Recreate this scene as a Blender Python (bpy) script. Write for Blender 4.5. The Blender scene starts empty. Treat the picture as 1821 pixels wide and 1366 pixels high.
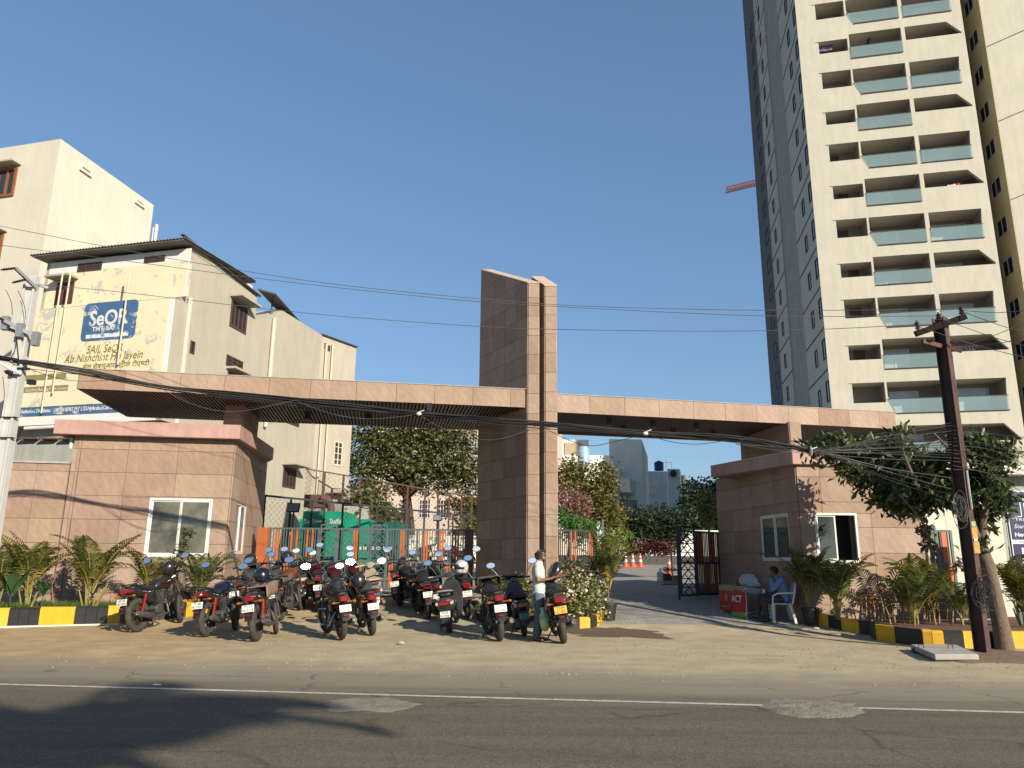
import bpy, bmesh, math, random
import numpy as np
from mathutils import Vector as V, Matrix as M
rnd = random.Random(7)
sc = bpy.context.scene
COL = sc.collection
R_ = math.radians
# ---------------------------------------------------------------- camera, sun, sky
FPX, CX, CY, EYE, PITCH, ROLL = 1330., 910.5, 683., 1.5, R_(13.2), .0087
cF = V((0, math.cos(PITCH), math.sin(PITCH))); cU0 = V((0, -math.sin(PITCH), math.cos(PITCH))); cX0 = V((1, 0, 0))
cR = cX0*math.cos(ROLL)+cU0*math.sin(ROLL); cU = cU0*math.cos(ROLL)-cX0*math.sin(ROLL)
cam = bpy.data.cameras.new('camera'); camo = bpy.data.objects.new('camera', cam); COL.objects.link(camo)
cam.sensor_width = 36; cam.lens = 36*FPX/1821; cam.clip_end = 3000; cam.clip_start = .05
mw = M.Identity(4)
for i in range(3):
    mw[i][0] = cR[i]; mw[i][1] = cU[i]; mw[i][2] = -cF[i]
mw[2][3] = EYE
camo.matrix_world = mw
sc.camera = camo
SUN_AZ, SUN_EL = R_(38), R_(24)
SUNV = V((math.sin(SUN_AZ)*math.cos(SUN_EL), -math.cos(SUN_AZ)*math.cos(SUN_EL), math.sin(SUN_EL)))
w = bpy.data.worlds.new('World'); sc.world = w; w.use_nodes = True
nt = w.node_tree; nt.nodes.clear()
o_ = nt.nodes.new('ShaderNodeOutputWorld'); bg = nt.nodes.new('ShaderNodeBackground'); sk = nt.nodes.new('ShaderNodeTexSky')
sk.sky_type = 'NISHITA'; sk.sun_disc = False; sk.sun_elevation = SUN_EL; sk.sun_rotation = math.atan2(SUNV.x, SUNV.y)
sk.altitude = 0; sk.air_density = 1.25; sk.dust_density = .15; sk.ozone_density = 5.0
bg.inputs[1].default_value = .14
gm_ = nt.nodes.new('ShaderNodeGamma'); gm_.inputs[1].default_value = .65; tn_ = nt.nodes.new('ShaderNodeMix'); tn_.data_type = 'RGBA'; tn_.blend_type = 'MULTIPLY'; tn_.inputs[0].default_value = 1; tn_.inputs[7].default_value = (.70, .84, 1, 1)
nt.links.new(sk.outputs[0], gm_.inputs[0]); nt.links.new(gm_.outputs[0], tn_.inputs[6]); nt.links.new(tn_.outputs[2], bg.inputs[0]); nt.links.new(bg.outputs[0], o_.inputs[0])
sl = bpy.data.lights.new('sun', 'SUN'); sl.energy = 5.0; sl.angle = R_(.55); sl.color = (1, .89, .72)
so = bpy.data.objects.new('sun', sl); COL.objects.link(so); so.rotation_euler = (-SUNV).to_track_quat('-Z', 'Y').to_euler()
vs = sc.view_settings; vs.view_transform = 'Standard'; vs.look = 'None'; vs.gamma = 1; vs.use_curve_mapping = False; vs.exposure = .72

# ---------------------------------------------------------------- survey helpers: a photo pixel met with a known plane gives a world point
def ray(x, y): return cF+cR*((x-CX)/FPX)+cU*(-(y-CY)/FPX)
def onZ(x, y, z=0):
    d = ray(x, y); t = (z-EYE)/d.z; return V((d.x*t, d.y*t, z))
def onY(x, y, Y):
    d = ray(x, y); t = Y/d.y; return V((d.x*t, Y, EYE+d.z*t))
def onP(x, y, p, u):
    d = ray(x, y); det = d.x*u[1]-d.y*u[0]; t = (p[0]*u[1]-p[1]*u[0])/det
    return V((d.x*t, d.y*t, EYE+d.z*t))
def gz(x, y):
    if y < 16.6: return 0.
    if y < 22: return (y-16.6)*.1
    if y < 44: return .54+(y-22)*.032
    return .54+22*.032
def gnd(x, y):
    d = ray(x, y); t = 3.
    while t < 200 and EYE+d.z*t > gz(d.x*t, d.y*t): t += .02
    return V((d.x*t, d.y*t, gz(d.x*t, d.y*t)))
def n2(u):
    l = math.hypot(u[0], u[1]); return (u[0]/l, u[1]/l)

# ---------------------------------------------------------------- materials
MATS = {}
ALB = .74     # measured paint values were read in a brighter exposure
def mat(name, col, rough=.7, metal=0, var=.12, scale=3, bump=0, bscale=None, rand=0, spec=.5, coat=0, col2=None, detail=6, grime=0):
    if name in MATS: return MATS[name]
    if not metal: col = [c*ALB for c in col]; col2 = [c*ALB for c in col2] if col2 else None
    m = bpy.data.materials.new(name); MATS[name] = m; m.use_nodes = True
    t = m.node_tree; N = t.nodes; L = t.links; b = N['Principled BSDF']
    b.inputs['Roughness'].default_value = rough; b.inputs['Metallic'].default_value = metal
    b.inputs['Specular IOR Level'].default_value = spec; b.inputs['Coat Weight'].default_value = coat
    tc = N.new('ShaderNodeTexCoord')
    no = N.new('ShaderNodeTexNoise'); no.inputs['Scale'].default_value = scale; no.inputs['Detail'].default_value = detail; no.inputs['Roughness'].default_value = .65
    L.new(tc.outputs['Object'], no.inputs['Vector'])
    mx = N.new('ShaderNodeMix'); mx.data_type = 'RGBA'
    a = [c*(1-var) for c in col]; c2 = [min(1, c*(1+var)) for c in col] if col2 is None else list(col2)
    mx.inputs[6].default_value = (*a, 1); mx.inputs[7].default_value = (*c2, 1)
    cr = N.new('ShaderNodeValToRGB'); cr.color_ramp.elements[0].position = .3; cr.color_ramp.elements[1].position = .7
    L.new(no.outputs['Fac'], cr.inputs[0]); L.new(cr.outputs[0], mx.inputs[0])
    out = mx.outputs[2]
    if grime:
        n3 = N.new('ShaderNodeTexNoise'); n3.inputs['Scale'].default_value = 1.3; n3.inputs['Detail'].default_value = 8; n3.inputs['Roughness'].default_value = .75
        mp = N.new('ShaderNodeMapping'); mp.inputs['Scale'].default_value = (2.2, 2.2, .35)
        L.new(tc.outputs['Object'], mp.inputs[0]); L.new(mp.outputs[0], n3.inputs['Vector'])
        r3 = N.new('ShaderNodeValToRGB'); r3.color_ramp.elements[0].position = .42; r3.color_ramp.elements[1].position = .75
        r3.color_ramp.elements[0].color = (1, 1, 1, 1); r3.color_ramp.elements[1].color = (1-grime, 1-grime, 1-grime*1.1, 1)
        L.new(n3.outputs['Fac'], r3.inputs[0])
        mm = N.new('ShaderNodeMix'); mm.data_type = 'RGBA'; mm.blend_type = 'MULTIPLY'; mm.inputs[0].default_value = 1
        L.new(out, mm.inputs[6]); L.new(r3.outputs[0], mm.inputs[7]); out = mm.outputs[2]
    if rand:
        oi = N.new('ShaderNodeObjectInfo'); h = N.new('ShaderNodeHueSaturation')
        mr = N.new('ShaderNodeMapRange'); mr.inputs[3].default_value = 1-rand; mr.inputs[4].default_value = 1+rand
        L.new(oi.outputs['Random'], mr.inputs[0]); L.new(mr.outputs[0], h.inputs['Value'])
        m2 = N.new('ShaderNodeMapRange'); m2.inputs[3].default_value = 1+rand*.8; m2.inputs[4].default_value = 1-rand*.8
        L.new(oi.outputs['Random'], m2.inputs[0]); L.new(m2.outputs[0], h.inputs['Saturation'])
        m5 = N.new('ShaderNodeMath'); m5.operation = 'MULTIPLY'; m5.inputs[1].default_value = 7.31; m6 = N.new('ShaderNodeMath'); m6.operation = 'FRACT'; m7 = N.new('ShaderNodeMapRange'); m7.inputs[3].default_value = .5-.09*rand; m7.inputs[4].default_value = .5+.09*rand
        L.new(oi.outputs['Random'], m5.inputs[0]); L.new(m5.outputs[0], m6.inputs[0]); L.new(m6.outputs[0], m7.inputs[0]); L.new(m7.outputs[0], h.inputs['Hue'])
        L.new(out, h.inputs['Color']); out = h.outputs[0]
    L.new(out, b.inputs['Base Color'])
    if bump:
        n4 = N.new('ShaderNodeTexNoise'); n4.inputs['Scale'].default_value = bscale or scale*6; n4.inputs['Detail'].default_value = 8
        L.new(tc.outputs['Object'], n4.inputs['Vector'])
        bp = N.new('ShaderNodeBump'); bp.inputs['Strength'].default_value = bump; bp.inputs['Distance'].default_value = .02
        L.new(n4.outputs['Fac'], bp.inputs['Height']); L.new(bp.outputs[0], b.inputs['Normal'])
    return m
def leafmat(name, c1, c2, rough=.5, trans=.25, c3=None):
    if name in MATS: return MATS[name]
    m = bpy.data.materials.new(name); MATS[name] = m; m.use_nodes = True
    t = m.node_tree; N = t.nodes; L = t.links; b = N['Principled BSDF']; b.inputs['Roughness'].default_value = rough
    b.inputs['Specular IOR Level'].default_value = .35
    g = N.new('ShaderNodeNewGeometry'); cr = N.new('ShaderNodeValToRGB')
    e = cr.color_ramp.elements; e[0].color = (*c1, 1); e[1].color = (*c2, 1)
    if c3: n = e.new(.85); n.color = (*c2, 1); e[2].color = (*c3, 1)
    L.new(g.outputs['Random Per Island'], cr.inputs[0]); L.new(cr.outputs[0], b.inputs['Base Color'])
    tr = N.new('ShaderNodeBsdfTranslucent'); ms = N.new('ShaderNodeMixShader'); ms.inputs[0].default_value = trans
    hs = N.new('ShaderNodeHueSaturation'); hs.inputs['Value'].default_value = 1.6; hs.inputs['Saturation'].default_value = 1.15
    L.new(cr.outputs[0], hs.inputs['Color']); L.new(hs.outputs[0], tr.inputs[0])
    L.new(b.outputs[0], ms.inputs[1]); L.new(tr.outputs[0], ms.inputs[2]); L.new(ms.outputs[0], N['Material Output'].inputs[0])
    return m
def glassmat(name, col, rough=.05, alpha=.5, spec=1.):
    if name in MATS: return MATS[name]
    m = bpy.data.materials.new(name); MATS[name] = m; m.use_nodes = True
    t = m.node_tree; N = t.nodes; L = t.links; b = N['Principled BSDF']
    b.inputs['Base Color'].default_value = (*col, 1); b.inputs['Roughness'].default_value = rough; b.inputs['Specular IOR Level'].default_value = spec
    b.inputs['Alpha'].default_value = alpha
    return m

# ---------------------------------------------------------------- mesh builder
class MB:
    def __init__(s): s.v = []; s.f = []; s.mi = []; s.m = 0; s.T = None
    def add(s, vs, fs):
        n = len(s.v)
        if s.T is not None: vs = [s.T @ V(p) for p in vs]
        s.v += [tuple(p) for p in vs]; s.f += [tuple(i+n for i in f) for f in fs]; s.mi += [s.m]*len(fs); return s
    def box(s, c, d, rz=0, rx=0, ry=0):
        hx, hy, hz = d[0]/2, d[1]/2, d[2]/2
        P = [V((x, y, z)) for x in (-hx, hx) for y in (-hy, hy) for z in (-hz, hz)]
        if rz or rx or ry:
            r = M.Rotation(rz, 3, 'Z') @ M.Rotation(ry, 3, 'Y') @ M.Rotation(rx, 3, 'X'); P = [r @ p for p in P]
        c = V(c); P = [p+c for p in P]
        return s.add(P, [(0, 1, 3, 2), (4, 6, 7, 5), (0, 4, 5, 1), (2, 3, 7, 6), (0, 2, 6, 4), (1, 5, 7, 3)])
    def prism(s, poly, off):
        poly = [V(p) for p in poly]; off = V(off); n = len(poly)
        return s.add(poly+[p+off for p in poly], [tuple(range(n)), tuple(range(2*n-1, n-1, -1))]+[(i, (i+1) % n, (i+1) % n+n, i+n) for i in range(n)])
    def quad(s, *p): return s.add(p, [tuple(range(len(p)))])
    def bar(s, a, b, wd, ht=None):
        a = V(a); b = V(b); d = b-a; L = d.length; ht = ht or wd
        if L < 1e-6: return s
        d = d/L; up = V((0, 0, 1)) if abs(d.z) < .95 else V((0, 1, 0)); x = d.cross(up).normalized(); y = x.cross(d)
        q = [a+x*i*wd/2+y*j*ht/2 for i, j in ((-1, -1), (1, -1), (1, 1), (-1, 1))]
        return s.prism(q, d*L)
    def tube(s, pts, r, n=8, cap=True):
        pts = [V(p) for p in pts]; k = len(pts); rr = r if isinstance(r, (list, tuple)) else [r]*k
        vs = []; x = None
        for i, p in enumerate(pts):
            d = (pts[min(i+1, k-1)]-pts[max(i-1, 0)])
            d = d.normalized() if d.length > 1e-9 else V((0, 0, 1))
            if x is None: x = d.orthogonal().normalized()
            else:
                x = x-d*x.dot(d); x = x.normalized() if x.length > 1e-6 else d.orthogonal().normalized()
            y = d.cross(x)
            for j in range(n):
                a = 2*math.pi*j/n; vs.append(p+(x*math.cos(a)+y*math.sin(a))*rr[i])
        fs = [(i*n+j, i*n+(j+1) % n, (i+1)*n+(j+1) % n, (i+1)*n+j) for i in range(k-1) for j in range(n)]
        if cap: fs += [tuple(range(n-1, -1, -1)), tuple(range((k-1)*n, k*n))]
        return s.add(vs, fs)
    def loft(s, secs, n=12, axis='x', p=2.0):
        # secs: (pos along axis, c1, c2, r1, r2) ; superellipse sections
        vs = []
        for q in secs:
            a0, c1, c2, r1, r2 = q[:5]; pw = q[5] if len(q) > 5 else p
            for j in range(n):
                a = 2*math.pi*j/n; ca, sa = math.cos(a), math.sin(a)
                u = math.copysign(abs(ca)**(2/pw), ca)*r1+c1; v = math.copysign(abs(sa)**(2/pw), sa)*r2+c2
                vs.append((a0, u, v) if axis == 'x' else ((u, v, a0) if axis == 'z' else (u, a0, v)))
        k = len(secs)
        fs = [(i*n+j, i*n+(j+1) % n, (i+1)*n+(j+1) % n, (i+1)*n+j) for i in range(k-1) for j in range(n)]
        fs += [tuple(range(n-1, -1, -1)), tuple(range((k-1)*n, k*n))]
        return s.add(vs, fs)
    def ring(s, c, R, r, n=28, m=8, axis='y', sq=1.0):
        vs = []
        for i in range(n):
            a = 2*math.pi*i/n
            for j in range(m):
                b = 2*math.pi*j/m; q = R+r*math.cos(b); h = r*sq*math.sin(b)
                p = (q*math.cos(a), h, q*math.sin(a)) if axis == 'y' else ((q*math.cos(a), q*math.sin(a), h) if axis == 'z' else (h, q*math.cos(a), q*math.sin(a)))
                vs.append(V(p)+V(c))
        return s.add(vs, [(i*m+j, i*m+(j+1) % m, ((i+1) % n)*m+(j+1) % m, ((i+1) % n)*m+j) for i in range(n) for j in range(m)])
    def cyl(s, a, b, r, n=12, r2=None): return s.tube([a, b], [r, r if r2 is None else r2], n)
    def ball(s, c, r, nu=12, nv=8, z0=-1, z1=1):
        r = (r, r, r) if not isinstance(r, (tuple, list)) else r
        t0, t1 = math.asin(z0), math.asin(z1); vs = []
        for i in range(nv+1):
            t = t0+(t1-t0)*i/nv
            for j in range(nu):
                a = 2*math.pi*j/nu; vs.append((c[0]+r[0]*math.cos(t)*math.cos(a), c[1]+r[1]*math.cos(t)*math.sin(a), c[2]+r[2]*math.sin(t)))
        return s.add(vs, [(i*nu+j, i*nu+(j+1) % nu, (i+1)*nu+(j+1) % nu, (i+1)*nu+j) for i in range(nv) for j in range(nu)])
    def mesh(s, name, mats, smooth=None, bevel=0, fix=True):
        me = bpy.data.meshes.new(name); me.from_pydata(s.v, [], s.f)
        mats = mats if isinstance(mats, (list, tuple)) else [mats]
        for m in mats: me.materials.append(m)
        if len(mats) > 1: me.polygons.foreach_set('material_index', s.mi)
        if fix or bevel:
            bm = bmesh.new(); bm.from_mesh(me); bmesh.ops.remove_doubles(bm, verts=bm.verts, dist=1e-5)
            bmesh.ops.recalc_face_normals(bm, faces=bm.faces)
            if bevel:
                es = [e for e in bm.edges if len(e.link_faces) == 2 and e.calc_face_angle(0) > .7]
                bmesh.ops.bevel(bm, geom=es, offset=bevel, segments=1, affect='EDGES')
            bm.to_mesh(me); bm.free()
        if smooth is not None:
            me.polygons.foreach_set('use_smooth', [True]*len(me.polygons)); me.set_sharp_from_angle(angle=R_(smooth))
        return me
    def build(s, name, mats, parent=None, smooth=None, world=False, bevel=0, fix=True, kind=None, label=None):
        return inst(name, s.mesh(name, mats, smooth, bevel, fix), parent, world, kind, label)
def inst(name, me, parent=None, world=False, kind=None, label=None, mtx=None):
    o = bpy.data.objects.new(name, me); COL.objects.link(o)
    if parent:
        o.parent = parent
        if world: o.matrix_parent_inverse = rootmat(parent).inverted()
    if mtx is not None: o.matrix_basis = mtx
    if kind: o['kind'] = kind
    if label: o['label'] = label
    return o
def rootmat(o):
    m = M.LocRotScale(o.location, o.rotation_euler, o.scale)
    return (rootmat(o.parent) @ o.matrix_parent_inverse @ m) if o.parent else m
def fuse(name, mb, mt, parent, voxel=.012, smooth=4, fold=0, fs=9):
    me = mb.mesh(name, mt, None, fix=False); o = bpy.data.objects.new(name, me); COL.objects.link(o)
    r = o.modifiers.new('r', 'REMESH'); r.mode = 'VOXEL'; r.voxel_size = voxel; r.use_smooth_shade = True
    s = o.modifiers.new('s', 'SMOOTH'); s.iterations = smooth; s.factor = .5
    dg = bpy.context.evaluated_depsgraph_get(); dg.update(); m2 = bpy.data.meshes.new_from_object(o.evaluated_get(dg)); bpy.data.objects.remove(o)
    m2.materials.clear(); m2.materials.append(mt); m2.name = name
    if fold:
        from mathutils import noise as _n
        for v in m2.vertices:
            v.co += v.normal*fold*(_n.noise(V((v.co.x*fs, v.co.y*fs, v.co.z*fs*1.7)))+.6*abs(_n.noise(V((v.co.x*fs*.6+v.co.z*fs*1.1, v.co.y*fs, v.co.z*fs*1.3)))))
    m2.polygons.foreach_set('use_smooth', [True]*len(m2.polygons)); return inst(name, m2, parent)
def thing(name, label, cat, loc=(0, 0, 0), rz=0, group=None, rx=0):
    o = bpy.data.objects.new(name, None); COL.objects.link(o); o.empty_display_size = .2
    o.location = loc; o.rotation_euler = (rx, 0, rz); o['label'] = label; o['category'] = cat
    if group: o['group'] = group
    return o
def tag(o, label, cat, group=None):
    o['label'] = label; o['category'] = cat
    if group: o['group'] = group
    return o
def struct(o): o['kind'] = 'structure'; return o
def text_mesh(s, size, ext=.002, shear=0, bold=0):
    c = bpy.data.curves.new('lettering', 'FONT'); c.body = s; c.size = size; c.extrude = ext; c.align_x = 'LEFT'; c.shear = shear; c.resolution_u = 3; c.offset = bold
    o = bpy.data.objects.new('lettering', c); COL.objects.link(o)
    dg = bpy.context.evaluated_depsgraph_get(); dg.update()
    me = bpy.data.meshes.new_from_object(o.evaluated_get(dg)); bpy.data.objects.remove(o); bpy.data.curves.remove(c)
    return me
def letter(s, size, mt, P, u, parent, width=None, up=(0, 0, 1), name='lettering', shear=0, bold=0, world=True, off=.006):
    me = text_mesh(s, size, .002, shear, bold); me.materials.clear(); me.materials.append(mt)
    u3 = V((u[0], u[1], u[2] if len(u) > 2 else 0)).normalized(); up = V(up); n = u3.cross(up).normalized()
    xs = [v.co.x for v in me.vertices]; sx = 1
    if width and xs: sx = width/(max(xs)-min(xs))
    mt_ = M.Identity(4)
    for i in range(3):
        mt_[i][0] = u3[i]*sx; mt_[i][1] = up[i]; mt_[i][2] = n[i]; mt_[i][3] = P[i]+n[i]*off
    me.transform(mt_)
    return inst(name, me, parent, world)
def clip(poly, a, b, c):   # keep a*x+b*y<=c
    out = []
    for i in range(len(poly)):
        p, q = poly[i], poly[(i+1) % len(poly)]; fp, fq = a*p[0]+b*p[1]-c, a*q[0]+b*q[1]-c
        if fp <= 0: out.append(p)
        if fp*fq < 0: t = fp/(fp-fq); out.append((p[0]+(q[0]-p[0])*t, p[1]+(q[1]-p[1])*t))
    return out
def subtract(rects, h):
    out = []
    for (a, b, c, d) in rects:   # s0,s1,z0,z1
        x0, x1, y0, y1 = max(a, h[0]), min(b, h[1]), max(c, h[2]), min(d, h[3])
        if x0 >= x1 or y0 >= y1: out.append((a, b, c, d)); continue
        if c < y0: out.append((a, b, c, y0))
        if y1 < d: out.append((a, b, y1, d))
        if a < x0: out.append((a, x0, y0, y1))
        if x1 < b: out.append((x1, b, y0, y1))
    return out
def clad(parent, P, u, outn, s0, s1, zs, js, mt, holes=(), gap=.009, th=.025, top=None, name='stone_panel', tiny=.006):
    """stone panels on a vertical face through P along u; zs course heights, js joints, outn outward normal"""
    u = n2(u); outn = n2(outn)
    J = [s0]+[j for j in js if s0+.04 < j < s1-.04]+[s1]
    for zi in range(len(zs)-1):
        for k in range(len(J)-1):
            rs = [(J[k], J[k+1], zs[zi], zs[zi+1])]
            for h in holes: rs = subtract(rs, h)
            for a, b, c, d in rs:
                g = gap/2; pl = [(a+g, c+g), (b-g, c+g), (b-g, d-g), (a+g, d-g)]
                if b-a < 3*g or d-c < 3*g: continue
                if top: pl = clip(pl, -top[0], 1, top[1])
                if len(pl) < 3: continue
                e = th+rnd.uniform(-.0025, .0025)
                mb = MB(); mb.prism([(P[0]+u[0]*x+outn[0]*.0, P[1]+u[1]*x+outn[1]*.0, z) for x, z in pl], (outn[0]*e, outn[1]*e, 0))
                mb.build(name, mt, parent, world=True)
def frange(a, b, st):
    r = []
    while a < b-1e-6: r.append(a); a += st
    return r
# ---------------------------------------------------------------- common materials
stone = mat('pink sandstone cladding', (.385, .268, .196), .75, var=.10, scale=1.4, bump=.35, bscale=22, rand=.12, grime=.22)
# veining on the sandstone
def vein(m, st=.06):
    t = m.node_tree; N = t.nodes; L = t.links; b = N['Principled BSDF']; src = b.inputs['Base Color'].links[0].from_socket
    tc = N.new('ShaderNodeTexCoord'); oi = N.new('ShaderNodeObjectInfo'); ad = N.new('ShaderNodeVectorMath'); ad.operation = 'ADD'
    sc_ = N.new('ShaderNodeVectorMath'); sc_.operation = 'SCALE'; sc_.inputs[3].default_value = 9
    cb = N.new('ShaderNodeCombineXYZ'); L.new(oi.outputs['Random'], cb.inputs[0]); L.new(oi.outputs['Random'], cb.inputs[2])
    L.new(cb.outputs[0], sc_.inputs[0]); L.new(tc.outputs['Object'], ad.inputs[0]); L.new(sc_.outputs[0], ad.inputs[1])
    w_ = N.new('ShaderNodeTexWave'); w_.bands_direction = 'DIAGONAL'; w_.inputs['Scale'].default_value = 2.2; w_.inputs['Distortion'].default_value = 9; w_.inputs['Detail'].default_value = 5; w_.inputs['Detail Scale'].default_value = 1.6
    L.new(ad.outputs[0], w_.inputs[0])
    r = N.new('ShaderNodeMapRange'); r.inputs[3].default_value = 1-st; r.inputs[4].default_value = 1+st*.6; L.new(w_.outputs['Fac'], r.inputs[0])
    h = N.new('ShaderNodeHueSaturation'); L.new(src, h.inputs['Color']); L.new(r.outputs[0], h.inputs['Value']); L.new(h.outputs[0], b.inputs['Base Color'])
vein(stone)
mortar = mat('dark joint mortar', (.20, .13, .10), .9)
cappaint = mat('pink painted plaster', (.50, .305, .265), .7, var=.12, scale=2.5, bump=.15, bscale=30, grime=.25)
steel_dark = mat('charcoal painted steel', (.028, .032, .034), .65, var=.2, scale=8)
steel_grey = mat('slate grey painted steel', (.10, .13, .135), .5, var=.15, scale=8)
orange = mat('burnt orange painted steel', (.42, .12, .035), .5, var=.12, scale=5)
rust = mat('rusty brown steel', (.11, .05, .035), .8, var=.35, scale=12, bump=.2)
black = mat('black plastic', (.018, .018, .02), .38, var=.2, scale=10)
white_frame = mat('white window frame', (.72, .72, .70), .4, var=.06)
dark = mat('unlit room and eye black', (.02, .02, .022), .8)
cream = mat('cream wall paint', (.76, .72, .61), .8, var=.05, scale=.8, bump=.12, bscale=14, grime=.10)
ivory = mat('ivory wall paint', (.70, .66, .555), .8, var=.05, scale=.6, bump=.1, bscale=10, grime=.10)
beige = mat('beige wall paint', (.48, .44, .36), .85, var=.07, scale=.7, bump=.15, bscale=12, grime=.16)
greypl = mat('grey weathered plaster', (.36, .37, .355), .9, var=.12, scale=1, bump=.2, grime=.3)
conc = mat('raw concrete', (.42, .40, .36), .9, var=.14, scale=4, bump=.3, grime=.2)
wood = mat('varnished wood frame', (.28, .10, .035), .5, var=.25, scale=9)
winglass = mat('dark window glass', (.03, .035, .04), .08, var=.3, scale=1, spec=.8)
paleglass = mat('pale reflecting window glass', (.22, .26, .27), .12, var=.35, scale=1.1, spec=1)
soil = mat('red brown planter soil', (.16, .085, .05), .95, var=.3, scale=14, bump=.7, bscale=40)
yellowk = mat('yellow kerb paint', (.80, .44, .012), .6, var=.07, scale=6, bump=.2, grime=.2, rand=.04)
blackk = mat('black kerb paint', (.02, .02, .021), .55, var=.3, scale=7, bump=.25)

# ---------------------------------------------------------------- ground
def groundmat():
    m = bpy.data.materials.new('sandy verge and worn concrete'); m.use_nodes = True
    t = m.node_tree; N = t.nodes; L = t.links; b = N['Principled BSDF']; b.inputs['Roughness'].default_value = .95; b.inputs['Specular IOR Level'].default_value = .2
    g = N.new('ShaderNodeNewGeometry'); sp = N.new('ShaderNodeSeparateXYZ'); L.new(g.outputs['Position'], sp.inputs[0])
    def noise(s, d=8, r=.65, st=None):
        n = N.new('ShaderNodeTexNoise'); n.inputs['Scale'].default_value = s; n.inputs['Detail'].default_value = d; n.inputs['Roughness'].default_value = r
        if st:
            mp = N.new('ShaderNodeMapping'); mp.inputs['Scale'].default_value = st; L.new(g.outputs['Position'], mp.inputs[0]); L.new(mp.outputs[0], n.inputs['Vector'])
        else: L.new(g.outputs['Position'], n.inputs['Vector'])
        return n.outputs['Fac']
    def math_(op, a, b_):
        n = N.new('ShaderNodeMath'); n.operation = op
        for i, q in enumerate((a, b_)):
            if isinstance(q, (int, float)): n.inputs[i].default_value = q
            else: L.new(q, n.inputs[i])
        return n.outputs[0]
    def ramp(x, a, b_):
        n = N.new('ShaderNodeMapRange'); n.interpolation_type = 'SMOOTHSTEP'; n.inputs[1].default_value = a; n.inputs[2].default_value = b_; L.new(x, n.inputs[0]); return n.outputs[0]
    def mix(f, a, b_):
        n = N.new('ShaderNodeMix'); n.data_type = 'RGBA'
        if isinstance(f, (int, float)): n.inputs[0].default_value = f
        else: L.new(f, n.inputs[0])
        for i, q in ((6, a), (7, b_)):
            if isinstance(q, tuple): n.inputs[i].default_value = (*q, 1)
            else: L.new(q, n.inputs[i])
        return n.outputs[2]
    v = math_('ADD', sp.outputs[1], math_('MULTIPLY', sp.outputs[0], .105))
    big = noise(.35, 5); mid = noise(1.6, 8); fine = noise(28, 8, .7); streak = noise(1.2, 8, .7, (.25, 2.4, 1))
    sandc = mix(ramp(mid, .35, .68), (.33, .235, .125), (.42, .315, .178))
    conc_ = mix(ramp(mid, .35, .65), (.335, .28, .18), (.41, .35, .232))
    side = ramp(math_('ADD', sp.outputs[0], math_('MULTIPLY', mid, 3)), -5.2, -1.0)
    c = mix(side, sandc, conc_)
    # tyre dirt tracks in front of the gate
    trk = ramp(streak, .5, .72); c = mix(math_('MULTIPLY', trk, .45), c, (.265, .215, .15))
    # greyer dusty asphalt showing near the road
    d = math_('ADD', v, math_('MULTIPLY', math_('SUBTRACT', streak, .5), 2.2))
    c = mix(ramp(d, 11.9, 10.0), c, (.215, .188, .145))
    c = mix(math_('MULTIPLY', ramp(big, .5, .7), .3), c, (.43, .35, .25))
    c = mix(math_('MULTIPLY', ramp(fine, .56, .74), .4), c, (.19, .15, .105))
    L.new(c, b.inputs['Base Color'])
    bp = N.new('ShaderNodeBump'); bp.inputs['Strength'].default_value = .55; bp.inputs['Distance'].default_value = .02
    L.new(math_('ADD', fine, math_('MULTIPLY', mid, 2.0)), bp.inputs['Height']); L.new(bp.outputs[0], b.inputs['Normal'])
    # asphalt
    m2 = bpy.data.materials.new('worn dusty asphalt'); m2.use_nodes = True
    return m
gm = groundmat()
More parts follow.
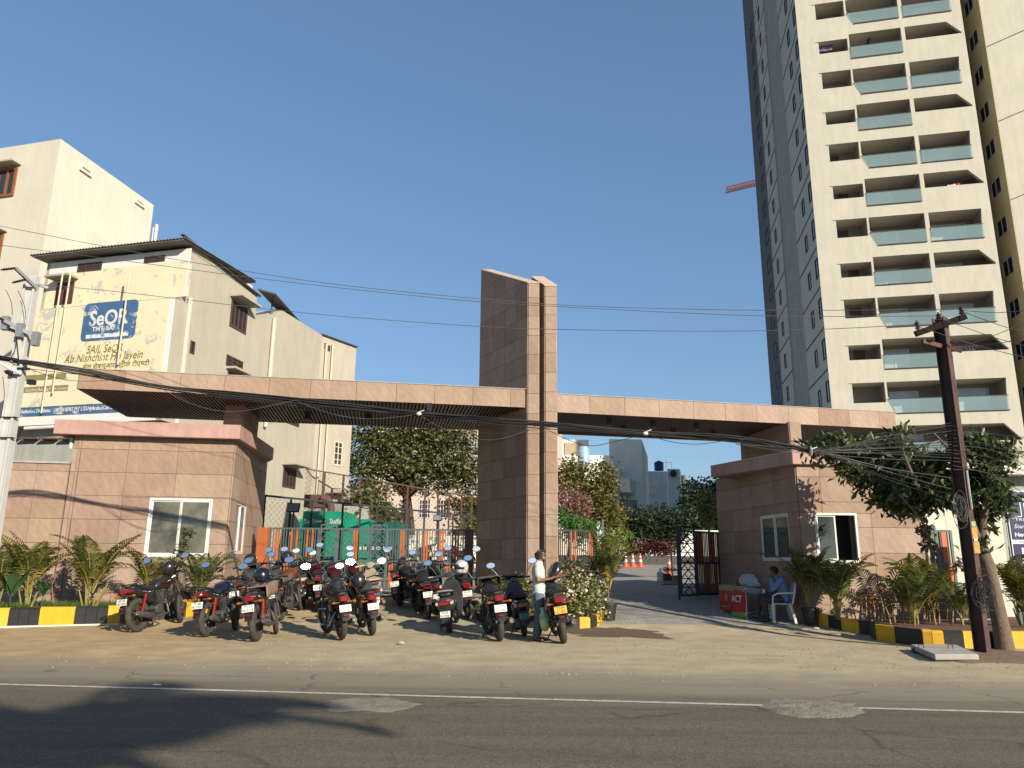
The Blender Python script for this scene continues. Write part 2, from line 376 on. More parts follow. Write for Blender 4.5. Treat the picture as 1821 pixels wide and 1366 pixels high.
def asphaltmat():
    m = bpy.data.materials.new('worn brown grey asphalt'); m.use_nodes = True
    t = m.node_tree; N = t.nodes; L = t.links; b = N['Principled BSDF']; b.inputs['Roughness'].default_value = .9; b.inputs['Specular IOR Level'].default_value = .25
    g = N.new('ShaderNodeNewGeometry'); sp = N.new('ShaderNodeSeparateXYZ'); L.new(g.outputs['Position'], sp.inputs[0])
    mp = N.new('ShaderNodeMapping'); mp.inputs['Scale'].default_value = (.18, 2.2, 1); mp.inputs['Rotation'].default_value = (0, 0, .105); L.new(g.outputs['Position'], mp.inputs[0])
    st = N.new('ShaderNodeTexNoise'); st.inputs['Scale'].default_value = 1.3; st.inputs['Detail'].default_value = 9; st.inputs['Roughness'].default_value = .7; L.new(mp.outputs[0], st.inputs['Vector'])
    gr = N.new('ShaderNodeTexVoronoi'); gr.inputs['Scale'].default_value = 75; L.new(g.outputs['Position'], gr.inputs['Vector'])
    fn = N.new('ShaderNodeTexNoise'); fn.inputs['Scale'].default_value = 60; fn.inputs['Detail'].default_value = 4; L.new(g.outputs['Position'], fn.inputs['Vector'])
    r = N.new('ShaderNodeValToRGB'); r.color_ramp.elements[0].position = .25; r.color_ramp.elements[1].position = .8
    r.color_ramp.elements[0].color = (.086, .073, .051, 1); r.color_ramp.elements[1].color = (.138, .118, .085, 1); L.new(st.outputs['Fac'], r.inputs[0])
    mx = N.new('ShaderNodeMix'); mx.data_type = 'RGBA'; mx.blend_type = 'OVERLAY'; mx.inputs[0].default_value = .4; L.new(r.outputs[0], mx.inputs[6]); L.new(gr.outputs['Color'], mx.inputs[7])
    bw = N.new('ShaderNodeRGBToBW'); L.new(gr.outputs['Color'], bw.inputs[0]); L.new(bw.outputs[0], mx.inputs[7])
    # dust towards the verge: lighter beyond the edge line
    v = N.new('ShaderNodeMath'); v.operation = 'MULTIPLY_ADD'; v.inputs[1].default_value = .105; L.new(sp.outputs[0], v.inputs[0]); L.new(sp.outputs[1], v.inputs[2])
    ns = N.new('ShaderNodeMath'); ns.operation = 'MULTIPLY_ADD'; ns.inputs[1].default_value = 1.5; L.new(st.outputs['Fac'], ns.inputs[0]); L.new(v.outputs[0], ns.inputs[2])
    du = N.new('ShaderNodeMapRange'); du.interpolation_type = 'SMOOTHSTEP'; du.inputs[1].default_value = 9.15; du.inputs[2].default_value = 10.9; L.new(ns.outputs[0], du.inputs[0])
    m3 = N.new('ShaderNodeMix'); m3.data_type = 'RGBA'; L.new(du.outputs[0], m3.inputs[0]); L.new(mx.outputs[2], m3.inputs[6]); m3.inputs[7].default_value = (.225, .192, .135, 1)
    m4 = N.new('ShaderNodeMix'); m4.data_type = 'RGBA'; m4.blend_type = 'MULTIPLY'; m4.inputs[0].default_value = .35; L.new(m3.outputs[2], m4.inputs[6]); L.new(fn.outputs['Color'], m4.inputs[7])
    nd = N.new('ShaderNodeTexNoise'); nd.inputs['Scale'].default_value = 1.1; nd.inputs['Detail'].default_value = 6; L.new(g.outputs['Position'], nd.inputs['Vector'])
    va = N.new('ShaderNodeVectorMath'); va.operation = 'MULTIPLY_ADD'; va.inputs[1].default_value = (.9, .9, 0); L.new(nd.outputs['Color'], va.inputs[0]); L.new(g.outputs['Position'], va.inputs[2])
    vc = N.new('ShaderNodeTexVoronoi'); vc.feature = 'DISTANCE_TO_EDGE'; vc.inputs['Scale'].default_value = .55; L.new(va.outputs[0], vc.inputs['Vector'])
    ck = N.new('ShaderNodeMapRange'); ck.inputs[1].default_value = .004; ck.inputs[2].default_value = .016; ck.inputs[3].default_value = .45; ck.inputs[4].default_value = 0; L.new(vc.outputs['Distance'], ck.inputs[0])
    cm = N.new('ShaderNodeMapRange'); cm.inputs[1].default_value = .46; cm.inputs[2].default_value = .58; L.new(nd.outputs['Fac'], cm.inputs[0]); ct_ = N.new('ShaderNodeMath'); ct_.operation = 'MULTIPLY'; L.new(ck.outputs[0], ct_.inputs[0]); L.new(cm.outputs[0], ct_.inputs[1])
    m6 = N.new('ShaderNodeMix'); m6.data_type = 'RGBA'; L.new(ct_.outputs[0], m6.inputs[0]); L.new(m3.outputs[2], m6.inputs[6]); m6.inputs[7].default_value = (.03, .026, .02, 1)
    L.new(m6.outputs[2], b.inputs['Base Color'])
    bp = N.new('ShaderNodeBump'); bp.inputs['Strength'].default_value = .25; bp.inputs['Distance'].default_value = .006; L.new(gr.outputs['Distance'], bp.inputs['Height']); L.new(bp.outputs[0], b.inputs['Normal'])
    return m
def vl(x, k): return k-.105*x       # depth of a line parallel to the road
def grid(name, xs, ys, fz, mt):
    n = len(xs); vs = [(x, y, fz(x, y)) for y in ys for x in xs]
    fs = [(j*n+i, j*n+i+1, (j+1)*n+i+1, (j+1)*n+i) for j in range(len(ys)-1) for i in range(n-1)]
    me = bpy.data.meshes.new(name); me.from_pydata(vs, [], fs); me.materials.append(mt)
    me.polygons.foreach_set('use_smooth', [True]*len(fs))
    o = bpy.data.objects.new(name, me); COL.objects.link(o); o['kind'] = 'structure'; return o
from mathutils import noise as mn
def gzz(x, y):
    b = gz(x, y)
    if 9 < y < 17: b += .02*mn.noise(V((x*.5, y*.5, 0)))*min(1, (y-9.6)*.8) if y > 9.6 else 0
    return b
xs = [-900, -300, -120, -60, -40]+frange(-30, 30, .5)+[30, 40, 60, 120, 300, 900]
ys = [-200, -60, -20, -8, 0, 4, 8]+frange(9, 24, .3)+frange(24, 46, 2)+[46, 60, 80, 120, 200, 400, 900]
grid('ground', xs, ys, gzz, gm)
# road sheet with a ragged far edge
rx_ = [-300, -60, -30]+frange(-16, 14, .12)+[14, 40, 300]
vs = []; fs = []
for i, x in enumerate(rx_):
    e = vl(x, 10.1)+.35*mn.noise(V((x*.6, 3, 0)))+.12*mn.noise(V((x*3, 1, 0)))
    for y in (vl(x, -30), vl(x, 0), vl(x, 5), e): vs.append((x, y, .004 if y < e else .0045))
    if i: a = (i-1)*4; b = i*4; fs += [(a+k, b+k, b+k+1, a+k+1) for k in range(3)]
me = bpy.data.meshes.new('road'); me.from_pydata(vs, [], fs); me.materials.append(asphaltmat())
o = bpy.data.objects.new('road', me); COL.objects.link(o); struct(o)
# worn white edge line, broken where the mud patch covers it
def linemat():
    m = mat('worn white road paint', (.62, .58, .50), .8, var=.15, scale=9, grime=.3)
    t = m.node_tree; N = t.nodes; L = t.links; b = N['Principled BSDF']; src = b.inputs['Base Color'].links[0].from_socket
    tc = N.new('ShaderNodeTexCoord'); n1 = N.new('ShaderNodeTexNoise'); n1.inputs['Scale'].default_value = 14; n1.inputs['Detail'].default_value = 9; n1.inputs['Roughness'].default_value = .8
    L.new(tc.outputs['Object'], n1.inputs[0]); r = N.new('ShaderNodeMapRange'); r.inputs[1].default_value = .52; r.inputs[2].default_value = .60; L.new(n1.outputs['Fac'], r.inputs[0])
    mx = N.new('ShaderNodeMix'); mx.data_type = 'RGBA'; L.new(r.outputs[0], mx.inputs[0]); L.new(src, mx.inputs[6]); mx.inputs[7].default_value = (.20, .17, .13, 1); L.new(mx.outputs[2], b.inputs['Base Color'])
    return m
mb = MB()
L0, L1 = onZ(0, 1218), onZ(1821, 1268.5)
dr = (L1-L0).normalized(); nr = V((-dr.y, dr.x, 0))
xs_ = frange(-14, 13.5, .15)
for i in range(len(xs_)-1):
    a = L0+dr*((xs_[i]-L0.x)/dr.x); b = L0+dr*((xs_[i+1]-L0.x)/dr.x)
    wa = .045+.006*mn.noise(a*5); wb = .045+.006*mn.noise(b*5)
    q = [a-nr*wa, b-nr*wb, b+nr*wb, a+nr*wa]
    mb.quad(*[(p.x, p.y, .0085) for p in q])
o = mb.build('road_marking', linemat(), fix=True); struct(o)
# dried mud patches on the asphalt
mud = mat('dried cement mud', (.25, .215, .16), .95, var=.25, scale=5, bump=.8, bscale=30)
def patch(px, lab, name='mud_patch', hgt=.035, mt=mud, rag=.5, nseg=40, seed=0, zfun=gz):
    c = gnd(*px[0]); P = [gnd(*p) for p in px[1:]]
    n = nseg; vs = [(c.x, c.y, zfun(c.x, c.y)+.008)]; fs = []
    # ellipse from 4 extreme points L,R,near,far
    Lf, Rt, Nr, Fr = P
    rings = 9
    for r in range(1, rings+1):
        q = r/rings
        for j in range(n):
            a = 2*math.pi*j/n; ca, sa = math.cos(a), math.sin(a)
            ex = (Rt-c) if ca > 0 else (c-Lf); ey = (Fr-c) if sa > 0 else (c-Nr)
            rg = 1+rag*mn.noise(V((ca*2+seed, sa*2, 1)))+rag*.4*mn.noise(V((ca*6+seed, sa*6, 5)))
            p = c+(ex*ca+ey*sa)*q*rg
            h = hgt*(1-q**3)*(0.5+.5*mn.noise(V((p.x*5, p.y*9, seed)))+.35*mn.noise(V((p.x*14, p.y*14, seed+2)))) if r < rings else -.006
            vs.append((p.x, p.y, zfun(p.x, p.y)+max(-.01, h)+.006))
    for j in range(n): fs.append((0, 1+j, 1+(j+1) % n))
    for r in range(rings-1):
        for j in range(n): fs.append((1+r*n+j, 1+(r+1)*n+j, 1+(r+1)*n+(j+1) % n, 1+r*n+(j+1) % n))
    me = bpy.data.meshes.new(name); me.from_pydata(vs, [], fs); me.materials.append(mt); me.polygons.foreach_set('use_smooth', [True]*len(fs))
    o = bpy.data.objects.new(name, me); COL.objects.link(o); o['kind'] = 'structure'; o['label'] = lab; return o
patch([(1440, 1261), (1345, 1254), (1536, 1262), (1440, 1279), (1440, 1246)], 'lumpy dried mud covering the white line', hgt=.045, seed=3)
patch([(665, 1254), (585, 1252), (748, 1252), (665, 1268), (665, 1242)], 'thin dried mud patch on asphalt below the white line', hgt=.025, seed=8)
patch([(1100, 1124), (1000, 1122), (1185, 1128), (1100, 1135), (1100, 1116)], 'dark damp soil spilled before the gate planter', name='soil_patch', hgt=.02, mt=mat('damp dark soil', (.13, .09, .055), .95, var=.3, scale=9, bump=.6), seed=5)
# paved driveway through the gate: follows the ramp
def pavemat():
    m = mat('grey interlocking pavers', (.40, .375, .33), .9, var=.12, scale=1.5, grime=.2)
    t = m.node_tree; N = t.nodes; L = t.links; b = N['Principled BSDF']; src = b.inputs['Base Color'].links[0].from_socket
    g = N.new('ShaderNodeNewGeometry'); br = N.new('ShaderNodeTexBrick'); br.inputs['Scale'].default_value = 1; br.inputs['Brick Width'].default_value = .22; br.inputs['Row Height'].default_value = .11
    br.inputs['Mortar Size'].default_value = .007; br.inputs['Color1'].default_value = (.75, .75, .75, 1); br.inputs['Color2'].default_value = (1, 1, 1, 1); br.inputs['Mortar'].default_value = (.45, .42, .38, 1)
    L.new(g.outputs['Position'], br.inputs[0]); mm = N.new('ShaderNodeMix'); mm.data_type = 'RGBA'; mm.blend_type = 'MULTIPLY'; mm.inputs[0].default_value = 1
    L.new(src, mm.inputs[6]); L.new(br.outputs[0], mm.inputs[7]); L.new(mm.outputs[2], b.inputs['Base Color'])
    bp = N.new('ShaderNodeBump'); bp.inputs['Strength'].default_value = .6; bp.inputs['Distance'].default_value = .01; bp.invert = True; L.new(br.outputs['Fac'], bp.inputs['Height']); L.new(bp.outputs[0], b.inputs['Normal'])
    return m
pave = pavemat()
dl = gnd(1050, 1107); dr_ = gnd(1440, 1109)
def drive_w(y):
    k = (y-dl.y)/(30-dl.y); return dl.x+k*1.0, dr_.x+max(0, k)*6
ysd = frange(dl.y-.2, 24, .5)+frange(24, 44.5, 2)+[44.5]
vs = []; fs = []
for j, y in enumerate(ysd):
    a, b = drive_w(y)
    if y > 24: a, b = -12, 22
    elif y > 21.6: a = -12
    for k in range(9): x = a+(b-a)*k/8; vs.append((x, y+(0 if j else .0), gz(x, y)+.006+(.02 if j > 0 else -.01)))
    if j: fs += [((j-1)*9+k, (j-1)*9+k+1, j*9+k+1, j*9+k) for k in range(8)]
me = bpy.data.meshes.new('driveway_paving'); me.from_pydata(vs, [], fs); me.materials.append(pave)
o = bpy.data.objects.new('driveway_paving', me); COL.objects.link(o); struct(o)

# ---------------------------------------------------------------- painted kerbs
def kerb(root, a, b, ht, col, depth=.22, inn=None, name='kerb_block', n=1):
    a = V(a); b = V(b); d = (b-a); d.z = 0; L = d.length; d = d/L
    nn = V((-d.y, d.x, 0)) if inn is None else inn
    for k in range(n):
        g = .004; p = a+(b-a)*((k)/n)+d*g; q = a+(b-a)*((k+1)/n)-d*g
        mb = MB(); j = rnd.uniform(-.006, .006)
        mb.prism([p+V((0, 0, -.05)), p+V((0, 0, ht-.035+j)), p+nn*.035+V((0, 0, ht+j)), p+nn*depth+V((0, 0, ht+j)), p+nn*depth+V((0, 0, -.05))], q-p)
        mb.build(name, yellowk if col == 'y' else blackk, root, world=True)
P0 = gnd(-60, 1118); P1 = gnd(212, 1111)
KL = thing('planter_kerb', 'long raised kerb of yellow and black blocks below the left guardhouse', 'kerb', (P0.x, P0.y, P0.z))
cuts = [-60, 12, 67, 130, 189, 258, 330]
cols = 'bybyby'
cols = ['y', 'b', 'y', 'b', 'y', 'b']
for i in range(6):
    def kp(px):
        y = 1118-(px+60)*(7/272)
        if px > 212: y = 1111-(px-212)*.115
        p = gnd(px, y); return p
    a, b = kp(cuts[i]), kp(cuts[i+1]); a.z = b.z = min(a.z, b.z)
    kerb(KL, a, b, .40, cols[i], n=3 if cols[i] == 'b' else 1)
a = kp(330); b = gnd(372, 1088); kerb(KL, a, b, .36, 'y')
mb = MB(); mb.prism([kp(-60)+V((0, -.012, -.04)), kp(-60)+V((0, -.012, .028)), kp(-60)+V((0, .05, .028))], kp(212)-kp(-60)); mb.build('painted_base_strip', mat('white limewash', (.7, .68, .62), .9), KL, world=True)
# soil bed behind it
mb = MB(); pl = [kp(-60)+V((-1, .1, 0)), kp(212)+V((0, .1, 0)), kp(330)+V((0, .1, 0)), V((-6.9, 19.7, 0)), V((-14, 18.7, 0))]
mb.prism([(p.x, p.y, .02) for p in pl], (0, 0, .36)); o = mb.build('planter_soil', soil); struct(o)
KR = thing('planter_kerb', 'stepped raised kerb of yellow and black blocks round the right planter bed', 'kerb', tuple(gnd(1643, 1150)))
seq = [((1453, 1112), (1474, 1116), 'y'), ((1474, 1116), (1497, 1121), 'b'), ((1497, 1121), (1529, 1127), 'y'), ((1529, 1127), (1560, 1131), 'b')]
seq2 = [((1551, 1134), (1559, 1139), 'b'), ((1559, 1139), (1593, 1144), 'y'), ((1593, 1144), (1643, 1151), 'b'), ((1643, 1151), (1660, 1152), 'y'), ((1660, 1152), (1681, 1153), 'y'), ((1681, 1153), (1716, 1154), 'b'), ((1716, 1154), (1750, 1154), 'y'), ((1750, 1154), (1797, 1154), 'b'), ((1797, 1154), (1840, 1154), 'y'), ((1840, 1154), (1900, 1154), 'b')]
for a, b, c in seq: kerb(KR, gnd(*a), gnd(*b), .27, c, inn=V((.3, .95, 0)).normalized(), n=1)
for a, b, c in seq2: kerb(KR, gnd(*a), gnd(*b), .30, c, inn=V((.35, .93, 0)).normalized(), n=1)
mb = MB(); pl = [gnd(1453, 1112)+V((.15, .15, 0)), gnd(1551, 1131)+V((.2, .1, 0)), gnd(1559, 1139)+V((.2, .12, 0)), gnd(1643, 1151)+V((.08, .15, 0)), gnd(1900, 1154)+V((0, .15, 0)), V((13, 19, 0)), V((7.2, 19, 0))]
mb.prism([(p.x, p.y, -.02) for p in pl], (0, 0, .27)); o = mb.build('planter_soil', soil); struct(o)
KI = thing('planter_kerb', 'short curved yellow and black kerb round the flowering bush by the pylon', 'kerb', tuple(gnd(1040, 1118)))
ip = [(855, 1107), (893, 1113), (925, 1116), (957, 1118), (990, 1119), (1010, 1119.5), (1031, 1119), (1050, 1118), (1062, 1114), (1071, 1107)]
ic = ['b', 'y', 'b', 'y', 'b', 'b', 'y', 'b', 'y']
for i in range(9): kerb(KI, gnd(*ip[i]), gnd(*ip[i+1]), .25, ic[i], inn=V((-.2, .95, 0)) if i < 7 else V((-.9, .3, 0)), depth=.15)
mb = MB(); pl = [gnd(*p)+V((-.05, .12, 0)) for p in ip]+[V((2.1, 20, 0)), V((-1, 20.3, 0))]
mb.prism([(p.x, p.y, -.02) for p in pl], (0, 0, .30)); o = mb.build('planter_soil', soil); struct(o)

# ---------------------------------------------------------------- window makers
def slide_window(root, P, u, s0, s1, z0, z1, outn, rec=.10, nleaf=2, glass=None, frame=None, fw=.055, openleaf=None):
    """sliding window set back in a hole; frame > glass"""
    u = n2(u); o = n2(outn); frame = frame or white_frame; glass = glass or paleglass
    def pt(s, z, d): return V((P[0]+u[0]*s+o[0]*d, P[1]+u[1]*s+o[1]*d, z))
    def bar(mb, a, b, c, d, dd, t=.06): mb.prism([pt(a, c, dd), pt(b, c, dd), pt(b, d, dd), pt(a, d, dd)], (o[0]*t, o[1]*t, 0))
    mb = MB(); d = -rec
    bar(mb, s0, s0+fw, z0, z1, d); bar(mb, s1-fw, s1, z0, z1, d); bar(mb, s0+fw, s1-fw, z1-fw, z1, d); bar(mb, s0+fw, s1-fw, z0, z0+fw, d)
    fr = mb.build('window_frame', frame, root, world=True)
    W = (s1-s0-2*fw)/nleaf
    for k in range(nleaf):
        a = s0+fw+W*k; b = a+W; dd = d+(.03 if k % 2 else .005)
        if openleaf == k:
            continue
        mb = MB(); q = .035; bar(mb, a, a+q, z0+fw, z1-fw, dd, .025); bar(mb, b-q, b, z0+fw, z1-fw, dd, .025); bar(mb, a+q, b-q, z1-fw-q, z1-fw, dd, .025); bar(mb, a+q, b-q, z0+fw, z0+fw+q, dd, .025)
        lf = mb.build('window_sash', frame, root, world=True)
        mb = MB(); bar(mb, a+q, b-q, z0+fw+q, z1-fw-q, dd+.008, .008); mb.build('pane', glass, lf, world=True)
    mb = MB(); bar(mb, s0, s1, z0, z1, d-.35, .01); mb.build('unlit_room_panel', dark, root, world=True)  # near-black panel stands in for the unlit depth of the room
    return fr
def flat_window(root, P, u, s0, s1, z0, z1, outn, frame, glass, bars=1, fw=.07, proud=.03, grille=0, shade=0, shade_mat=None, hbars=0):
    u = n2(u); o = n2(outn)
    def pt(s, z, d): return V((P[0]+u[0]*s+o[0]*d, P[1]+u[1]*s+o[1]*d, z))
    def bar(mb, a, b, c, d, dd, t): mb.prism([pt(a, c, dd), pt(b, c, dd), pt(b, d, dd), pt(a, d, dd)], (o[0]*t, o[1]*t, 0))
    mb = MB(); bar(mb, s0, s0+fw, z0, z1, .002, proud); bar(mb, s1-fw, s1, z0, z1, .002, proud); bar(mb, s0+fw, s1-fw, z1-fw, z1, .002, proud); bar(mb, s0+fw, s1-fw, z0, z0+fw, .002, proud)
    for k in range(1, bars+1):
        c = s0+(s1-s0)*k/(bars+1); bar(mb, c-fw*.4, c+fw*.4, z0+fw, z1-fw, .002, proud*.9)
    for k in range(1, hbars+1):
        c = z0+(z1-z0)*k/(hbars+1); bar(mb, s0+fw, s1-fw, c-.02, c+.02, .002, proud*.95)
    w_ = mb.build('window', frame, root, world=True)
    mb = MB(); bar(mb, s0+fw, s1-fw, z0+fw, z1-fw, .003, .01); mb.build('pane', glass, w_, world=True)
    if shade:
        mb = MB(); mb.prism([pt(s0-.15, z1+.08, 0), pt(s1+.15, z1+.08, 0), pt(s1+.15, z1+.16, 0), pt(s0-.15, z1+.16, 0)], (o[0]*shade, o[1]*shade, -.0))
        mb.build('window_shade', shade_mat or conc, root, world=True)
    return w_
def srange(P, u, pxs):
    """distance along the face of each pixel, and height"""
    r = []
    un = n2(u)
    for x, y in pxs:
        q = onP(x, y, P, u); r.append(((q.x-P[0])*un[0]+(q.y-P[1])*un[1], q.z))
    return r
# ---------------------------------------------------------------- guardhouses and boundary walls
def wallcore(parent, P, u, outn, s0, s1, z0, z1, holes=(), th=.2, mt=None, name='wall'):
    rs = [(s0, s1, z0, z1)]
    for h in holes: rs = subtract(rs, h)
    u = n2(u); o = n2(outn); mb = MB()
    for a, b, c, d in rs: mb.prism([(P[0]+u[0]*x, P[1]+u[1]*x, z) for x, z in ((a, c), (b, c), (b, d), (a, d))], (-o[0]*th, -o[1]*th, 0))
    return mb.build(name, mt or mortar, parent, world=True)
def courses(z0, z1, first, h):
    r = [z1]; z = z1-first
    while z > z0+.1: r.append(z); z -= h
    r.append(z0); return r[::-1]
UF = (1, .14); NF = (.1386, -.9903); US = (-.156, .988)
CL = onY(408, 894, 19.4); CLp = (CL.x, CL.y)
zt = onP(420, 781, CLp, UF).z
sw = srange(CLp, UF, [(134, 777), (262, 990), (381, 890), (0, 822), (128, 823)])
sL = sw[0][0]; zb0 = .0
GH = thing('guardhouse', 'left sandstone clad guardhouse with pink roof slab and wide sliding window', 'guardhouse', (CL.x-2, CL.y, 0))
w0 = srange(CLp, UF, [(267, 885), (382, 887), (262, 990), (371, 992)])
hole = (w0[0][0], w0[1][0]-.03, w0[2][1], w0[0][1])
sd = srange(CLp, US, [(468, 900), (421, 893), (438, 897), (415, 985)])
SLN = sd[0][0]
# side window hole
hs = (sd[1][0], sd[2][0], sd[3][1], sd[1][1])
nS = (.988, .156)
wallcore(GH, CLp, UF, NF, sL, 0, -.1, zt, [hole], .2)
wallcore(GH, CLp, US, nS, 0, SLN, -.1, zt, [hs], .2)
mb = MB(); mb.prism([(CL.x+sL*.99, CL.y+sL*.1386, -.1), (CL.x+sL*.99, CL.y+sL*.1386, zt), (CL.x+sL*.99+US[0]*SLN, CL.y+sL*.1386+US[1]*SLN, zt), (CL.x+sL*.99+US[0]*SLN, CL.y+sL*.1386+US[1]*SLN, -.1)], (.2, 0, 0)); mb.build('wall', mortar, GH, world=True)
js = [srange(CLp, UF, [(229.5, 800)])[0][0]+k*1.215 for k in range(-2, 5)]
cz = courses(-.05, zt, .36, .585)
clad(GH, CLp, UF, NF, sL, 0, cz, [j for j in js if j < -.35], stone, [hole])
clad(GH, CLp, US, nS, .03, SLN, cz, [1.15, 2.3, 3.5], stone, [hs])
slide_window(GH, CLp, UF, *hole, NF, rec=.05, glass=mat('dusty frosted glass', (.07, .075, .06), .22, var=.55, scale=1.6, spec=.9, col2=(.22, .215, .16)), fw=.06)
slide_window(GH, CLp, US, *hs, nS, rec=.06, glass=paleglass, fw=.05)
# roof slab with a wedge overhang at the gate side
fo = .28
def off(P, u, s, o, d): return V((P[0]+n2(u)[0]*s+n2(o)[0]*d, P[1]+n2(u)[1]*s+n2(o)[1]*d, 0))
zc = zt+.0
pA = off(CLp, UF, sL-.42, NF, fo); pB = off(CLp, UF, .16, NF, fo); zc1 = onP(436, 756, (pB.x, pB.y), UF).z
pC = onZ(487, 797, zc1); pC2 = onZ(468, 800, zc1); pD = off(CLp, UF, sL-.42, NF, -4.6); 
pE = V((pC.x-.5, pC.y+.9, 0))
def slab(poly, z0, z1, root, mt, name='roof_slab'):
    mb = MB(); mb.prism([(p[0], p[1], z0) for p in poly], (0, 0, z1-z0)); return mb.build(name, mt, root, world=True, bevel=.012)
slab([pA, pB, pC, pE, pD], zc1-.37, zc1, GH, cappaint)
slab([off(CLp, UF, sL-.25, NF, .1), off(CLp, UF, -.05, NF, .1), off(CLp, UF, -.2, NF, -4), off(CLp, UF, sL-.25, NF, -4)], zt, zc1-.371, GH, mat('painted shade under slab', (.13, .09, .08), .9), 'roof_ledge')  # ledge coloured dark to stand for the shade line under the roof slab
mb = MB(); q = onP(123, 786, CLp, UF); mb.cyl(q+V((0, .1, -.16)), q+V((0, .1, .12)), .045); mb.build('drain_spout', mat('white pvc pipe', (.65, .64, .6), .4), GH, world=True)
# neck of the canopy on the roof
def neck(px0, px1, Y, L, z0, z1, root):
    a = onY(px0, 735, Y); b = onY(px1, 735, Y); a.z = b.z = z0; d = V((US[0], US[1], 0)); o = NF
    mb = MB(); mb.prism([a, b, b+d*L, a+d*L], (0, 0, z1-z0)); mb.build('support_core', mortar, root, world=True)
    zs = [z0, z0+(z1-z0)*.5, z1] if z1-z0 < 1.1 else [z0, z0+.45, z0+.9, z1]
    clad(root, (a.x, a.y), (b-a)[:2], (0, -1), 0, (b-a).length, zs, [], stone, th=.02)
    clad(root, (b.x, b.y), US, (.988, .156), .0, L, zs, [1.1, 2.2], stone, th=.02)
    clad(root, (a.x, a.y), US, (-.988, -.156), .0, L, zs, [1.1, 2.2], stone, th=.02)
# left boundary wall
BW = thing('boundary_wall', 'low sandstone clad boundary wall left of the left guardhouse', 'wall', (CL.x-7, CL.y-.8, 0))
zbw = sw[3][1]; 
wallcore(BW, CLp, UF, NF, -13, sL-.02, -.1, zbw, th=.25)
czb = [c for c in cz if c < zbw-.1]+[zbw]
jb = [srange(CLp, UF, [(64, 850)])[0][0]+k*.82 for k in range(-6, 1)]+[srange(CLp, UF, [(64, 850)])[0][0]]
clad(BW, CLp, UF, NF, -13, sL-.03, czb, sorted(set(jb)), stone)
mb = MB(); mb.prism([off(CLp, UF, -13, NF, .06)+V((0, 0, zbw)), off(CLp, UF, sL-.02, NF, .06)+V((0, 0, zbw)), off(CLp, UF, sL-.02, NF, -.3)+V((0, 0, zbw)), off(CLp, UF, -13, NF, -.3)+V((0, 0, zbw))], (0, 0, .05)); mb.build('coping', conc, BW, world=True)

# right guardhouse
CR_ = onY(1425, 960, 17.8); CRp = (CR_.x, CR_.y); UR = (1, .04); NR = (.04, -.9992)
ztr = onP(1417.5, 821, CRp, UR).z
RH = thing('guardhouse', 'right sandstone clad guardhouse with pink roof slab half behind the leafy tree', 'guardhouse', (CR_.x+1, CR_.y+1, 0))
s2 = srange(CRp, US, [(1279, 950), (1402, 912), (1352, 917), (1400, 997), (1355, 996)])
SRN = s2[0][0]; nRS = (-.988, -.156)
hs2 = (s2[1][0], s2[2][0], s2[4][1]-.02, s2[1][1])
w2 = srange(CRp, UR, [(1444, 912), (1519, 911), (1450, 1000), (1640, 980)])
hr = (w2[0][0]+.03, w2[1][0]+.03, w2[2][1], w2[0][1])
SRF = srange(CRp, UR, [(1640, 950)])[0][0]
wallcore(RH, CRp, UR, NR, 0, SRF, -.1, ztr, [hr], .2)
wallcore(RH, CRp, US, nRS, 0, SRN, -.1, ztr, [hs2], .2)
czr = courses(-.05, ztr, .36, .585)
clad(RH, CRp, UR, NR, .0, SRF, czr, [.55, 1.7, 2.85], stone, [hr])
clad(RH, CRp, US, nRS, .0, SRN, czr, [1.15, 2.3, 3.45, 4.6, 5.7], stone, [hs2])
slide_window(RH, CRp, UR, *hr, NR, rec=.02, glass=mat('green grey glass', (.05, .07, .065), .1, var=.3, spec=.9), openleaf=1, fw=.05)
slide_window(RH, CRp, US, *hs2, nRS, rec=.05, glass=mat('green grey glass', (0, 0, 0)), fw=.05)
mb = MB(); a = off(CRp, UR, SRF, NR, 0); mb.prism([a, a+V((0, 0, ztr)), a+V((-.3, 5.2, ztr)), a+V((-.3, 5.2, 0))], (-.2, 0, 0)); mb.build('wall', beige, RH, world=True)
qA = off(CRp, UR, -.12, NR, .14); zr1 = onP(1411, 800, (qA.x, qA.y), US).z
qB = onZ(1263, 828, zr1); qC = off(CRp, UR, SRF+.2, NR, .14)
slab([qA, qC, V((qC.x-.4, qC.y+5.6, 0)), V((qB.x+.8, qB.y+.5, 0)), qB], zr1-.33, zr1, RH, cappaint)
slab([off(CRp, UR, .1, NR, .05), off(CRp, UR, SRF, NR, .05), V((qC.x-.6, qC.y+5, 0)), V((qB.x+1, qB.y, 0))], ztr, zr1-.331, RH, mat('painted shade under slab', (0, 0, 0)), 'roof_ledge')  # same dark colour stands for the shade under this slab
# small electrical box on the right wall, half hidden by leaves
q = onP(1523, 848, CRp, UR); mb = MB(); mb.box(q+V((-.03, -.1, 0)), (.17, .12, .2), rz=.04); tag(mb.build('junction_box', mat('grey junction box', (.45, .47, .47), .5)), 'small grey junction box on the right guardhouse wall under the leaves', 'electrical box')
# right boundary wall continuing behind planter with steel wicket gate, cream annexe wall
E0 = off(CRp, UR, SRF, NR, 0)
